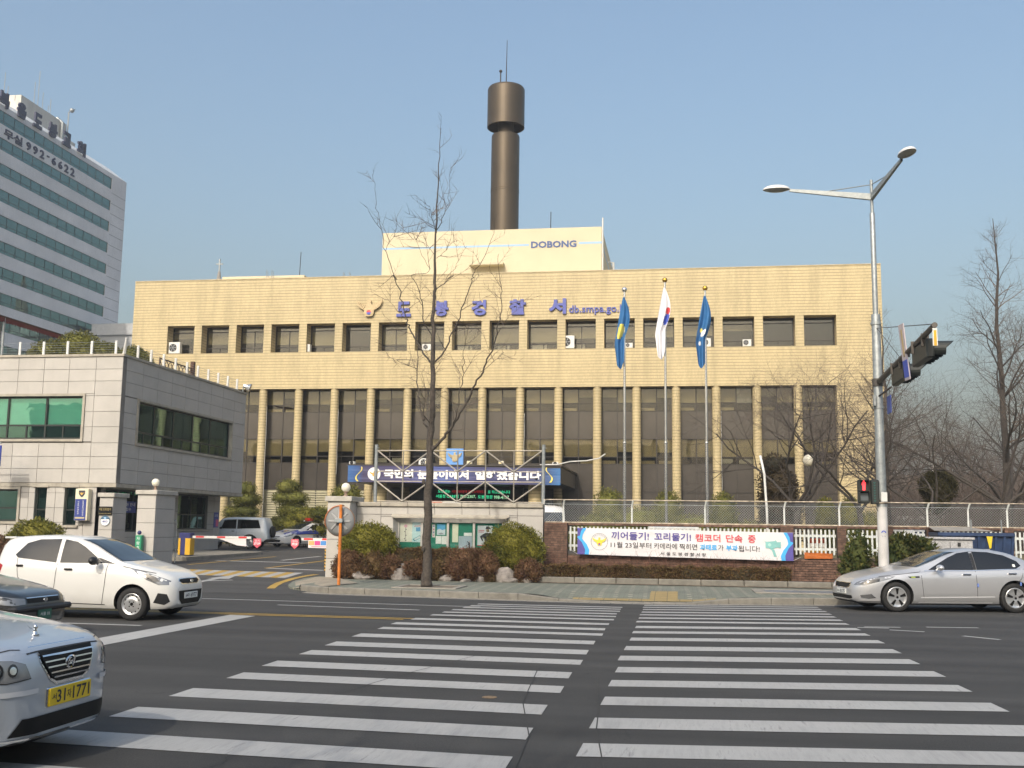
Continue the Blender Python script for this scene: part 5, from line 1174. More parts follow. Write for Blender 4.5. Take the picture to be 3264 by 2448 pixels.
# signal mast arm over the road
sa = thing("signal_arm", "dark mast arm on the lamp pole reaching out over the road", "signal arm", (PX, PY, 5.5))
M_DKST = mat("dark_steel", (.10, .09, .08), .55, .5, var=.2, scale=8)
A0, A1 = Vector((PX+.02, PY-.1, 5.60)), Vector((4.84, 20.95, 5.66))
MB().tube([A0, A1], [.075, .055], 12).build("arm", M_DKST, sa); MB().lathe([(.14, -.1), (.14, .1)], (PX, PY, 5.58), 16).build("clamp", M_DKST, sa)
for t_, z in ((.45, 7.0), (.97, 7.02)): MB().tube([(PX, PY-.1, 7.0), A0.lerp(A1, t_)+Z3*.06], .010, 4).build("stay_wire", M_DKST, sa)
M_SIG = mat("signal_housing", (.018, .022, .02), .5, var=.15)
def signal(t0, lab):
    t = thing("traffic_signal", lab, "traffic light", tuple(A0.lerp(A1, t0)), group="road signals on the mast arm")
    c = A0.lerp(A1, t0); L = 1.36
    MB().bbox(c.x-.02, c.x+.14, c.y-L/2, c.y+L/2, c.z-.46, c.z-.07, .03).build("housing", M_SIG, t)
    MB().box(c.x-.07, c.x+.08, c.y-.5, c.y-.44, c.z-.2, c.z+.06).box(c.x-.07, c.x+.08, c.y+.44, c.y+.5, c.z-.2, c.z+.06).build("bracket", M_DKST, t)
    for k in range(4):
        y = c.y-L/2+.17+k*.34; v = MB(); n = 16
        for i in range(n+1):
            a = math.pi*(-.30)+math.pi*1.6*i/n; v.v += [(c.x+.13, y+.165*math.cos(a), c.z-.265+.165*math.sin(a)), (c.x+.13+.42*(.55+.45*math.sin(max(0, min(math.pi, a+.1)))), y+.165*math.cos(a), c.z-.265+.165*math.sin(a))]
        for i in range(n): v.face(2*i, 2*i+2, 2*i+3, 2*i+1)
        v.build("visor", M_SIG, t); MB().lathe([(.14, .145), (.05, .155), (.001, .157)], (c.x, y, c.z-.265), 16, 'x', close=False).build("lens", glass("signal_lens_%d" % k, ((.2, .01, .01), (.25, .15, .01), (.01, .12, .06), (.01, .12, .06))[k], .2), t)
signal(.40, "dark horizontal traffic light nearer the pole on the mast arm"); signal(.78, "dark horizontal traffic light near the tip of the mast arm")
as_ = thing("arm_sign", "tall narrow sign plate clamped edge-on to the mast arm", "sign", tuple(A0.lerp(A1, .58)))
c = A0.lerp(A1, .58); o = bpy.data.objects
spm = MB().bbox(-.012, .012, -.16, .16, -.62, .62, .004).mesh("plate", mat("sign_back", (.50, .44, .46), .6, var=.12)); q_ = link("plate", spm, as_, (c.x-.06, c.y, c.z+.02), (0, -.09, .12)); 
spb = MB().box(-.016, .016, -.15, .15, -.56, -.18).mesh("blue_field", M_TBLUE); link("blue_field", spb, q_, world=False)
spy = MB().box(-.015, .015, -.05, .05, -.1, .5).mesh("yellow_stripe", mat("sign_ochre", (.5, .38, .2), .6)); link("yellow_stripe", spy, q_, world=False)
MB().box(c.x-.07, c.x+.05, c.y-.03, c.y+.03, c.z-.09, c.z+.09).build("clamp", M_DKST, as_)
mp_ = thing("arm_plate", "small yellow and white plate hanging from the mast arm tip", "sign", tuple(A1))
MB().bbox(A1.x-.045, A1.x+.045, A1.y+.0, A1.y+.02, A1.z-.40, A1.z-.06, .003).build("plate", M_WHITE, mp_); MB().box(A1.x-.025, A1.x+.025, A1.y-.004, A1.y, A1.z-.40, A1.z-.10).build("yellow_field", M_YEL, mp_)
hs2 = thing("hanging_sign", "small blue square sign hanging from a bracket on the lamp pole", "sign", (5.3, 28.3, 4.7))
MB().bbox(5.27, 5.30, 27.75, 28.2, 4.72, 5.17, .005).build("plate", mat("sign_blue2", (.06, .09, .34), .5, var=.15, scale=8), hs2); MB().tube([(5.12, 28.4, 5.22), (5.3, 27.7, 5.36)], .025, 6).tube([(5.285, 27.85, 5.17), (5.285, 27.85, 5.30)], .01, 4).build("bracket", M_DKST, hs2)
bx_ = thing("control_box", "pale square control box on the lamp pole below the mast arm", "box", (5.0, 28.3, 4.9))
MB().bbox(4.97, 5.03, 28.3, 28.46, 4.95, 5.25, .01).build("box", M_GALV, bx_)
bx2 = thing("control_box", "small white junction box on the lamp pole beside the walk signal", "box", (5.12, 28.3, 2.5))
MB().bbox(5.07, 5.22, 28.27, 28.36, 2.5, 2.74, .01).build("box", M_WHITE, bx2)
# pedestrian signal
pd = thing("pedestrian_signal", "pedestrian traffic light showing a red standing figure on the lamp pole", "traffic light", (4.75, 28.4, 2.4))
MB().bbox(4.52, 4.80, 28.32, 28.5, 2.46, 3.06, .02).bbox(4.83, 5.03, 28.30, 28.48, 2.44, 3.06, .02).build("housing", M_SIG, pd)
for z in (2.78, 2.50):
    v = MB().box(4.53, 4.545, 28.18, 28.32, z, z+.25).box(4.775, 4.79, 28.18, 28.32, z, z+.25); v.add([(4.53, 28.17, z+.26), (4.79, 28.17, z+.26), (4.79, 28.33, z+.265), (4.53, 28.33, z+.265)], [(0,1,2,3)]); v.build("visor", M_SIG, pd)
M_RMAN = mat("red_man", (1, .05, .06), .5, var=0, emit=1.4)
MB().poly([(-.02, .10), (-.045, .085), (-.05, .02), (-.035, .02), (-.03, -.11), (-.004, -.11), (0, -.02), (.004, -.11), (.03, -.11), (.035, .02), (.05, .02), (.045, .085), (.02, .10)][::-1], (4.66, 28.318, 2.90), X3, Z3, .004).poly(circ(.022, 10), (4.66, 28.318, 3.022), X3, Z3, .004).build("red_figure", M_RMAN, pd)
MB().box(4.56, 4.76, 28.312, 28.318, 2.53, 2.72).build("green_lens", glass("off_lens", (.10, .12, .13), .3), pd)
for k in range(8): MB().poly([(-.035, .02), (.035, .02), (0, -.025)][::-1], (4.92, 28.298, 2.52+k*.065), X3, Z3, .003).build("countdown_wedge", mat("wedge_teal", (.01, .085, .075), .5, var=0), pd)
MB().tube([(5.0, 28.4, 2.95), (5.12, 28.5, 2.95)], .025, 6).tube([(5.0, 28.4, 2.52), (5.12, 28.5, 2.52)], .025, 6).tube([(4.66, 28.4, 2.46), (4.75, 28.42, 2.36), (4.95, 28.44, 2.38), (5.05, 28.45, 2.2)], .012, 5).build("bracket", M_DKST, pd)
# ------------------------------------------------------------------ flagpoles
def flagpole(x, h, ballm, flagm, lab, flab, sd, marks):
    t = thing("flagpole", lab, "flagpole", (x, 40, .72), group="stainless flagpoles")
    MB().lathe([(.16, 0), (.16, .06), (.065, .1)], (x, 40, .72), 16).build("foot", M_CONC, t)
    MB().tube([(x, 40, .75), (x, 40, 4.9), (x, 40, 5.0), (x, 40, h-.08)], [.058, .056, .048, .036], 12).build("pole", M_STEEL, t)
    MB().lathe([(.066, 0), (.07, .03), (.066, .06)], (x, 40, 4.9), 12).build("joint", M_STEEL, t); MB().ball((x, 40, h), .10, 16, 10).build("finial", ballm, t, smooth=True)
    f = thing("flag", flab, "flag", (x, 39.95, h-2.7), group="limp flags")
    b = MB(); nv, nu = 26, 14; r2 = random.Random(sd); z1 = h-.32; Lf = 2.62
    ph = r2.uniform(0, 6)
    def pt(u, v):
        wl = .04+.32*min(1, v*1.5)**.9; wr_ = .02+.20*math.sin(min(1, v*1.55)*math.pi)
        if v > .7: wl *= 1-.25*(v-.7)/.3
        s = u*2-1; a = -wl*(1-u) + wr_*u*(1 if v < .75 else max(.1, 1-(v-.75)*3.4))
        dep = .10*math.sin(u*9+ph+v*2)*min(1, v*2+.2)
        return (x+a-.01, 39.93+dep-.05, z1-Lf*v*(1-.06*abs(s)*(u > .5))-(0.14*v*math.sin(u*3.1) if v > .8 else 0))
    for j in range(nv+1):
        for i in range(nu+1): b.v.append(pt(i/nu, j/nv))
    for j in range(nv):
        for i in range(nu): k = j*(nu+1)+i; b.face(k, k+1, k+nu+2, k+nu+1)
    b.build("cloth", flagm, f, smooth=True)
    for (u0, u1, v0, v1, m, nm) in marks:
        e = MB(); n = 6
        for j in range(n+1):
            for i in range(n+1):
                du = abs(i/n-.5)*2; dv = abs(j/n-.5)*2; q1 = pt(u0+(u1-u0)*i/n, v0+(v1-v0)*j/n); e.v.append((q1[0], q1[1]-.012, q1[2]))
        for j in range(n):
            for i in range(n):
                if (i in (0, n-1) and j in (0, n-1)): continue
                k = j*(n+1)+i; e.face(k, k+1, k+n+2, k+n+1)
        e.build(nm, m, f, smooth=True)
M_FBLUE = mat("flag_blue", (.025, .13, .32), .7, var=.12, scale=3); M_FWHITE = mat("flag_white", (.74, .74, .77), .75, var=.05); M_GBALL = mat("gold_ball", (.62, .38, .06), .25, .8, var=.05); M_SBALL = mat("silver_ball", (.7, .7, .7), .15, .95, var=.03)
flagpole(-2.0, 10.80, M_SBALL, M_FBLUE, "steel flagpole with a silver ball holding a blue flag", "limp blue flag with a yellow eagle emblem", 1, [(.12, .62, .40, .62, M_GPRINT, "emblem")])
flagpole(-.47, 11.14, M_GBALL, M_FWHITE, "tallest steel flagpole with a gold ball holding the white flag", "limp white flag with red and blue centre", 2, [(.62, .95, .30, .40, M_TRED, "red_half"), (.55, .97, .40, .56, M_TBLUE, "blue_half")])
flagpole(1.03, 10.79, M_GBALL, M_FBLUE, "steel flagpole with a gold ball nearest the bare cherry trees", "limp blue flag with white lettering", 5, [(.35, .75, .50, .60, M_WPRINT, "white_mark"), (.3, .5, .66, .72, M_WPRINT, "white_mark"), (.22, .4, .47, .53, M_GPRINT, "yellow_mark")])
gl2 = thing("garden_lamp", "single globe garden lamp on a dark post among the bare trees", "lamp", (5.28, 45, .72))
MB().tube([(5.28, 45, .7), (5.28, 45, 4.3)], [.07, .05], 10).lathe([(.1, 0), (.1, .1)], (5.28, 45, 4.28), 12).build("post", M_DKST, gl2); MB().ball((5.28, 45, 4.62), .25, 24, 14).build("globe", M_GLOBE, gl2, smooth=True)
# ------------------------------------------------------------------ vegetation
GINKGO = [
    ('trunk', 0.165, 0.008, [(-6.56,27.72,0.16),(-6.57,27.72,0.57),(-6.57,27.72,1.16),(-6.57,27.72,1.75),(-6.57,27.72,2.35),(-6.56,27.72,2.95),(-6.57,27.72,2.97),(-6.55,27.72,3.73),(-6.53,27.72,4.49),(-6.52,27.72,5.25),(-6.54,27.72,6.02),(-6.54,27.72,6.8),(-6.54,27.72,7.78),(-6.54,27.72,8.33),(-6.53,27.72,9.68),(-6.51,27.72,11.14),(-6.48,27.72,12.1),(-6.46,27.72,12.71)]),
    ('A', 0.072, 0.008, [(-6.51,27.72,3.76),(-6.15,27.64,4.1),(-5.93,27.55,4.37),(-5.64,27.47,4.84),(-5.36,27.39,5.35),(-5.12,27.3,5.79),(-4.89,27.22,6.23),(-4.73,27.14,6.67),(-4.61,27.05,7.1),(-4.55,26.97,7.62),(-4.56,26.89,8.13),(-4.56,26.8,8.14),(-4.61,26.72,8.81)]),
    ('B', 0.05, 0.012, [(-6.55,27.72,4.22),(-6.77,27.9,4.5),(-6.94,28.09,4.91),(-7.06,28.27,5.4),(-7.14,28.45,5.94),(-7.2,28.64,6.57),(-7.3,28.82,7.13)]),
    ('C', 0.045, 0.006, [(-6.54,27.72,6.06),(-6.87,27.79,6.46),(-7.05,27.86,6.75),(-7.24,27.93,7.08),(-7.34,28.0,7.34),(-7.54,28.07,7.87),(-7.67,28.14,8.29),(-7.84,28.2,8.68),(-7.77,28.27,8.57),(-8.05,28.34,9.2),(-8.26,28.41,9.88),(-8.41,28.48,10.57),(-8.54,28.55,11.13),(-8.66,28.62,11.77)]),
    ('D', 0.045, 0.006, [(-6.53,27.72,6.1),(-6.2,27.63,6.39),(-6.04,27.54,6.76),(-5.8,27.45,7.28),(-5.59,27.36,7.8),(-5.39,27.28,8.24),(-5.38,27.19,8.38),(-5.12,27.1,8.72),(-4.87,27.01,9.27),(-4.66,26.92,9.98)]),
    ('E', 0.03, 0.006, [(-5.91,27.47,4.37),(-5.74,27.24,4.62),(-5.63,27.02,5.16),(-5.51,26.8,5.68),(-5.46,26.57,6.21),(-5.37,26.34,6.53),(-5.22,26.12,6.86)]),
    ('F', 0.03, 0.005, [(-6.54,27.72,6.8),(-6.76,27.59,7.17),(-6.82,27.46,7.73),(-6.92,27.33,8.09),(-7.05,27.21,8.42),(-6.51,27.08,8.46),(-6.74,26.95,8.89),(-6.97,26.82,9.61)]),
    ('G', 0.025, 0.005, [(-6.55,27.72,8.09),(-6.31,27.9,8.33),(-6.11,28.08,8.6),(-6.36,28.26,8.53),(-6.06,28.44,9.0),(-5.85,28.62,9.56)]),
    ('H', 0.022, 0.004, [(-6.52,27.72,9.72),(-6.39,27.84,10.14),(-6.3,27.97,10.56),(-6.27,28.1,11.04),(-6.27,28.22,11.74)]),
    ('I', 0.018, 0.004, [(-6.53,27.72,9.72),(-6.6,27.47,10.12),(-6.61,27.22,10.34)]),
    ('K', 0.025, 0.006, [(-6.55,27.72,4.41),(-6.67,27.45,4.65),(-6.63,27.19,4.92),(-6.44,26.92,5.3)]),
    ('M', 0.016, 0.004, [(-4.7,26.97,6.64),(-4.48,26.75,6.89),(-4.3,26.54,7.18),(-4.16,26.32,7.62)]),
    ('N', 0.014, 0.003, [(-7.36,28.07,7.35),(-7.65,28.35,7.61),(-8.02,28.64,8.0),(-8.49,28.92,8.61)]),
    ('O', 0.016, 0.004, [(-7.11,28.32,6.04),(-7.51,28.62,6.21),(-7.93,28.92,6.42),(-8.26,29.22,6.52)]),
    ('Q', 0.014, 0.004, [(-5.11,27.22,5.78),(-4.65,26.72,6.0),(-4.35,26.22,6.13)]),
    ('R', 0.012, 0.003, [(-8.14,28.42,9.44),(-8.05,28.62,9.8),(-7.93,28.82,10.03),(-7.77,29.02,10.31)]),
    ('S', 0.012, 0.003, [(-6.55,27.72,9.08),(-6.94,28.07,9.53),(-7.38,28.42,9.77)]),
    ('T', 0.012, 0.003, [(-6.5,27.72,9.0),(-6.2,27.49,9.14),(-5.99,27.25,9.28),(-5.73,27.02,9.29)]),
]
M_BARK = mat("ginkgo_bark", (.060, .050, .041), .9, var=.45, scale=18, bump=.9, bscale=28)
M_TWIG = mat("twig_bark", (.115, .09, .072), .9, var=.2)
M_BARK2 = mat("grey_bark", (.050, .042, .036), .9, var=.35, scale=10, bump=.6, bscale=30); M_TWIG2 = mat("dark_twig", (.095, .078, .068), .9, var=.2)
def smooth_path(P, n):
    P = [Vector(p) for p in P]; out = []
    for i in range(len(P)-1):
        p0, p1, p2, p3 = P[max(0, i-1)], P[i], P[i+1], P[min(len(P)-1, i+2)]
        for k in range(n):
            t = k/n; out.append(.5*((2*p1)+(p2-p0)*t+(2*p0-5*p1+4*p2-p3)*t*t+(3*p1-p0-3*p2+p3)*t**3))
    out.append(P[-1]); return out
def twig(b, p, d, L, r, rg, depth):
    n = 3 if L < .5 else 4; pts = [p.copy()]; dd = d.copy()
    for k in range(n): dd = (dd+Vector((rg.gauss(0, .10), rg.gauss(0, .10), rg.gauss(.05, .08)))).normalized(); pts.append(pts[-1]+dd*(L/n))
    b.tube(pts, [r*(1-.75*k/n) for k in range(n+1)], 3, cap=False)
    if depth > 0:
        for k in range(1, n+1):
            for _ in range(rg.choice((1, 1, 2))):
                a = dd.orthogonal().normalized(); a.rotate(Matrix.Rotation(rg.uniform(0, 6.28), 3, dd)); nd = (dd*.7+a*rg.uniform(.5, 1)+Z3*.15).normalized()
                twig(b, pts[k], nd, L*rg.uniform(.35, .6), r*.6, rg, depth-1)
def ginkgo():
    t = thing("ginkgo_tree", "tall bare ginkgo street tree standing in the pavement pit", "tree", GINKGO[0][3][0]); rg = random.Random(3)
    wood = MB(); tw = MB()
    for n, r0, r1, P in GINKGO:
        P = [p for i, p in enumerate(P) if i == 0 or (Vector(p)-Vector(P[i-1])).length > .12]
        S_ = smooth_path(P, 4); m = len(S_)
        for i in range(1, m-1):
            j = .012 if n == 'trunk' else .02; S_[i] += Vector((rg.gauss(0, j), rg.gauss(0, j), 0))
        if n == 'trunk': rf_ = pchip([(0, .175), (.35, .135), (1.2, .115), (3.0, .102), (4.0, .082), (6.0, .062), (8.0, .042), (10.0, .022), (12.5, .007)]); rs = [rf_(p.z) for p in S_]
        else: rs = [.62*(r0+(r1-r0)*(i/(m-1))**.75) for i in range(m)]
        if n == 'trunk':
            base = len(wood.v); wood.tube(S_, rs, 14)
            for i in range(base, len(wood.v)):
                v = wood.v[i]; k = 1+.07*math.sin(i*2.3)+.05*math.sin(v[2]*9+i); c = S_[min(m-1, (i-base)//14)]; wood.v[i] = (c.x+(v[0]-c.x)*k, c.y+(v[1]-c.y)*k, v[2])
        else: wood.tube(S_, rs, 8 if r0 > .03 else 6)
        dens = {'trunk': 15}.get(n, 8 if r0 > .02 else 5)
        for k in range(dens*3):
            u = rg.uniform(.45 if n == 'trunk' else .12, 1); i = min(m-2, int(u*(m-1))); p = S_[i].lerp(S_[i+1], rg.random()); d = (S_[i+1]-S_[i]).normalized()
            a = d.orthogonal().normalized(); a.rotate(Matrix.Rotation(rg.uniform(0, 6.28), 3, d)); nd = (d*.55+a+Z3*.25).normalized()
            L = rg.choice((.08, .12, .2, .35, .6, .8))*rg.uniform(.7, 1.3)*(1.2-.5*u); twig(tw, p, nd, L, max(.0035, min(.010, L*.014)), rg, 1 if L > .3 else 0)
    for z, an in ((1.15, -1.9), (2.9, -2.2), (3.8, -.6), (4.6, -2.6)):
        wood.ball((GINKGO[0][3][2][0]-.02+.16*math.cos(an), 27.72+.15*math.sin(an), z), .05, 8, 6, (1, .6, 1.6))
    wood.build("trunk", M_BARK, t, smooth=True); tw.build("crown", M_TWIG, t)
ginkgo()
pit = thing("tree_pit", "square earth tree pit with a stone rim around the ginkgo trunk", "tree pit", (-6.45, 27.6, .15))
MB().box(-7.15, -5.75, 27.05, 28.25, .155, .166).build("soil", M_EARTH, pit); MB().bbox(-7.3, -7.15, 26.9, 28.4, .1, .185, .01).bbox(-5.75, -5.6, 26.9, 28.4, .1, .185, .01).bbox(-7.15, -5.75, 26.9, 27.05, .1, .185, .01).bbox(-7.15, -5.75, 28.25, 28.4, .1, .185, .01).build("rim", M_CONC, pit)

def bare_tree(name, lab, x, y, z, h, kind, seed, grp, m1=None, m2=None, lean=(0, 0), dens=1.0):
    """'spread': forked cherry, 'spire': single leader with rising side limbs"""
    t = thing(name, lab, "tree", (x, y, z), group=grp); rg = random.Random(seed); wood, tw = MB(), MB()
    def limb(p, d, L, r, lv, up):
        n = 6 if lv < 2 else 4; pts = [p.copy()]; dd = d.copy(); dirs = [dd.copy()]
        for k in range(n):
            dd = (dd+Vector((rg.gauss(0, .14), rg.gauss(0, .14), rg.gauss(up, .08)))).normalized(); pts.append(pts[-1]+dd*(L/n)); dirs.append(dd.copy())
        rs = [r*(1-.62*k/n) for k in range(n+1)]
        (wood if lv < 2 else tw).tube(pts, rs, 7 if lv < 1 else (5 if lv < 2 else 3), cap=False)
        if lv >= 4 or r < .004: return
        kids = {0: 8, 1: 7, 2: 5, 3: 4}[lv]*dens
        for c in range(int(kids+rg.random())):
            u = rg.uniform(.3, 1) if lv else rg.uniform(.45, 1); i = min(n-1, int(u*n)); q1 = pts[i].lerp(pts[i+1], rg.random())
            a = dirs[i].orthogonal().normalized(); a.rotate(Matrix.Rotation(rg.uniform(0, 6.28), 3, dirs[i])); nd = (dirs[i]*.55+a*rg.uniform(.6, 1.0)).normalized()
            limb(q1, nd, L*rg.uniform(.42, .68), max(.0035, rs[i]*rg.uniform(.42, .6)), lv+1, up)
    if kind == 'spread':
        f = Vector((x+lean[0]*.4, y, z+h*.28)); wood.tube([(x, y, z-.1), (x+lean[0]*.2, y, z+h*.15), f], [h*.019, h*.016, h*.014], 9)
        for k in range(5):
            a = k*6.283/5+rg.uniform(-.4, .4); d = Vector((math.cos(a)*.85+lean[0]*.1, math.sin(a)*.6, .75)).normalized(); limb(f-Z3*rg.uniform(0, h*.05), d, h*rg.uniform(.5, .72), h*.0085, 0, .02)
    else:
        n = 12; P = [Vector((x+rg.gauss(0, .03)*k*.3, y, z+h*k/n)) for k in range(n+1)]; wood.tube(P, [h*.014*(1-.93*k/n) for k in range(n+1)], 8)
        for c in range(int(34*dens)):
            u = rg.uniform(.2, .97); k = min(n-1, int(u*n)); q1 = P[k].lerp(P[k+1], u*n-k); a = rg.uniform(0, 6.28); d = Vector((math.cos(a)*.75, math.sin(a)*.75, .75)).normalized(); limb(q1, d, h*.30*(1.05-u)+.3, max(.006, h*.005*(1.1-u)), 2 if u > .6 else 1, .06)
    wood.build("trunk", m1 or M_BARK2, t, smooth=True); tw.build("crown", m2 or M_TWIG2, t); return t
G1 = "bare cherry trees inside the fence"
bare_tree("cherry_tree", "bare spreading cherry tree in front of the round garden lamp", 4.55, 44.2, .72, 7.6, 'spread', 21, G1, lean=(.4, 0))
bare_tree("cherry_tree", "bare cherry tree between the garden lamp and the street lamp pole", 7.3, 44.5, .72, 7.2, 'spread', 33, G1, lean=(-.5, 0))
bare_tree("cherry_tree", "bare cherry tree low at the foot of the street lamp", 9.6, 43, .72, 6.2, 'spread', 8, G1, dens=.8)
bare_tree("cherry_tree", "wide bare cherry tree at the picture edge beyond the chain link", 13.6, 47, .72, 8.2, 'spread', 14, G1, lean=(-1, 0))
G2 = "tall bare ginkgo trees by the station"
bare_tree("young_ginkgo", "slender bare ginkgo rising behind the street lamp", 9.6, 52, .72, 11.6, 'spire', 5, G2, m2=M_TWIG)
bare_tree("young_ginkgo", "tall bare ginkgo spire at the picture edge", 14.3, 50, .72, 15.3, 'spire', 9, G2, m2=M_TWIG)
G3 = "bare trees in the far wood"
wx_ = [(16.5, 58, 9.5), (20.5, 66, 10.5), (13.2, 70, 8.5), (24, 74, 11), (18.6, 82, 10), (29, 86, 12), (15.8, 92, 9), (23, 95, 10.5), (34, 98, 12)]
pos = ["just right of the round evergreen", "deeper behind the spire ginkgo", "left of the round evergreen", "deep at the picture edge", "far back in the middle", "far back at the edge", "beside the embankment rail", "on the embankment foot", "on the farthest slope"]
for k, (x, y, h) in enumerate(wx_): bare_tree("wood_tree", "hazy bare tree in the far wood, " + pos[k], x, y, .4, h, 'spread', 50+k, G3, m2=M_TWIG2, dens=.85)
# street tree on the near pavement, beside the camera: its branches shade the road
bare_tree("street_tree", "bare street tree on the near pavement outside the view", -7.2, -1.6, .13, 9.5, 'spread', 77, None, m2=M_TWIG, lean=(.8, 0))
# ---- foliage clumps
def leafmat(name, cols, rough=.7, tr=.15):
    m, t, b = newmat(name); MATS[name] = m
    ri = t.nodes.new("ShaderNodeNewGeometry").outputs["Random Per Island"]
    c = ramp(t, ri, [(i/(len(cols)-1), tuple(k)) for i, k in enumerate(cols)])
    c = mixc(t, 1., c, ramp(t, noise(t, 1.8, 3, .6), [(.3, .62), (.7, 1.)]), 'MULTIPLY')
    t.links.new(c, b.inputs["Base Color"]); b.inputs["Roughness"].default_value = rough; b.inputs["Specular IOR Level"].default_value = .25
    return m
L_PINE = leafmat("pine_needles", [(.060, .072, .012), (.150, .155, .022), (.25, .225, .032), (.105, .118, .018)])
L_YEW = leafmat("yew_leaves", [(.070, .080, .018), (.145, .150, .030), (.22, .200, .042)])
L_DARK = leafmat("dark_conifer", [(.022, .022, .010), (.055, .040, .018), (.085, .055, .024)])
L_BROWN = leafmat("dormant_azalea", [(.072, .036, .024), (.14, .068, .040), (.185, .105, .052), (.105, .08, .035)])
L_HEDGE = leafmat("winter_hedge", [(.062, .035, .020), (.125, .066, .033), (.165, .108, .042), (.095, .078, .026)])
L_GREEN = leafmat("laurel_leaves", [(.030, .050, .012), (.065, .085, .018), (.14, .125, .03)])
L_GOLD = leafmat("golden_shrub", [(.14, .085, .02), (.22, .13, .03)])
def leaves(rg, blobs, n, size, squash=1.0, elong=1.5, shell=.74, up=.3):
    """many small leaf-sized faces through the volume of a few lumpy blobs"""
    V, F = [], []; tot = sum(b_[3]*b_[4]*b_[5] for b_ in blobs); k = 0
    for (cx, cy, cz, rx_, ry_, rz_) in blobs:
        m = max(20, int(n*(rx_*ry_*rz_)/tot))
        d = rg.normal(size=(m, 3)); d /= np.linalg.norm(d, axis=1)[:, None]
        f = np.array([rg.uniform(2, 6, 3) for _ in range(3)]); ph = rg.uniform(0, 6, 3)
        lump = 1+.10*np.sin(d@f[0]*2.2+ph[0])+.08*np.sin(d@f[1]*3.3+ph[1])+.06*np.sin(d@f[2]*5+ph[2])
        r = (shell+(1-shell)*rg.random(m)**.5)*lump; fl = rg.random(m) < .04; r[fl] *= 1+rg.random(fl.sum())*.08
        P = d*r[:, None]*np.array([rx_, ry_, rz_])+np.array([cx, cy, cz])
        a = d+rg.normal(scale=.55, size=(m, 3)); a[:, 2] += up; a /= np.linalg.norm(a, axis=1)[:, None]
        b2 = np.cross(a, rg.normal(size=(m, 3))); b2 /= np.linalg.norm(b2, axis=1)[:, None]
        s = size*rg.uniform(.6, 1.4, m)[:, None]
        v0 = P-b2*s*.5; v1 = P+b2*s*.5; v2 = P+a*s*elong
        V.append(np.stack([v0, v1, v2], 1).reshape(-1, 3)); F += [(3*i+3*k, 3*i+1+3*k, 3*i+2+3*k) for i in range(m)]; k += m
    return np.concatenate(V), F
def bush(name, lab, cat, blobs, n, size, m, seed, grp=None, base=None, core=None, stem=True, **kw):
    bx0 = blobs[0]; bz = base if base is not None else min(b_[2]-b_[5] for b_ in blobs)
    t = thing(name, lab, cat, (bx0[0], bx0[1], bz), group=grp); rg = np.random.default_rng(seed)
    V, F = leaves(rg, blobs, n, size, **kw); o = ORG[t]
    mb = MB(); mb.v = [tuple(p) for p in V]; mb.f = F; mb.m = [0]*len(F); mb.build("foliage", m, t)
    cb = MB()
    for (cx, cy, cz, a, c, d) in blobs: cb.ball((cx, cy, cz), .80, 14, 10, (a, c, d))
    cb.build("inner_foliage", core or m, t, smooth=True)
    if stem:
        sb = MB()
        for k in range(4): sb.tube([(bx0[0]+.1*(k-1.5), bx0[1], bz-.02), (bx0[0]+(k-1.5)*bx0[3]*.3, bx0[1]+.05*(-1)**k, bx0[2]-bx0[5]*.2)], [.025, .015], 5)
        sb.build("stem", M_BARK2, t)
    return t
GP = "rounded pine shrubs in front of the stone wall"
bush("pine_shrub", "flat topped green pine shrub beside the gate pillar", "shrub", [(-9.35, 31.75, 1.28, .80, .5, .52), (-9.75, 31.7, 1.15, .5, .42, .40), (-8.95, 31.7, 1.2, .5, .42, .42), (-9.35, 31.7, .95, .6, .42, .35)], 24000, .030, L_PINE, 1, GP, base=.2)
bush("pine_shrub", "large round green pine shrub against the brick pier", "shrub", [(-4.9, 31.75, 1.22, .82, .55, .62), (-5.25, 31.65, 1.0, .52, .45, .45), (-4.5, 31.7, 1.05, .55, .45, .5), (-4.85, 31.65, .85, .68, .45, .36)], 26000, .030, L_PINE, 2, GP, base=.2)
GB = "dormant brown shrubs in the rock bed"
for k, (x, z, rx_, rz_, lab, m) in enumerate(((-9.8, .52, .45, .48, "reddish brown dormant shrub at the pillar foot", L_BROWN), (-9.02, .56, .36, .40, "round clipped brown shrub with a green tinge", L_HEDGE), (-8.5, .52, .28, .36, "dark brown shrub right of the round clipped one", L_BROWN), (-7.75, .48, .34, .26, "low straggly brown shrub behind the tree trunk", L_BROWN), (-7.12, .46, .26, .28, "small rusty brown shrub right of the tree trunk", L_HEDGE), (-6.2, .62, .60, .50, "large dense brown shrub in the middle of the bed", L_BROWN), (-5.62, .62, .36, .44, "dark brown shrub tucked under the large pine", L_BROWN), (-5.46, .33, .16, .18, "tiny tuft between two rocks", L_HEDGE), (-4.35, .48, .38, .34, "low brown shrub between the rocks and the hedge", L_BROWN))):
    bush("brown_shrub", lab, "shrub", [(x, 31.2, z, rx_, .36, rz_), (x-.4*rx_, 31.1, z-.1, rx_*.65, .3, rz_*.75), (x+.4*rx_, 31.12, z-.08, rx_*.65, .3, rz_*.75)], int(8000*rx_/.4), .022, m, 10+k, GB, base=.18, elong=2.6, shell=.6)
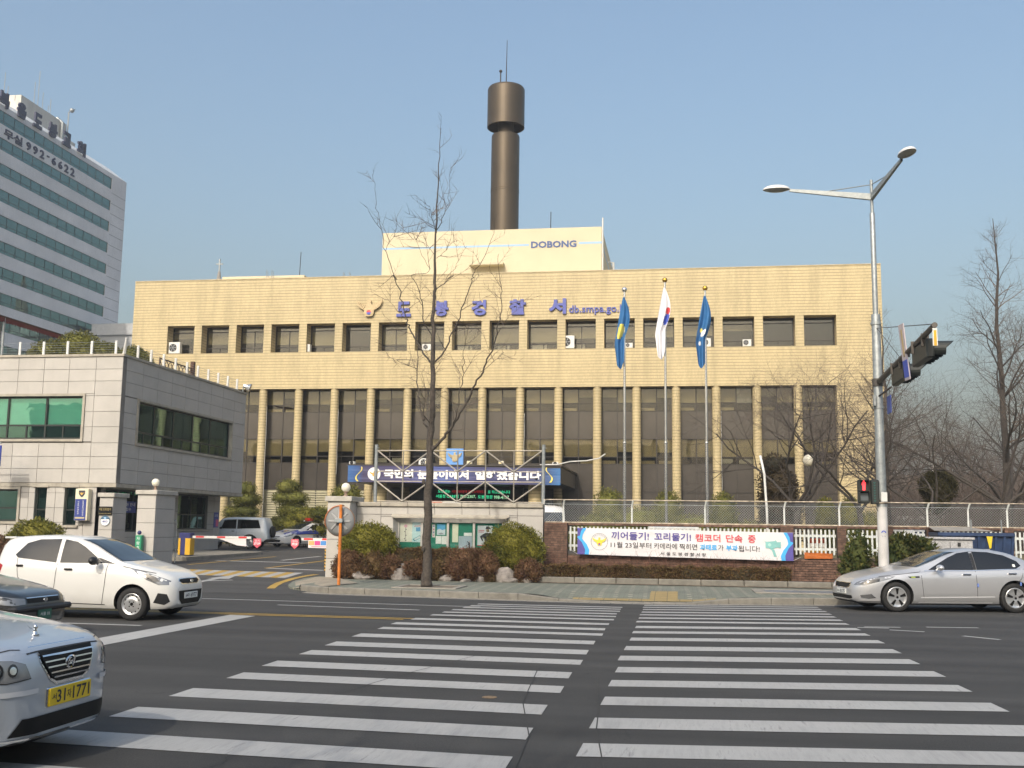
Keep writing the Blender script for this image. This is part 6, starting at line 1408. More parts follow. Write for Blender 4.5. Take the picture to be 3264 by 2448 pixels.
def hedge(lab, x0, x1, y0, y1, z0, z1, n, seed, skew=0.):
    t = thing("hedge", lab, "hedge", ((x0+x1)/2, (y0+y1)/2, z0), group="clipped brown hedges"); rg = np.random.default_rng(seed)
    P = rg.uniform(size=(n, 3)); k = rg.random(n); P[k < .38, 1] *= .15; P[(k >= .38) & (k < .70), 2] = 1-.12*P[(k >= .38) & (k < .70), 2]
    P = P*np.array([x1-x0, y1-y0, z1-z0])+np.array([x0, y0, z0]); P[:, 2] += .025*np.sin(P[:, 0]*7)+.02*np.sin(P[:, 0]*17+2); P[:, 1] += skew*(P[:, 0]-x0)+.04*np.sin(P[:, 0]*4.4)
    a = rg.normal(size=(n, 3)); a[:, 2] += .8; a[:, 1] -= .4; a /= np.linalg.norm(a, axis=1)[:, None]; b2 = np.cross(a, rg.normal(size=(n, 3))); b2 /= np.linalg.norm(b2, axis=1)[:, None]; s = .022*rg.uniform(.6, 1.5, n)[:, None]
    V = np.stack([P-b2*s*.5, P+b2*s*.5, P+a*s*2.4], 1).reshape(-1, 3); mb = MB(); mb.v = [tuple(p) for p in V]; mb.f = [(3*i, 3*i+1, 3*i+2) for i in range(n)]; mb.m = [0]*n; mb.build("foliage", L_HEDGE, t)
    MB().add([(x0+.05, y0+.06, z0), (x1-.05, y0+.06+skew*(x1-x0), z0), (x1-.05, y1-.05+skew*(x1-x0), z0), (x0+.05, y1-.05, z0), (x0+.05, y0+.06, z1-.05), (x1-.05, y0+.06+skew*(x1-x0), z1-.05), (x1-.05, y1-.05+skew*(x1-x0), z1-.05), (x0+.05, y1-.05, z1-.05)], [(4,5,6,7), (0,1,5,4), (1,2,6,5), (2,3,7,6), (3,0,4,7)]).build("inner_foliage", L_DARK, t)
hedge("clipped brown hedge below the notice board", -8.8, -5.5, 31.65, 32.3, .2, 1.06, 26000, 41)
hedge("long low clipped brown hedge below the white banner", -4.1, 3.15, 31.42, 32.05, .24, .66, 34000, 42, .012)
wt = thing("wild_twigs", "reddish bare seedling twigs growing between hedge and brick wall", "twigs", (0, 32.3, .2)); rg_ = random.Random(4); tb = MB()
for k in range(260):
    x = rg_.uniform(-4.05, 3.2); twig(tb, Vector((x, rg_.uniform(32.1, 32.35), .45)), Vector((rg_.gauss(0, .35), rg_.gauss(-.1, .2), 1)).normalized(), rg_.uniform(.2, .5), .006, rg_, 1)
tag(tb.build("twigs", mat("red_twig", (.17, .075, .05), .8, var=.3, island=.4), wt), kind="stuff")
# topiary by the station
GT = "cloud pruned yews by the station"
def cloud(lab, x, y, zb, tiers, seed, n=9000):
    bl = []
    r = random.Random(seed)
    for (dx, z, rx_, rz_) in tiers:
        for k in range(3): bl.append((x+dx+r.uniform(-.35, .35)*rx_, y+r.uniform(-.5, .3)*rx_, z+r.uniform(-.06, .06), rx_*r.uniform(.8, 1.0), rx_*.7, rz_*1.1))
    t = bush("yew_topiary", lab, "tree", bl, n, .05, L_YEW, seed, GT, base=zb, stem=False); MB().tube([(x, y, zb-.02), (x+.05, y, tiers[-1][1])], [.12, .05], 8).build("trunk", M_BARK2, t); return t
cloud("cloud pruned yew beside the guard house end", -25.3, 60, .45, [(0, 1.0, 1.15, .45), (.1, 1.75, 1.1, .42), (-.05, 2.45, 1.0, .42), (.1, 3.15, .8, .40), (0, 3.75, .6, .40)], 61, 20000)
cloud("cloud pruned yew behind the patrol car", -23.2, 62, .45, [(0, 1.1, 1.2, .45), (.05, 1.85, 1.1, .42), (0, 2.6, 1.0, .42), (.05, 3.3, .95, .42), (0, 3.95, .75, .42)], 62, 20000)
bush("juniper", "low spreading juniper behind the patrol car roof", "shrub", [(-21.6, 60.5, 2.2, 1.1, .8, .5), (-20.8, 60.3, 2.4, .7, .6, .4), (-22.3, 60.4, 1.7, .9, .7, .55), (-21.4, 60.4, 1.4, 1.2, .8, .5)], 9000, .06, L_PINE, 63, base=.45)
bush("round_yew", "dome shaped yew behind the globe lamp on the gate pillar", "shrub", [(-14.3, 45, 2.9, .66, .6, .6), (-14.3, 45, 2.3, .7, .6, .6)], 6000, .05, L_YEW, 64, base=.42)
for k, (x, y, lab) in enumerate(((-20.2, 63, "golden orange shrub right of the patrol car light bar"), (-19.5, 63.5, "golden orange shrub second right of the patrol car light bar"), (-24.2, 57.5, "golden orange shrub between the white jeep and patrol car"))): bush("golden_shrub", lab, "shrub", [(x, y, 1.35, .35, .3, .6), (x, y, .95, .42, .35, .5)], 2500, .05, L_GOLD, 65+k, "golden shrubs", base=.45)
GF = "domed yews behind the chain link fence"
for k, (x, y, z, rx_, rz_, lab) in enumerate(((-3.25, 50, 2.7, .72, .9, "domed yew left of the first flagpole"), (-.5, 50, 2.6, .66, .95, "domed yew behind the tallest flagpole"), (2.0, 50, 2.5, .62, .95, "pale domed yew right of the third flagpole"), (7.6, 50, 2.4, .50, .9, "small yellow green yew beside the walk signal"), (6.6, 50.5, 2.4, .45, .85, "small yellow green yew left of the walk signal"), (8.6, 51, 1.9, .6, .8, "small yew behind the lamp pole"))): bush("dome_yew", lab, "shrub", [(x, y, z, rx_, .6, rz_), (x, y, z-.7, rx_*1.15, .65, .8)], 5200, .05, L_PINE if k > 2 else L_YEW, 70+k, GF, base=.72)
GY_ = "sprawling yews along the fence"
for k, (x, y, z, rx_, rz_, lab) in enumerate(((-2.9, 40.5, 1.75, .9, .55, "sprawling yew behind the fence next to stone wall end"), (-1.5, 44, 2.0, 1.2, .62, "sprawling yew between the first and tallest flagpoles"), (.6, 45, 1.75, 1.3, .62, "sprawling yew between the tallest and third flagpoles"), (2.6, 42, 1.5, 1.0, .55, "dull sprawling yew right of the third flagpole"))): bush("low_yew", lab, "shrub", [(x, y, z, rx_, .7, rz_), (x+.5, y, z-.3, rx_*.8, .7, rz_), (x-.6, y, z-.4, rx_*.7, .7, rz_)], 6500, .05, L_YEW, 80+k, GY_, base=.72)
bush("dark_conifer", "dark brown green conifer behind the bare cherry tree", "tree", [(4.25, 48, 3.7, .85, .7, .9), (4.1, 48, 4.5, .5, .5, .6), (4.4, 48, 2.8, 1.0, .8, .9), (4.3, 48, 1.9, 1.0, .8, .9)], 12000, .06, L_DARK, 90, base=.72)
bush("round_conifer", "round dark clipped evergreen right of the lamp pole", "tree", [(10.95, 48, 3.72, .74, .6, .64), (10.9, 48, 2.95, .5, .5, .4)], 16000, .04, leafmat("olive_conifer", [(.028, .03, .010), (.065, .058, .02), (.10, .085, .028)]), 91, base=.72)
bush("laurel_shrub", "glossy green broadleaf shrub at the foot of the street lamp", "shrub", [(6.1, 30.7, 1.22, .62, .45, .45), (5.75, 30.6, .85, .45, .4, .5), (6.5, 30.7, 1.05, .45, .4, .5), (4.95, 31.3, 1.1, .32, .25, .62), (4.75, 31.4, .7, .3, .25, .5)], 5200, .075, L_GREEN, 92, base=.16, elong=1.3)
GR = "pines on the guard house roof"
for k, (x, y, z, rx_, rz_, lab) in enumerate(((-27.6, 43, 9.2, .85, .5, "low pine on the guard house roof under the red awning"), (-26.3, 43, 9.45, .95, .65, "tallest pine on the guard house roof"), (-25.1, 43.2, 9.15, .6, .48, "third pine from the awning on the guard house roof"), (-23.6, 43, 8.95, .62, .42, "small pine by the guard house roof corner"))): bush("roof_pine", lab, "shrub", [(x, y, z, rx_, .6, rz_), (x-.4, y, z-.3, rx_*.8, .6, .45), (x+.4, y, z-.35, rx_*.8, .6, .4)], 6500, .05, L_YEW, 95+k, GR, base=8.3)
bush("pine_shrub", "round pine shrub behind the white hatchback by guard house", "shrub", [(-23.4, 36.5, 1.25, .95, .7, .55), (-23.9, 36.4, .95, .7, .6, .5), (-22.9, 36.4, .95, .6, .6, .5)], 9000, .05, L_PINE, 100, base=.2)
bush("brown_shrub", "brown dormant shrub at the picture edge behind the hatchback roof", "shrub", [(-24.6, 35.6, .75, .75, .5, .5), (-23.9, 35.5, .55, .5, .4, .4)], 5000, .04, L_BROWN, 101, base=.2)
# rocks in the bed
def rock(x, y, z, sx, sy, sz, seed, lab):
    t = thing("rock", lab, "rock", (x, y, z), group="landscape rocks along the bed"); r = random.Random(seed); bm = bmesh.new(); bmesh.ops.create_icosphere(bm, subdivisions=3, radius=1)
    dirs = [Vector((r.gauss(0, 1), r.gauss(0, 1), r.gauss(0, 1))).normalized() for _ in range(9)]; cut = [r.uniform(.62, .92) for _ in range(9)]
    for v in bm.verts:
        for d, c in zip(dirs, cut):
            e = v.co.dot(d)
            if e > c: v.co -= d*(e-c)*.85
        v.co *= 1+.03*math.sin(v.co.x*9+seed)+.03*math.sin(v.co.z*11+v.co.y*7)
        v.co = Vector((v.co.x*sx, v.co.y*sy, v.co.z*sz))
    me = bpy.data.meshes.new("stone"); bm.to_mesh(me); bm.free(); me.materials.append(M_ROCK); me.polygons.foreach_set("use_smooth", [True]*len(me.polygons)); me.set_sharp_from_angle(angle=R(28)); link("stone", me, t, (x, y, z))
M_ROCK = mat("pale_rock", (.20, .18, .165), .85, var=.45, scale=6, bump=.9, bscale=14)
for k, a in enumerate(((-9.3, 30.95, .28, .50, .3, .22, "long pale boulder left of the clipped shrub"), (-8.1, 30.95, .32, .46, .3, .30, "large pale boulder between the shrub and the tree trunk"), (-8.15, 31.35, .5, .3, .25, .22, "rock behind the large pale boulder"), (-6.75, 30.95, .24, .32, .25, .18, "low rock just right of the tree trunk"), (-6.15, 30.8, .2, .2, .18, .10, "small flat rock before the dense brown shrub"), (-5.72, 30.95, .27, .22, .2, .22, "small grey rock at the dense shrub edge"), (-5.05, 31.0, .34, .40, .26, .36, "tall pale craggy boulder under the large pine"), (-4.85, 30.85, .22, .30, .2, .14, "low rock in front of the craggy boulder"), (-4.4, 30.95, .24, .26, .22, .17, "rounded rock before the hedge end"), (-9.9, 31.0, .22, .22, .2, .14, "small rock at the pillar foot"))):
    rock(a[0], a[1]+.12, a[2]-.03, a[3]*.85, a[4]*.85, a[5]*.8, 100+k, a[6])
# ------------------------------------------------------------------ vehicles
def carpaint(name, col, metal=.0, rough=.4, dirt=.12):
    m, t, b = newmat(name); MATS[name] = m
    vec = t.nodes.new("ShaderNodeTexCoord").outputs["Object"]; sx = N(t, "ShaderNodeSeparateXYZ"); t.links.new(vec, sx.inputs[0])
    lo = ramp(t, sx.outputs[2], [(.15, 1.), (.75, 0.)])
    n = math_(t, 'MULTIPLY', ramp(t, noise(t, 3, 4, .6, vec), [(.3, .2), (.75, 1.)]), math_(t, 'MULTIPLY', lo, dirt*2.5))
    c = mixc(t, n, tuple(col), (.30, .26, .20)); t.links.new(c, b.inputs["Base Color"])
    b.inputs["Metallic"].default_value = metal; b.inputs["Roughness"].default_value = rough; b.inputs["Coat Weight"].default_value = .9; b.inputs["Coat Roughness"].default_value = .04
    return m
M_CARGLASS = glass("car_glass_dark", (.008, .009, .010), .03, .7); M_WSCREEN = glass("windscreen", (.020, .026, .030), .03, .8)
M_TRIMBLK = mat("car_black_trim", (.012, .012, .013), .45, var=.1, local=True); M_GRILLE = mat("grille_black", (.006, .006, .006), .6, spec=.25, var=.1, local=True)
M_CHROME = glass("chrome", (.75, .76, .77), .08, .5, 1.); M_LAMP = glass("lamp_lens", (.22, .23, .24), .06, 1., .35); M_LAMPD = glass("lamp_dark", (.03, .032, .035), .06, .9, .2)
M_TAIL = glass("tail_lamp", (.30, .008, .010), .12, .7); M_TYRE = mat("tyre", (.016, .016, .016), .85, var=.2, scale=20, bump=.3, bscale=120, local=True); M_RIM = mat("alloy", (.58, .59, .60), .3, .75, var=.08, local=True); M_SEAM = mat("panel_gap", (.02, .02, .02), .6, var=0)
M_PLATEW = mat("plate_white", (.66, .68, .66), .5, var=.04, local=True); M_PLATEY = mat("plate_yellow", (.72, .50, .012), .5, var=.05, local=True); M_PLATEG = mat("plate_green", (.02, .12, .075), .5, var=.1, local=True); M_INK = mat("plate_ink", (.015, .015, .03), .5, var=0); M_UNDER = mat("underbody", (.01, .01, .01), .9, var=0); M_ARCH = mat("wheel_well", (.008, .008, .008), .95, var=0)
class Car:
    def __init__(s, name, lab, L, prof, paint, axles, tr, loc, rz, group=None, arch=.055, ring=None, sc=1.0):
        s.L = L; s.t = thing(name, lab, "car", loc, rz, group); s.t.scale = (sc, sc, sc); s.paint = paint; s.tr = tr
        F = {k: pchip(v) for k, v in prof.items()}; s.F = F
        st = sorted(set([0, .012, .03, .06, .1, .15, .22, .3] + [L-v for v in (0, .012, .03, .06, .1, .16, .24)] + [round(.3+i*(L-.54)/34, 3) for i in range(35)]))
        b = MB(); nr = 15
        def ringpts(q):
            hw, zb, zs, zt, wr = F['hw'](q), F['bot'](q), F['sho'](q), F['top'](q), F['wr'](q); H = zs-zb; g = max(.01, zt-zs); w2 = hw*wr
            wide = F['bulge'](q) if 'bulge' in F else 1.
            P = [(0, zb), (hw*.72, zb), (hw*.91, zb+.02), (hw*.965, zb+.12*H), (hw*.992*wide, zb+.36*H), (hw*wide, zb+.58*H), (hw*.994, zb+.78*H), (hw*.975, zb+.93*H), (hw*.945, zs), (hw*.925, zs+.10*g), ((hw*.925+w2)*.5+.004, zs+.52*g), (w2+.01, zs+.84*g), (w2*.90, zs+.945*g), (w2*.55, zs+.988*g), (0, zt)]
            return P
        for q in st:
            x = L/2-q; P = ringpts(q); b.v += [(x, -p[0], p[1]) for p in P] + [(x, p[0], p[1]) for p in P[-2:0:-1]]
        n = 2*nr-2
        for i in range(len(st)-1):
            for k in range(n): k2 = (k+1) % n; b.face(i*n+k, i*n+k2, (i+1)*n+k2, (i+1)*n+k)
        for i0, flip in ((0, False), (len(st)-1, True)):        # nose and tail caps with inner rings
            base = i0*n; c = Vector((0, 0, 0))
            for k in range(n): c += Vector(b.v[base+k])/n
            prev = list(range(base, base+n))
            for sc_ in (.75, .45, .15):
                cur = []
                for k in range(n): p = c+(Vector(b.v[base+k])-c)*sc_+Vector((.006*(1-sc_) if not flip else -.006*(1-sc_), 0, 0)); cur.append(len(b.v)); b.v.append(tuple(p))
                for k in range(n): k2 = (k+1) % n; f = (prev[k], prev[k2], cur[k2], cur[k]); b.face(*(f[::-1] if not flip else f))
                prev = cur
            b.face(*(prev[::-1] if not flip else prev))
        me = b.mesh("body", [paint, M_UNDER, M_ARCH], smooth=True)
        bm = bmesh.new(); bm.from_mesh(me); bmesh.ops.recalc_face_normals(bm, faces=bm.faces)
        for f in bm.faces:
            if f.normal.z < -.85 and f.calc_center_median().z < .4: f.material_index = 1
        bm.to_mesh(me); s.bvh = BVHTree.FromBMesh(bm); bm.free()
        tmp = bpy.data.objects.new("tmp", me); COL.objects.link(tmp); cut = MB()
        for q in axles:
            for sg in (-1, 1): cut.lathe([(tr+arch, -.17), (tr+arch, .3)], (L/2-q, sg*F['hw'](q)-(0 if sg > 0 else .13), tr+.012), 40, 'y')
        co = bpy.data.objects.new("cut", cut.mesh("cut", M_ARCH)); COL.objects.link(co)
        bmc = bmesh.new(); bmc.from_mesh(co.data); bmesh.ops.recalc_face_normals(bmc, faces=bmc.faces); bmc.to_mesh(co.data); bmc.free()
        md = tmp.modifiers.new("b", 'BOOLEAN'); md.operation = 'DIFFERENCE'; md.object = co; md.solver = 'EXACT'; md.material_mode = 'TRANSFER'
        dg = bpy.context.evaluated_depsgraph_get(); me2 = bpy.data.meshes.new_from_object(tmp.evaluated_get(dg)); me2.name = "body"
        bpy.data.objects.remove(tmp); bpy.data.objects.remove(co)
        me2.polygons.foreach_set("use_smooth", [True]*len(me2.polygons)); me2.set_sharp_from_angle(angle=R(32))
        s.body = link("body", me2, s.t, world=False)
    def P(s, q, y, z): return Vector((s.L/2-q, y, z))
    def decal(s, pts, d, m, name, off=.004, both=True, step=.07, parent=None):
        out = None
        for sg in ((1, -1) if both else (1,)):
            D = Vector((d[0], d[1]*sg, d[2])).normalized(); u = D.cross(Z3).normalized() if abs(D.z) < .99 else Vector((1, 0, 0)); w = u.cross(D).normalized()
            P3 = [s.P(p[0], p[1]*sg, p[2]) for p in pts]; P2 = [(p.dot(u), p.dot(w)) for p in P3]
            bm = bmesh.new(); vs = [bm.verts.new((a, c, 0)) for a, c in P2]; bm.faces.new(vs)
            for ax in (0, 1):
                lo, hi = min(p[ax] for p in P2), max(p[ax] for p in P2); k = int((hi-lo)/step)
                for i in range(1, k+1):
                    co = [0, 0, 0]; no = [0, 0, 0]; co[ax] = lo+(hi-lo)*i/(k+1); no[ax] = 1
                    bmesh.ops.bisect_plane(bm, geom=bm.verts[:]+bm.edges[:]+bm.faces[:], plane_co=co, plane_no=no)
            bmesh.ops.triangulate(bm, faces=bm.faces[:])
            for v in bm.verts:
                o = u*v.co.x+w*v.co.y-D*5; h = s.bvh.ray_cast(o, D)
                if h[0] is None: h = s.bvh.find_nearest(u*v.co.x+w*v.co.y+D*(P3[0].dot(D)))
                nr = h[1] if h[1].dot(D) < 0 else -h[1]
                v.co = h[0]+nr*off*.5-D*off*.7
            bmesh.ops.recalc_face_normals(bm, faces=bm.faces[:])
            f0 = max(bm.faces, key=lambda f: f.calc_area())
            if f0.normal.dot(D) > 0: bmesh.ops.reverse_faces(bm, faces=bm.faces[:])
            me = bpy.data.meshes.new(name); bm.to_mesh(me); bm.free(); me.materials.append(m); me.polygons.foreach_set("use_smooth", [True]*len(me.polygons))
            out = link(name, me, parent or s.t, world=False)
        return out
    def line(s, pts, d, m, name, w=.012, off=.003, both=True):
        for a, c in zip(pts, pts[1:]):
            a3, c3 = Vector(a), Vector(c); D = Vector((-d[0], d[1], d[2])); t = (c3-a3); nn = t.cross(D).normalized()*w/2
            s.decal([tuple(a3-nn), tuple(c3-nn), tuple(c3+nn), tuple(a3+nn)], d, m, name, off, both, .12)
    def wheel(s, axles, y, style, tw=.19):
        tr = s.tr; rim = tr*.66 if style != 'alloy' else tr*.70
        tb = MB().lathe([(rim, -tw/2+.01), (rim*1.08, -tw/2), (tr*.93, -tw/2+.004), (tr*.99, -tw/2+.03), (tr, -tw/4), (tr, tw/4), (tr*.99, tw/2-.03), (tr*.93, tw/2-.004), (rim*1.08, tw/2), (rim, tw/2-.01)], (0, 0, 0), 36, 'y', close=False).mesh("tyre", M_TYRE, smooth=True)
        rb = MB()
        if style == 'steel': rb.lathe([(rim, -tw/2+.012), (rim*.94, -tw/2+.004), (rim*.90, -tw/2+.03), (rim*.80, -tw/2+.045), (rim*.62, -tw/2+.012), (rim*.3, -tw/2+.02), (.001, -tw/2+.02)], (0, 0, 0), 32, 'y', close=False)
        else: rb.lathe([(rim, -tw/2+.012), (rim*.95, -tw/2-.002), (rim*.90, -tw/2+.008), (rim*.55, -tw/2+.006), (rim*.25, -tw/2+.0), (rim*.12, -tw/2+.01), (.001, -tw/2+.01)], (0, 0, 0), 36, 'y', close=False)
        rm = rb.mesh("rim", M_RIM, smooth=True); hb = MB()
        def slot(a, r0, r1, w0, w1, y_):
            c_, s_ = math.cos(a), math.sin(a); pts = [(r0, -w0), (r1, -w1), (r1, w1), (r0, w0)]
            hb.add([(c_*p-s_*q1, y_, s_*p+c_*q1) for p, q1 in pts], [(0, 1, 2, 3)])
        if style == 'steel':
            for k in range(12): a = k*6.283/12; hb.poly([(rim*.76*math.cos(a)+.013*math.cos(t_*1.047), rim*.76*math.sin(a)+.013*math.sin(t_*1.047)) for t_ in range(6)], (0, -tw/2+.036, 0), X3, Z3, .006)
            for k in range(4): a = k*1.571+.78; hb.poly([(rim*.28*math.cos(a)+.012*math.cos(t_*1.047), rim*.28*math.sin(a)+.012*math.sin(t_*1.047)) for t_ in range(6)], (0, -tw/2+.014, 0), X3, Z3, .008)
            hb.lathe([(.03, -tw/2+.016), (.03, -tw/2+.02)], (0, 0, 0), 14, 'y')
        else:
            k5 = 5 if style == 'alloy' else 6
            for k in range(k5): slot(k*6.283/k5+.3, rim*.30, rim*.86, .018, .038 if style == 'alloy' else .05, -tw/2-.006)
            hb.lathe([(.028, -tw/2-.008), (.02, -tw/2-.01)], (0, 0, 0), 14, 'y')
        hm = hb.mesh("wheel_slots", M_GRILLE)
        for q in axles:
            for sg in (-1, 1):
                yy = sg*(y-tw/2); w_ = link("wheel", tb, s.t, (s.L/2-q, yy, tr), (0, 0, 0 if sg < 0 else math.pi), world=False)
                ORG[w_] = Vector((0, 0, 0)); link("rim", rm, w_, world=False); link("wheel_slots", hm, w_, world=False)
    def mirror(s, q, y, z, m, sz=(.09, .115, .065)):
        for sg in (-1, 1):
            MB().ball((s.L/2-q, sg*(y+.09), z), 1, 16, 10, sz).tube([(s.L/2-q+.02, sg*(y-.03), z-.05), (s.L/2-q, sg*(y+.05), z-.03)], .025, 6).build("mirror", m, s.t, smooth=True, world=False)
    def handle(s, q, z, m, w=.16):
        for sg in (-1, 1):
            D = Vector((0, -sg, 0)); h = s.bvh.ray_cast(s.P(q, sg*3, z), D); y = h[0].y
            MB().bbox(s.L/2-q-w/2, s.L/2-q+w/2, min(y, y+sg*.03), max(y, y+sg*.03), z-.016, z+.016, .006).build("door_handle", m, s.t, world=False)
    def plate(s, z, m, parts, w=.52, h=.11, y=0, ink=None, q=None):
        hx = s.bvh.ray_cast(Vector((5, y, z)), Vector((-1, 0, 0)))[0].x+.012 if q is None else q
        p = MB().bbox(hx-.01, hx+.008, y-w/2, y+w/2, z-h/2, z+h/2, .004).build("number_plate", m, s.t, world=False); ORG[p] = Vector((0, 0, 0))
        for body, u0, u1, hh in parts: text(body, ink or M_INK, p, (hx+.008, y-w/2+u0*w, z-hh*h/2), (u1-u0)*w, hh*h, right=Y3, depth=.002, bold=.015, name="plate_text", world=False)
SIDE = (0, 1, 0); FRONT = (-1, 0, 0); TOP = (0, 0, -1); OB = (-.75, .66, 0)
P_WHITE = carpaint("white_paint", (.64, .64, .62), 0, .35, .12); P_SILV = carpaint("silver_paint", (.50, .51, .53), .55, .33, .05); P_SILV2 = carpaint("silver_blue_paint", (.44, .48, .53), .5, .35, .06); P_DARK = carpaint("dark_paint", (.012, .016, .019), .2, .3, .1); P_PALE = carpaint("pale_paint", (.74, .78, .79), .0, .35, .08)

# --- white hatchback
Lm = 3.595
pm_ = dict(top=[(0,.60),(.05,.72),(.16,.80),(.45,.90),(.8,.985),(.98,1.03),(1.25,1.17),(1.55,1.33),(1.8,1.42),(2.1,1.472),(2.5,1.485),(3.0,1.468),(3.33,1.42),(3.44,1.32),(3.52,1.05),(3.57,.85),(3.595,.62)],
    sho=[(0,.54),(.05,.63),(.16,.71),(.45,.82),(.98,.92),(2.0,.965),(3.0,1.02),(3.4,1.0),(3.54,.80),(3.595,.56)], bot=[(0,.27),(.1,.2),(.4,.18),(3.2,.19),(3.5,.24),(3.595,.3)],
    hw=[(0,.50),(.04,.59),(.12,.67),(.3,.745),(.6,.79),(1.5,.797),(2.8,.797),(3.3,.765),(3.5,.69),(3.595,.60)], wr=[(0,.72),(.5,.80),(.98,.86),(1.3,.83),(1.9,.755),(3.0,.73),(3.4,.72),(3.595,.8)])
c = Car("hatchback", "white compact hatchback waiting at the stop line", Lm, pm_, P_WHITE, (.73, 3.11), .288, (-8.9-Lm/2, 18.78, 0), 0)
c.decal([(1.34,-2,1.0),(1.50,-2,1.115),(1.74,-2,1.275),(1.93,-2,1.368),(2.17,-2,1.405),(2.17,-2,.995)], SIDE, M_CARGLASS, "side_window", .008, True, .05); c.decal([(2.25,-2,.998),(2.25,-2,1.41),(2.66,-2,1.40),(2.90,-2,1.33),(3.08,-2,1.12),(3.02,-2,1.07)], SIDE, M_CARGLASS, "side_window", .008, True, .05)
c.decal([(1.10,-2,.985),(1.34,-2,1.0),(1.46,-2,1.09),(1.38,-2,1.08)], SIDE, M_TRIMBLK, "mirror_sail")
c.decal([(1,-.66,1.035),(1,.66,1.035),(1.7,.63,1.20),(1.75,.55,1.405),(1.75,-.55,1.405),(1.7,-.63,1.20)], FRONT, M_WSCREEN, "windscreen", .012, False, .05); c.line([(1,-.64,1.045),(1,.10,1.05)], FRONT, M_TRIMBLK, "wiper", .022, .012, False); c.line([(1,-.1,1.06),(1,.62,1.05)], FRONT, M_TRIMBLK, "wiper", .022, .012, False)
c.decal([(.78,-.77,.93),(.55,-.74,.87),(.30,-.66,.77),(.16,-.52,.70),(.20,-.56,.63),(.32,-.68,.63),(.50,-.75,.72),(.66,-.77,.82)], OB, M_LAMP, "headlight"); c.decal([(.50,-.74,.83),(.36,-.69,.77),(.30,-.67,.69),(.40,-.71,.69),(.50,-.75,.75)], OB, M_LAMPD, "headlight_bowl", .007)
c.decal([(.05,-.36,.735),(.05,.36,.735),(.05,.42,.69),(.05,.30,.63),(.05,-.30,.63),(.05,-.42,.69)], FRONT, M_CHROME, "grille_surround", .004, False); c.decal([(.05,-.33,.722),(.05,.33,.722),(.05,.38,.69),(.05,.28,.644),(.05,-.28,.644),(.05,-.38,.69)], FRONT, M_GRILLE, "grille", .008, False)
MB().poly([(.055*math.cos(k*.524), .03*math.sin(k*.524)) for k in range(12)], c.P(-.02, 0, .685), Y3, Z3, .008).build("badge", M_CHROME, c.t, world=False)
c.decal([(0,-.46,.52),(0,.46,.52),(0,.43,.36),(0,.34,.28),(0,-.34,.28),(0,-.43,.36)], FRONT, M_GRILLE, "lower_grille", .006, False); c.decal([(.3,-.70,.49),(.2,-.60,.47),(.15,-.56,.34),(.22,-.62,.28),(.36,-.72,.32)], OB, M_TRIMBLK, "fog_recess")
c.plate(.43, M_PLATEW, [("64마", .08, .36, .6), ("6977", .44, .92, .7)])
for x in (1.24, 2.21): c.line([(x,-2,.98),(x+.02,-2,.60),(x+.06,-2,.28)], SIDE, M_SEAM, "door_gap", .010)
c.line([(3.02,-2,1.06),(2.96,-2,.72),(2.78,-2,.62)], SIDE, M_SEAM, "door_gap", .010); c.line([(1.24,-2,.27),(2.75,-2,.29)], SIDE, M_SEAM, "door_gap", .012); c.line([(.35,-.72,.83),(.95,-.78,.945)], SIDE, M_SEAM, "bonnet_gap", .010)
c.decal([(3.46,-.72,1.0),(3.30,-.75,.93),(3.36,-.74,.72),(3.55,-.62,.72),(3.54,-.62,.98)], (.3, .95, 0), M_TAIL, "tail_lamp"); c.mirror(1.42, .84, 1.04, M_TRIMBLK, (.075, .12, .075)); c.handle(1.98, .88, M_TRIMBLK, .15); c.handle(2.94, .93, M_TRIMBLK, .13)
MB().bbox(c.L/2-3.46, c.L/2-3.22, -.52, .52, 1.405, 1.44, .012).build("roof_spoiler", P_WHITE, c.t, world=False); c.wheel((.73, 3.11), .785, 'steel')

# --- silver saloon in the far lane
Lk = 4.845
pk_ = dict(top=[(0,.52),(.04,.62),(.12,.70),(.35,.80),(.8,.905),(1.28,.985),(1.42,1.01),(1.8,1.16),(2.15,1.31),(2.5,1.405),(2.9,1.45),(3.3,1.44),(3.7,1.38),(4.05,1.25),(4.35,1.12),(4.6,1.06),(4.76,1.0),(4.82,.75),(4.845,.6)],
    sho=[(0,.46),(.04,.55),(.12,.63),(.35,.73),(.8,.82),(1.4,.895),(2.5,.925),(3.6,.965),(4.2,.985),(4.65,.97),(4.8,.80),(4.845,.52)], bot=[(0,.24),(.1,.19),(.5,.175),(4.2,.18),(4.7,.25),(4.845,.32)],
    hw=[(0,.58),(.04,.66),(.12,.75),(.3,.84),(.6,.895),(1.2,.915),(3.8,.915),(4.4,.87),(4.7,.79),(4.845,.68)], wr=[(0,.72),(.6,.80),(1.4,.84),(1.9,.78),(2.5,.70),(3.5,.68),(4.1,.72),(4.6,.80),(4.845,.8)])
rzk = math.pi+R(-14)
c = Car("silver_saloon", "silver four door saloon driving across the far lane", Lk, pk_, P_SILV, (.94, 3.735), .335, (5.92, 26.0, 0), math.pi+R(13), sc=.965)
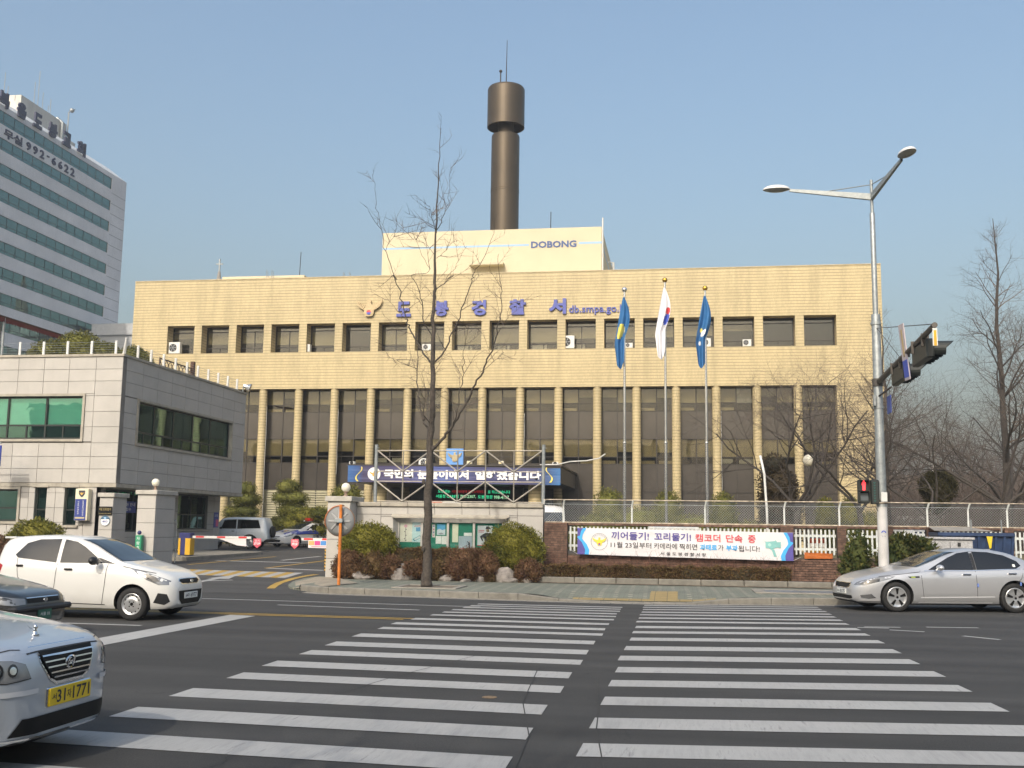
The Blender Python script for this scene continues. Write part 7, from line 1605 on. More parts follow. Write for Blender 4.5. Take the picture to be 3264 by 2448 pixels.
# the driver side faces the camera: heading is to the left
c.decal([(1.72,-2,.955),(1.95,-2,1.08),(2.25,-2,1.235),(2.50,-2,1.335),(2.78,-2,1.375),(2.78,-2,.965)], SIDE, M_CARGLASS, "side_window", .008, True, .05); c.decal([(2.86,-2,.968),(2.86,-2,1.378),(3.25,-2,1.365),(3.60,-2,1.30),(3.88,-2,1.17),(3.94,-2,1.07),(3.80,-2,1.0)], SIDE, M_CARGLASS, "side_window", .008, True, .05)
c.decal([(2.785,-2,.966),(2.785,-2,1.377),(2.855,-2,1.378),(2.855,-2,.967)], SIDE, M_TRIMBLK, "door_pillar"); c.line([(1.62,-2,.93),(2.8,-2,.948),(3.9,-2,1.0)], SIDE, M_CHROME, "belt_trim", .016, .006); c.line([(3.64,-2,.99),(3.70,-2,1.25)], SIDE, M_TRIMBLK, "door_pillar", .03, .006)
c.decal([(1,-.74,1.02),(1,.74,1.02),(2,.70,1.18),(2.2,.60,1.36),(2.2,-.60,1.36),(2,-.70,1.18)], FRONT, M_WSCREEN, "windscreen", .012, False, .05)
c.decal([(1.02,-.80,.80),(.70,-.82,.80),(.35,-.74,.73),(.16,-.60,.66),(.12,-.53,.59),(.30,-.72,.58),(.55,-.82,.66),(.80,-.86,.73)], OB, M_LAMP, "headlight"); c.decal([(.62,-.82,.75),(.35,-.73,.69),(.22,-.65,.61),(.36,-.75,.61),(.6,-.83,.68)], OB, M_LAMPD, "headlight_bowl", .007)
c.decal([(.04,-.48,.645),(.04,-.2,.63),(.04,0,.64),(.04,.2,.63),(.04,.48,.645),(.04,.42,.52),(.04,.2,.50),(.04,0,.515),(.04,-.2,.50),(.04,-.42,.52)], FRONT, M_CHROME, "grille_surround", .004, False); c.decal([(.04,-.44,.63),(.04,-.2,.615),(.04,0,.625),(.04,.2,.615),(.04,.44,.63),(.04,.39,.535),(.04,.2,.515),(.04,0,.53),(.04,-.2,.515),(.04,-.39,.535)], FRONT, M_GRILLE, "grille", .008, False)
c.decal([(0,-.58,.35),(0,.58,.35),(0,.60,.29),(0,.5,.27),(0,-.5,.27),(0,-.60,.29)], FRONT, M_GRILLE, "lower_grille", .006, False); c.decal([(.42,-.80,.40),(.20,-.68,.365),(.22,-.70,.31),(.36,-.78,.29),(.50,-.83,.31)], OB, M_CHROME, "fog_lamp"); c.decal([(.06,-.6,.235),(.06,.6,.235),(.06,.6,.20),(.06,-.6,.20)], FRONT, M_TRIMBLK, "lip", .012, False)
c.plate(.43, M_PLATEW, [("50나", .06, .36, .6), ("8175", .42, .94, .7)])
c.line([(1.52,-2,.93),(1.54,-2,.6),(1.58,-2,.25)], SIDE, M_SEAM, "door_gap", .010); c.line([(2.82,-2,.95),(2.83,-2,.6),(2.84,-2,.25)], SIDE, M_SEAM, "door_gap", .010); c.line([(3.98,-2,1.0),(3.90,-2,.78),(3.72,-2,.62)], SIDE, M_SEAM, "door_gap", .010); c.line([(.55,-.8,.79),(1.5,-.84,.905)], SIDE, M_SEAM, "bonnet_gap", .010)
c.decal([(1.20,-2,.80),(1.48,-2,.815),(1.48,-2,.775),(1.26,-2,.765)], SIDE, M_TRIMBLK, "wing_vent"); c.decal([(1.27,-2,.795),(1.38,-2,.80),(1.38,-2,.78),(1.29,-2,.776)], SIDE, mat("lime_badge", (.45, .60, .08), .4, var=0), "vent_badge", .008)
c.line([(1.5,-2,.33),(3.25,-2,.36)], SIDE, mat("silver_edge", (.72, .73, .75), .3, .4, var=0), "sill_moulding", .028, .006); c.line([(1.45,-2,.22),(3.2,-2,.22)], SIDE, mat("silver_edge", (.72, .73, .75), .3, .4), "sill_moulding", .03, .008)
c.mirror(1.92, .93, 1.01, P_SILV, (.08, .12, .07)); c.handle(2.60, .86, M_CHROME, .2); c.handle(3.68, .89, M_CHROME, .2); c.decal([(4.62,-.76,.96),(4.4,-.84,.94),(4.36,-.86,.86),(4.62,-.78,.83)], (.35, .93, 0), M_TAIL, "tail_lamp")
for q_, z_ in ((2.84, .62), (3.86, .66)): c.decal([(q_-.02,-2,z_+.04),(q_+.02,-2,z_+.04),(q_+.02,-2,z_-.04),(q_-.02,-2,z_-.04)], SIDE, mat("door_guard_blue", (.12, .2, .5), .5), "door_guard", .02)
c.decal([(3.74,-2,1.10),(3.80,-2,1.10),(3.80,-2,1.04),(3.74,-2,1.04)], SIDE, M_PLATEW, "window_sticker", .01); MB().bbox(c.L/2-3.65, c.L/2-3.5, -.03, .03, 1.38, 1.43, .01).build("roof_aerial", P_SILV, c.t, world=False)
c.wheel((.94, 3.735), .90, 'alloy', .21)

# --- silver taxi saloon in the foreground
Ls = 4.8
pn_ = dict(top=[(0,.62),(.03,.76),(.08,.82),(.25,.87),(.6,.93),(1.15,1.00),(1.3,1.03),(1.7,1.2),(2.1,1.36),(2.4,1.44),(2.8,1.475),(3.3,1.46),(3.7,1.36),(4.05,1.18),(4.3,1.1),(4.65,1.08),(4.76,.95),(4.8,.62)],
    sho=[(0,.56),(.03,.69),(.08,.75),(.25,.81),(.6,.86),(1.3,.92),(2.5,.95),(3.8,.99),(4.4,1.0),(4.7,.92),(4.8,.54)], bot=[(0,.22),(.1,.18),(.5,.17),(4.3,.19),(4.7,.26),(4.8,.32)],
    hw=[(0,.44),(.03,.54),(.1,.66),(.26,.79),(.55,.885),(1.2,.915),(3.8,.915),(4.4,.875),(4.7,.80),(4.8,.7)], wr=[(0,.78),(.6,.82),(1.3,.85),(1.8,.78),(2.4,.70),(3.4,.68),(4.1,.75),(4.8,.8)])
c = Car("silver_taxi", "silver blue saloon with yellow number plate in the near foreground", Ls, pn_, P_SILV2, (.93, 3.66), .325, (-4.47-Ls/2, 7.5, 0), 0)
c.decal([(0,-.37,.835),(0,.37,.835),(0,.34,.72),(0,.26,.60),(0,.17,.555),(0,-.17,.555),(0,-.26,.60),(0,-.34,.72)], FRONT, M_CHROME, "grille_surround", .004, False); c.decal([(0,-.345,.80),(0,.345,.80),(0,.315,.715),(0,.24,.615),(0,.16,.58),(0,-.16,.58),(0,-.24,.615),(0,-.315,.715)], FRONT, M_GRILLE, "grille", .010, False)
for k, (z, w_) in enumerate(((.765, .33), (.725, .312), (.685, .286), (.645, .256), (.612, .225))): c.line([(0,-w_,z),(0,w_,z)], FRONT, M_CHROME, "grille_bar", .011, .018, False)
bx0 = c.bvh.ray_cast(Vector((5, 0, .70)), Vector((-1, 0, 0)))[0].x+.022
rb = MB(); e0 = [(.072*math.cos(k*.2618), .047*math.sin(k*.2618)) for k in range(24)]; e1 = [(x*.84, y*.80) for x, y in e0]
for i in range(24): j = (i+1) % 24; rb.add([(bx0, e0[i][0], .70+e0[i][1]), (bx0, e0[j][0], .70+e0[j][1]), (bx0+.006, e1[j][0], .70+e1[j][1]), (bx0+.006, e1[i][0], .70+e1[i][1])], [(0,1,2,3)])
sl_ = .35
def bar(p0, p1, w_): d_ = Vector((p1[0]-p0[0], p1[1]-p0[1], 0)).normalized(); n_ = Vector((-d_.y, d_.x, 0))*w_; Q = [(p0[0]-n_.x, p0[1]-n_.y), (p1[0]-n_.x, p1[1]-n_.y), (p1[0]+n_.x, p1[1]+n_.y), (p0[0]+n_.x, p0[1]+n_.y)]; rb.add([(bx0+.006, a, .70+b_) for a, b_ in Q], [(0,1,2,3)])
bar((-.045, -.033), (-.02, .034), .010); bar((.02, -.034), (.045, .033), .010); bar((-.033, -.004), (.033, .006), .007); rb.build("badge", M_CHROME, c.t, world=False)
c.decal([(.40,-.86,.80),(.12,-.74,.775),(.06,-.60,.765),(.03,-.50,.735),(.05,-.44,.64),(.10,-.62,.62),(.22,-.80,.635),(.42,-.88,.69)], (-.88, .48, 0), M_LAMP, "headlight"); 
for yy, rr in ((-.70, .055), (-.58, .045)): c.decal([(.1, yy+rr*math.cos(k*.524)*.9, .70+rr*math.sin(k*.524)) for k in range(12)], (-.88, .48, 0), M_LAMPD, "headlight_bowl", .008); c.decal([(.1, yy+rr*.6*math.cos(k*.524), .70+rr*.6*math.sin(k*.524)) for k in range(12)], (-.88, .48, 0), M_CHROME, "headlight_reflector", .012)
c.line([(.4,-.86,.685),(.22,-.80,.63),(.10,-.62,.615),(.05,-.44,.635)], (-.88, .48, 0), M_SEAM, "lamp_gap", .008, .006)
c.line([(0,-.86,.535),(0,-.40,.545)], FRONT, mat("silver_edge2", (.6, .62, .65), .3, .4, var=0), "bumper_moulding", .035, .012, False); c.line([(0,.40,.545),(0,.86,.535)], FRONT, mat("silver_edge2", (.6, .62, .65), .3, .4), "bumper_moulding", .035, .012, False)
c.decal([(0,-.52,.365),(0,.52,.365),(0,.60,.25),(0,-.60,.25)], FRONT, M_GRILLE, "lower_grille", .006, False); c.decal([(.12, -.74+.075*math.cos(k*.524), .33+.065*math.sin(k*.524)) for k in range(12)], FRONT, M_TRIMBLK, "fog_recess"); c.decal([(.12, -.74+.05*math.cos(k*.524), .33+.045*math.sin(k*.524)) for k in range(12)], FRONT, M_LAMP, "fog_lamp", .008)
c.line([(0,-.70,.225),(0,.70,.225)], FRONT, M_CHROME, "lip", .012, .012, False)
c.plate(.475, M_PLATEY, [("서", .05, .15, .36), ("31", .16, .36, .72), ("자", .40, .50, .5), ("1771", .54, .95, .72)], w=.54, h=.125); MB().bbox(Ls/2-.02, Ls/2+.012, -.285, .285, .405, .545, .01).build("plate_holder", M_CHROME, c.t, world=False)
for yy in (-.24, .24): MB().ball((bx0+.005, yy*.98, .475), .010, 8, 6).build("plate_screw", M_CHROME, c.t, world=False)
c.line([(.10,-.48,.80),(.16,-.62,.83),(.5,-.78,.89),(1.25,-.80,.99)], TOP, M_SEAM, "bonnet_gap", .008, .003); c.line([(.06,-.46,.80),(.06,.46,.80)], TOP, M_SEAM, "bonnet_gap", .008, .003, False)
om = MB(); om.lathe([(.035, 0), (.02, .01), (.012, .04), (.02, .055), (.008, .075), (.002, .08)], (Ls/2-.30, 0, c.bvh.ray_cast(Vector((Ls/2-.30, 0, 3)), Vector((0, 0, -1)))[0].z), 12)
for sg in (-1, 1): zz = om.v[0][2]; om.add([(Ls/2-.30, 0, zz+.03), (Ls/2-.34, sg*.05, zz+.075), (Ls/2-.33, sg*.02, zz+.05)], [(0, 1, 2), (2, 1, 0)])
om.build("bonnet_ornament", M_CHROME, c.t, world=False, smooth=True)
c.decal([(1,-.76,1.05),(1,.76,1.05),(2,.72,1.2),(2.1,.60,1.40),(2.1,-.60,1.40),(2,-.72,1.2)], FRONT, M_WSCREEN, "windscreen", .012, False, .05)
c.decal([(1.75,-2,.99),(2.1,-2,1.18),(2.45,-2,1.35),(2.75,-2,1.40),(2.75,-2,1.0)], SIDE, M_CARGLASS, "side_window", .008, True, .05); c.decal([(2.83,-2,1.0),(2.83,-2,1.40),(3.4,-2,1.37),(3.8,-2,1.17),(3.85,-2,1.03)], SIDE, M_CARGLASS, "side_window", .008, True, .05); c.mirror(1.85, .93, 1.03, P_SILV2); c.wheel((.93, 3.66), .90, 'alloy', .21)
c.line([(1.5,-2,.95),(1.55,-2,.3)], SIDE, M_SEAM, "door_gap"); c.handle(2.6, .90, P_SILV2)

# --- dark older saloon at the picture edge
Ld = 4.4
pd_ = dict(top=[(0,.50),(.04,.60),(.1,.66),(.35,.73),(.9,.84),(1.3,.92),(1.7,1.1),(2.1,1.28),(2.4,1.37),(2.9,1.39),(3.4,1.33),(3.75,1.12),(3.95,1.02),(4.3,.98),(4.38,.8),(4.4,.6)], sho=[(0,.44),(.04,.53),(.1,.59),(.35,.67),(.9,.77),(1.3,.84),(2.5,.88),(3.8,.92),(4.25,.88),(4.4,.52)],
    bot=[(0,.24),(.1,.2),(.5,.18),(4.0,.2),(4.4,.3)], hw=[(0,.56),(.04,.63),(.12,.71),(.3,.78),(.6,.83),(3.6,.845),(4.1,.80),(4.4,.66)], wr=[(0,.76),(.6,.82),(1.3,.84),(1.8,.76),(2.4,.70),(3.4,.70),(3.9,.78),(4.4,.8)])
c = Car("dark_saloon", "dark green older saloon with green number plate at the picture edge", Ld, pd_, P_DARK, (.86, 3.41), .295, (-9.42-Ld/2, 15.0, 0), 0)
c.decal([(.30,-.76,.65),(.10,-.66,.62),(.04,-.44,.60),(.04,-.44,.52),(.12,-.64,.51),(.28,-.76,.53)], (-.88, .48, 0), M_LAMP, "headlight"); c.decal([(0,-.40,.60),(0,.40,.60),(0,.40,.53),(0,-.40,.53)], FRONT, M_GRILLE, "grille", .006, False); c.line([(0,-.40,.605),(0,.40,.605)], FRONT, M_CHROME, "grille_bar", .014, .010, False)
MB().poly([(.05*math.cos(k*.524), .03*math.sin(k*.524)) for k in range(12)], c.P(-.015, 0, .565), Y3, Z3, .008).build("badge", M_CHROME, c.t, world=False); c.plate(.36, M_PLATEG, [("서울 32", .15, .85, .3)], w=.34, h=.17, ink=M_PLATEW)
text("1775", M_PLATEW, c.t, c.P(-.019, -.13, .295), .26, .075, right=Y3, depth=.003, world=False, name="plate_text")
MB().bbox(Ld/2-.18, Ld/2+.03, -.72, .72, .40, .49, .03).build("bumper", M_TRIMBLK, c.t, world=False); c.decal([(1,-.7,.94),(1,.7,.94),(2,.66,1.1),(2.1,.56,1.32),(2.1,-.56,1.32),(2,-.66,1.1)], FRONT, M_WSCREEN, "windscreen", .012, False, .05); c.decal([(1.7,-2,.92),(2.3,-2,1.27),(2.7,-2,1.33),(2.7,-2,.93)], SIDE, M_CARGLASS, "side_window", .008, True, .05); c.decal([(2.78,-2,.93),(2.78,-2,1.33),(3.3,-2,1.29),(3.6,-2,1.1),(3.65,-2,.96)], SIDE, M_CARGLASS, "side_window", .008, True, .05); c.mirror(1.75, .86, .98, P_DARK); c.wheel((.86, 3.41), .83, 'steel')

# --- pale jeep in the forecourt
Lj = 4.26
pj_ = dict(top=[(0,.92),(.05,1.00),(.2,1.06),(.9,1.13),(1.1,1.16),(1.35,1.45),(1.55,1.70),(1.8,1.80),(2.4,1.84),(3.9,1.83),(4.05,1.78),(4.15,1.4),(4.22,1.1),(4.26,.8)], sho=[(0,.84),(.05,.93),(.2,.99),(1.1,1.05),(2.4,1.10),(4.0,1.12),(4.18,1.05),(4.26,.72)], bot=[(0,.45),(.2,.40),(.5,.38),(3.8,.40),(4.26,.48)], hw=[(0,.60),(.06,.72),(.2,.80),(.5,.86),(1.2,.88),(3.8,.88),(4.1,.84),(4.26,.74)], wr=[(0,.8),(1.0,.86),(1.4,.86),(1.9,.80),(4.0,.80),(4.26,.84)])
jx = Vector((-22.95, 53.3, .455))
c = Car("jeep", "pale silver two door jeep parked inside the gate", Lj, pj_, P_PALE, (.80, 3.28), .36, tuple(jx), R(185), arch=.09, sc=.9)
c.decal([(1.55,-2,1.16),(1.75,-2,1.64),(2.45,-2,1.68),(2.45,-2,1.16)], SIDE, M_CARGLASS, "side_window", .008, True, .05); c.decal([(2.52,-2,1.16),(2.52,-2,1.68),(3.72,-2,1.66),(3.88,-2,1.2)], SIDE, M_CARGLASS, "side_window", .008, True, .05); c.decal([(1,-.74,1.2),(1,.74,1.2),(1.6,.66,1.72),(1.6,-.66,1.72)], FRONT, M_WSCREEN, "windscreen", .012, False, .05)
for q_ in (.80, 3.28):
    P = [(q_+(.36+.15)*math.cos(a), -2, .37+(.36+.13)*math.sin(a)) for a in [math.pi*k/10 for k in range(11)]]; Q = [(q_+(.36+.09)*math.cos(a), -2, .37+(.36+.075)*math.sin(a)) for a in [math.pi*k/10 for k in range(11)]]
    for k in range(10): c.decal([P[k], P[k+1], Q[k+1], Q[k]], SIDE, M_TRIMBLK, "arch_flare", .03, True, .2)
c.line([(2.48,-2,1.1),(2.50,-2,.5)], SIDE, M_SEAM, "door_gap"); c.handle(2.30, 1.02, M_TRIMBLK, .16); c.mirror(1.62, .88, 1.2, M_TRIMBLK); c.decal([(.3,-.8,.85),(.08,-.68,.85),(.08,-.68,.70),(.3,-.8,.70)], OB, M_LAMP, "headlight"); c.decal([(0,-.4,.85),(0,.4,.85),(0,.4,.68),(0,-.4,.68)], FRONT, M_GRILLE, "grille", .006, False); MB().bbox(c.L/2-.2, c.L/2+.08, -.75, .75, .42, .58, .04).build("front_bumper", M_TRIMBLK, c.t, world=False); MB().bbox(-c.L/2-.08, -c.L/2+.2, -.78, .78, .42, .58, .04).build("rear_bumper", M_TRIMBLK, c.t, world=False); c.wheel((.80, 3.28), .86, 'steel', .24)
MB().lathe([(.30, -.10), (.33, -.05), (.33, .05), (.30, .09)], (-c.L/2-.10, 0, 1.0), 28, 'x').build("spare_wheel", M_TYRE, c.t, world=False, smooth=True)

# --- patrol car
La = 4.53
pa_ = dict(top=[(0,.52),(.04,.63),(.12,.71),(.4,.83),(.9,.95),(1.2,1.02),(1.6,1.2),(2.0,1.35),(2.4,1.425),(2.8,1.43),(3.3,1.38),(3.8,1.22),(4.15,1.09),(4.4,1.05),(4.5,.85),(4.53,.6)], sho=[(0,.46),(.04,.56),(.12,.63),(.4,.74),(.9,.84),(1.3,.90),(2.5,.95),(3.8,1.02),(4.3,1.0),(4.53,.54)], bot=[(0,.24),(.1,.2),(.5,.18),(4.1,.2),(4.53,.3)], hw=[(0,.54),(.04,.63),(.12,.73),(.3,.81),(.6,.87),(3.6,.885),(4.2,.83),(4.53,.66)], wr=[(0,.74),(.6,.80),(1.3,.84),(1.8,.77),(2.4,.70),(3.4,.68),(4.0,.74),(4.53,.8)])
rza = -R(90)+R(-22)
P_POL = carpaint("patrol_white", (.68, .68, .67), 0, .35, .04)
c = Car("patrol_car", "white and blue patrol car with roof light bar facing the gate", La, pa_, P_POL, (.87, 3.57), .31, (-21.6, 60.2, .455), -R(90)-R(28))
M_PBLUE = carpaint("patrol_blue", (.03, .06, .34), 0, .35, .02)
c.decal([(1,-.70,1.04),(1,.70,1.04),(2,.66,1.2),(2,.58,1.37),(2,-.58,1.37),(2,-.66,1.2)], FRONT, M_WSCREEN, "windscreen", .012, False, .05); c.decal([(1.6,-2,.98),(2.2,-2,1.27),(2.6,-2,1.34),(2.6,-2,1.0)], SIDE, M_CARGLASS, "side_window", .008, True, .05); c.decal([(2.68,-2,1.0),(2.68,-2,1.345),(3.2,-2,1.30),(3.65,-2,1.13),(3.6,-2,1.06)], SIDE, M_CARGLASS, "side_window", .008, True, .05)
c.decal([(1.15,-.80,1.02),(1.1,-.52,1.05),(.25,-.40,.80),(.18,-.62,.72),(.6,-.78,.88)], TOP, M_PBLUE, "bonnet_stripe"); c.decal([(.5,-2,.80),(1.2,-2,.92),(2.6,-2,.98),(3.9,-2,1.04),(4.2,-2,.90),(3.0,-2,.74),(1.6,-2,.74),(.9,-2,.72)], SIDE, M_PBLUE, "side_stripe"); c.line([(.9,-2,.715),(1.6,-2,.725),(3.0,-2,.725),(4.1,-2,.86)], SIDE, M_GPRINT, "yellow_line", .03)
c.decal([(.95,-.22,1.0),(.95,.22,1.0),(.75,.24,.96),(.5,.06,.89),(.5,-.06,.89),(.75,-.24,.96)], TOP, M_PBLUE, "bonnet_shield", .006, False); c.decal([(.9,-.10,.98),(.9,.10,.98),(.7,.08,.94),(.6,0,.9),(.7,-.08,.94)], TOP, M_OPRINT, "shield_eagle", .010, False); c.decal([(.78,-.80,.80),(.3,-.72,.72),(.12,-.58,.62),(.25,-.68,.58),(.6,-.80,.68)], OB, M_LAMP, "headlight"); c.decal([(0,-.4,.62),(0,.4,.62),(0,.36,.575),(0,-.36,.575)], FRONT, M_GRILLE, "grille", .006, False); c.decal([(0,-.5,.42),(0,.5,.42),(0,.42,.30),(0,-.42,.30)], FRONT, M_GRILLE, "lower_grille", .006, False)
c.plate(.50, M_PLATEW, [("63보", .06, .36, .6), ("7828", .42, .94, .7)]); c.mirror(1.75, .92, 1.02, P_POL); c.wheel((.87, 3.57), .87, 'alloy'); c.line([(2.64,-2,.98),(2.66,-2,.3)], SIDE, M_SEAM, "door_gap"); text("경찰", M_NAVY, c.t, c.P(2.05, -.905, .60), .5, .16, right=X3, depth=.004, world=False, bold=.03)
for sg_, rr in ((1, X3), (-1, -X3)): text("경찰", M_NAVY, c.t, c.P(2.05 if sg_ < 0 else 2.55, .895, .56), .5, .16, right=-X3, depth=.006, world=False, bold=.03) if sg_ < 0 else None
lb = MB().bbox(c.L/2-2.35, c.L/2-2.05, -.56, .56, 1.46, 1.49, .01).bbox(c.L/2-2.28, c.L/2-2.12, -.4, -.3, 1.42, 1.47, .01).bbox(c.L/2-2.28, c.L/2-2.12, .3, .4, 1.42, 1.47, .01).build("light_bar", M_GALV, c.t, world=False); ORG[lb] = Vector((0, 0, 0))
MB().bbox(c.L/2-2.37, c.L/2-2.03, -.56, -.18, 1.49, 1.68, .03).build("blue_lens", glass("bar_blue", (.01, .07, .42), .15), lb, world=False); MB().bbox(c.L/2-2.37, c.L/2-2.03, .18, .56, 1.49, 1.68, .03).build("red_lens", glass("bar_red", (.45, .01, .015), .15), lb, world=False); MB().bbox(c.L/2-2.34, c.L/2-2.06, -.17, .17, 1.49, 1.59, .03).build("speaker", M_WHITE, lb, world=False)
# --- vehicles seen only over the walls
pv_ = lambda L, H: dict(top=[(0,.8),(.05,1.0),(.3,1.15),(.6,1.3),(1.2,H-.12),(1.6,H-.02),(2.2,H),(L-.3,H-.01),(L-.1,H-.08),(L-.02,1.2),(L,.8)], sho=[(0,.7),(.05,.9),(.3,1.0),(1.2,1.1),(L-.2,1.15),(L,.7)], bot=[(0,.3),(.3,.24),(L-.4,.25),(L,.35)], hw=[(0,.7),(.06,.82),(.25,.92),(.8,.96),(L-.4,.96),(L,.82)], wr=[(0,.8),(.6,.86),(1.4,.88),(L-.3,.88),(L,.86)])
def van(lab, L, H, loc, rz, paint, bar=False, name="police_van"):
    c = Car(name, lab, L, pv_(L, H), paint, (.9, L-.95), .33, loc, rz); z1 = H*.86
    c.decal([(1.1,-2,1.2),(1.4,-2,z1),(2.2,-2,z1+.02),(2.2,-2,1.2)], SIDE, M_CARGLASS, "side_window", .008, True, .05); c.decal([(2.28,-2,1.2),(2.28,-2,z1+.02),(L-.5,-2,z1),(L-.5,-2,1.2)], SIDE, M_CARGLASS, "side_window", .008, True, .05); c.decal([(1,-.8,1.25),(1,.8,1.25),(1.2,.74,z1),(1.2,-.74,z1)], FRONT, M_WSCREEN, "windscreen", .012, False, .05); c.decal([(.3,-.8,.95),(.1,-.7,.95),(.1,-.7,.75),(.3,-.8,.75)], OB, M_LAMP, "headlight"); c.wheel((.9, L-.95), .94, 'steel')
    if bar:
        b_ = MB().bbox(L/2-2.3, L/2-1.95, -.62, .62, H+.02, H+.06, .01).build("light_bar", M_WHITE, c.t, world=False); ORG[b_] = Vector((0, 0, 0)); MB().bbox(L/2-2.3, L/2-1.95, -.62, -.1, H+.06, H+.2, .04).build("red_lens", glass("bar_orange", (.6, .06, .02), .15), b_, world=False); MB().bbox(L/2-2.3, L/2-1.95, -.08, .62, H+.06, H+.2, .04).build("clear_lens", M_WHITE, b_, world=False)
van("white police van with a red light bar, its roof showing over stone wall", 4.7, 2.18, (-9.55, 43.5, .40), R(-90), P_WHITE, True); van("white van whose roof corner shows over the end of stone wall", 4.7, 2.28, (-5.6, 44.0, .40), R(-80), P_WHITE, False)
van("white van parked behind the picket fence below the flagpoles", 4.6, 1.5, (-.2, 37.5, .40), R(-90), P_WHITE, False, "parked_van")
# ------------------------------------------------------------------ odds and ends, person, embankment
def goods(x0, x1, z0, z1, y, cols, lab):
    t = thing("goods_stack", lab, "goods", ((x0+x1)/2, y, z0), group="bright goods behind the pickets"); n = len(cols); h = (z1-z0)/n
    for k, cc in enumerate(cols): MB().bbox(x0+.02*k, x1-.015*k, y, y+.4, z0+k*h+.004, z0+(k+1)*h-.004, .015).build("box", mat("goods_%d" % int(sum(cc)*1000), cc, .5, var=.2, scale=6), t)
goods(3.75, 4.35, .98, 1.66, 32.95, [(.55, .16, .03), (.5, .28, .04), (.62, .58, .55), (.5, .10, .04), (.08, .09, .16)], "orange and yellow goods stacked behind the picket panel"); goods(4.9, 5.5, .98, 1.6, 32.95, [(.10, .08, .08), (.5, .5, .52), (.07, .06, .12), (.3, .12, .1)], "grey and dark goods behind the picket panel by the lamp pole")
oc = thing("orange_sheet", "orange plastic sheet hanging under the picket panel", "sheet", (4.0, 32.55, .95)); cloth(3.62, 4.42, 32.55, .94, .95, 1.12, 1.10, .012, 14, 4, 1.).build("sheet", mat("orange_plastic", (.42, .11, .015), .5, var=.2, scale=6), oc, smooth=True)
ub = thing("utility_cabinet", "grey speckled utility cabinet behind the silver saloon", "cabinet", (7.3, 31, .16)); M_SPK = mat("speckled_cabinet", (.36, .36, .37), .75, var=.35, scale=26, streak=.2)
MB().bbox(6.73, 7.9, 30.9, 31.4, .15, 1.56, .02).build("body", M_SPK, ub); MB().bbox(6.68, 7.95, 30.85, 31.45, 1.56, 1.63, .015).build("lid", M_SPK, ub); MB().box(7.30, 7.315, 30.893, 30.9, .25, 1.5).box(7.5, 7.58, 30.88, 30.9, 1.38, 1.48).build("door_gap", M_BLACK, ub)
dm = thing("waste_container", "dark blue metal waste container with a yellow pennant behind the cabinet", "container", (8.2, 32, .16)); M_DUMP = mat("container_blue", (.022, .045, .11), .55, .2, var=.3, scale=5, streak=.3)
MB().add([(7.35, 31.55, .16), (8.95, 31.55, .16), (8.95, 32.4, .16), (7.35, 32.4, .16), (7.15, 31.4, 1.72), (9.08, 31.4, 1.72), (9.08, 32.45, 1.72), (7.15, 32.45, 1.72)], [(0,1,5,4), (1,2,6,5), (2,3,7,6), (3,0,4,7), (0,3,2,1)]).build("tub", M_DUMP, dm)
for k in range(9): x = 7.35+k*.2; MB().add([(x, 31.5, .3), (x+.07, 31.5, .3), (x*1.0+.07+(k-4)*.025, 31.355, 1.66), (x+(k-4)*.025, 31.355, 1.66), (x, 31.55, .3), (x+.07, 31.55, .3), (x+.07+(k-4)*.025, 31.41, 1.66), (x+(k-4)*.025, 31.41, 1.66)], [(0,1,2,3), (1,5,6,2), (4,0,3,7)]).build("rib", M_DUMP, dm)
MB().bbox(7.1, 9.12, 31.33, 31.43, 1.66, 1.76, .01).bbox(7.1, 7.2, 31.43, 32.5, 1.66, 1.76, .01).bbox(9.03, 9.12, 31.43, 32.5, 1.66, 1.76, .01).build("rim", M_DUMP, dm); MB().add([(7.0, 31.3, 1.8), (8.6, 31.3, 1.80), (8.2, 32.5, 1.92), (7.1, 32.5, 1.92)], [(0,1,2,3)]).build("cover_sheet", mat("cover_tarp", (.24, .22, .19), .8, var=.3, scale=4), dm)
MB().poly([(-.08, .16), (.08, .16), (.03, -.16), (-.01, -.17)][::-1], (8.45, 31.33, 1.5), X3, Z3, .006).build("pennant", mat("pennant_yellow", (.66, .48, .02), .6, var=.1), dm)
for x in (8.05, 8.85): MB().tube([(x, 31.6, 1.7), (x, 31.6, 2.12)], .02, 6).build("stake", M_GALV, dm)
wpipe = thing("drain_pipe", "bent white drain pipe rising behind the fence beside the third flagpole", "pipe", (3.0, 36, .7))
MB().tube([(2.86, 36, .7), (2.84, 36, 2.4), (2.78, 36, 3.6), (2.66, 36, 4.2)], .04, 8).build("pipe", M_WHITE, wpipe, smooth=True)
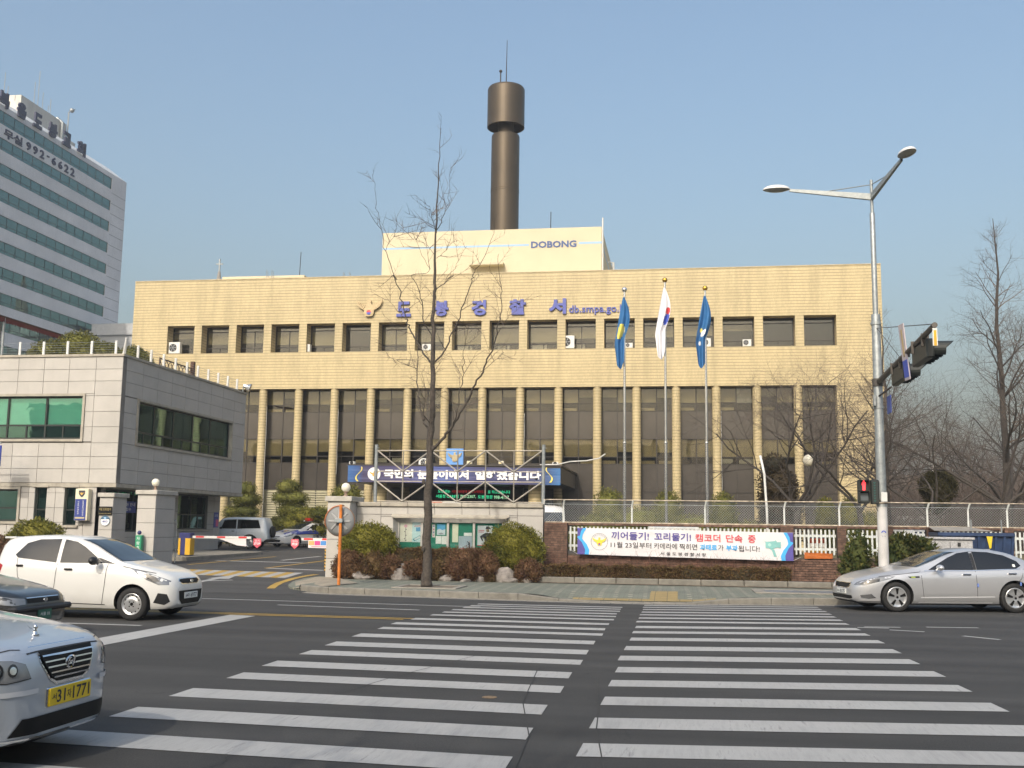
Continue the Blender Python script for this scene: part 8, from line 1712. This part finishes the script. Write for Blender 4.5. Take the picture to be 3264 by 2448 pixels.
# distant embankment with rail posts
em = sheet("embankment", [14, 20, 30, 45, 80, 140], [96, 102, 106, 112, 160], lambda x, y: .3 if y < 97 else (7.2 if y >= 106 else .3+6.9*(y-96)/10)*min(1, max(0, (x-13)/4)+.15), mat("embankment_brown", (.10, .085, .070), .95, var=.35, scale=.5, bump=.5, bscale=3))
for x, lab in ((17.2, "white rail post on the embankment nearest the lamp pole"), (20.5, "white rail post on the embankment in the middle"), (23.8, "white rail post on the embankment farthest from the lamp pole")):
    t = thing("rail_post", lab, "post", (x, 106, 5), group="white rail posts on the embankment"); MB().bbox(x-.09, x+.09, 105.9, 106.1, 4.6, 8.3, .02).build("post", M_WHITE, t)
gs = thing("distant_building", "low pale green and white shed beyond the chain link fence", "building", (14.5, 72, .4))
MB().box(13.2, 16.4, 72, 76, .4, 2.6).build("wall", mat("shed_wall", (.42, .45, .44), .8, var=.15), gs); MB().box(13.0, 16.6, 71.8, 76.2, 2.6, 2.8).build("roof", M_WHITE, gs); MB().box(13.5, 14.4, 71.98, 72, 1.4, 2.3).box(15.2, 16.1, 71.98, 72, 1.4, 2.3).build("window", M_GGLASS, gs)
for k, (x, y, lab) in enumerate(((12.2, 60, "white car roof just right of the lamp pole"), (13.4, 63, "second white car roof right of the lamp pole"))): van("parked car, " + lab, 4.4, 1.55, (x, y, .72 if y < 57 else .46), R(-70), P_WHITE, False, "parked_car")
uw = MB(); rg9 = random.Random(12)
for k in range(1500):
    x = rg9.uniform(11.5, 44); y = rg9.uniform(58, 94); h = rg9.uniform(1.5, 4.6)
    twig(uw, Vector((x, y, .4)), Vector((rg9.gauss(0, .25), rg9.gauss(0, .25), 1)).normalized(), h, .03, rg9, 2)
tag(uw.build("undergrowth", mat("brush_twig", (.10, .075, .06), .9, var=.3, scale=.3)), "brown leafless thicket filling the slope beyond the chain link", "thicket", kind="stuff")
# person behind the fence
def person(x, y, z, lab):
    t = thing("person", lab, "person", (x, y, z)); me = bpy.data.meshes.new("body"); J = [((0,0,.95),.15,.11),((0,0,1.15),.15,.10),((0,0,1.36),.19,.11),((0,0,1.47),.06,.06),((0,0,1.52),.055,.055),((.10,0,.90),.09,.09),((.11,.02,.5),.065,.065),((.11,.03,.09),.045,.045),((.12,-.12,.04),.04,.035),((-.10,0,.90),.09,.09),((-.11,-.03,.5),.065,.065),((-.11,-.0,.09),.045,.045),((-.12,-.14,.04),.04,.035),((.21,0,1.38),.065,.065),((.26,.02,1.10),.05,.05),((.25,-.08,.86),.036,.036),((-.21,0,1.38),.065,.065),((-.26,.02,1.10),.05,.05),((-.25,-.08,.86),.036,.036),((.25,-.11,.78),.03,.022),((-.25,-.11,.78),.03,.022),((0,-.01,1.60),.085,.095),((0,-.01,1.68),.07,.08)]
    E = [(0,1),(1,2),(2,3),(3,4),(4,21),(21,22),(0,5),(5,6),(6,7),(7,8),(0,9),(9,10),(10,11),(11,12),(2,13),(13,14),(14,15),(15,19),(2,16),(16,17),(17,18),(18,20)]
    me.from_pydata([j[0] for j in J], E, []); o = bpy.data.objects.new("body", me); COL.objects.link(o); md = o.modifiers.new("s", 'SKIN'); md.use_smooth_shade = True
    for v, j in zip(me.skin_vertices[0].data, J): v.radius = (j[1], j[2])
    me.skin_vertices[0].data[0].use_root = True; o.modifiers.new("u", 'SUBSURF').levels = 2; o.modifiers["u"].render_levels = 2
    dg = bpy.context.evaluated_depsgraph_get(); m2 = bpy.data.meshes.new_from_object(o.evaluated_get(dg)); bpy.data.objects.remove(o)
    for m in (mat("dark_coat", (.02, .022, .032), .8, var=.15, local=True), mat("skin", (.42, .26, .19), .6, var=.06, local=True), mat("hair", (.02, .015, .012), .6, var=.1, local=True), mat("trousers", (.03, .03, .035), .8, var=.1, local=True)): m2.materials.append(m)
    for p in m2.polygons:
        c = p.center; p.material_index = 1 if (c.z > 1.49 or c.z < .80 and abs(c.x) > .2) else (3 if c.z < .88 else 0)
        if c.z > 1.66 or (c.z > 1.56 and c.y > .01): p.material_index = 2
    b = link("body", m2, t, (x, y, z)); f = MB()
    for sx in (-.032, .032): f.ball((x+sx, y-.10, z+1.60), .010, 8, 6)
    f.build("eyes", mat("hair", (.02, .015, .012)), t); MB().ball((x, y-.112, z+1.57), .016, 8, 6, (.8, 1, 1.4)).ball((x-.088, y, z+1.58), .018, 6, 5, (.5, 1, 1.5)).ball((x+.088, y, z+1.58), .018, 6, 5, (.5, 1, 1.5)).build("nose_and_ears", mat("skin", (.42, .26, .19)), t, smooth=True); MB().box(x-.025, x+.025, y-.106, y-.10, z+1.533, z+1.54).build("mouth", mat("lips", (.3, .12, .1), .6, var=0), t)
person(-4.2, 34.6, .17, "person in a dark coat standing behind the chain link near stone wall end")
# a raised planter terrace carries the fence-side garden
tr_ = sheet("terrace", [-4.05, -3.95], [32.9, 57], lambda x, y: .72 if x > -4 else .2, M_CONC)

# ------------------------------------------------------------------ the near side of the street, behind the camera (seen only in reflections)
def shop(x0, x1, y, h, col, lab, seed):
    t = thing("street_building", lab, "building", ((x0+x1)/2, y, .1)); r = random.Random(seed)
    MB().box(x0, x1, y-14, y, .1, h).build("wall", mat("shop_wall_%d" % seed, col, .8, var=.15, scale=.5, streak=.2), t); MB().box(x0-.2, x1+.2, y-14.2, y+.3, h, h+.5).build("roof", M_CONC, t)
    n = max(2, int((x1-x0)/2.6)); fl = int((h-1)/3.2)
    wm = MB().box(-.8, .8, -.05, .06, 0, 1.7).mesh("window", glass("shop_glass", (.02, .025, .03), .05, .6)); bm_ = MB().box(-1.0, 1.0, -.05, .06, 0, 2.4).mesh("shop_front", glass("shop_glass", (.02, .025, .03), .05, .6))
    for f in range(fl):
        for k in range(n): link("window" if f else "shop_front", wm if f else bm_, t, (x0+(k+.5)*(x1-x0)/n, y, .4+f*3.2+(.5 if f else 0)))
for k, a in enumerate(((-62, -40, -16, 12.5, (.30, .26, .22)), (-39, -22, -15, 10, (.36, .33, .29)), (-21, -3, -17, 13, (.22, .17, .14)), (-2, 14, -15.5, 9.5, (.38, .36, .33)), (15, 34, -16, 12, (.26, .25, .25)), (35, 60, -17, 13, (.32, .28, .24)))):
    shop(*a[:4], a[4], ["brown brick office building on the near side outside the view, farthest along the street", "beige shop building on the near side outside the view", "dark brick shop building on the near side straight behind the camera", "pale two storey shop building on the near side outside the view", "grey office building on the near side outside the view", "tan apartment building on the near side outside the view"][k], 300+k)

# ------------------------------------------------------------------ thin city haze
hz = MB().box(-505, 505, -505, 505, -1.2, 70).build("haze", None)
hm = bpy.data.materials.new("haze_air"); hm.use_nodes = True; ht = hm.node_tree; ht.nodes.clear()
hv = ht.nodes.new("ShaderNodeVolumePrincipled"); hv.inputs["Color"].default_value = (.86, .89, .93, 1); hv.inputs["Density"].default_value = .0008; hv.inputs["Anisotropy"].default_value = .25
ho = ht.nodes.new("ShaderNodeOutputMaterial"); ht.links.new(hv.outputs[0], ho.inputs["Volume"]); hz.data.materials.clear(); hz.data.materials.append(hm); tag(hz, kind="stuff")
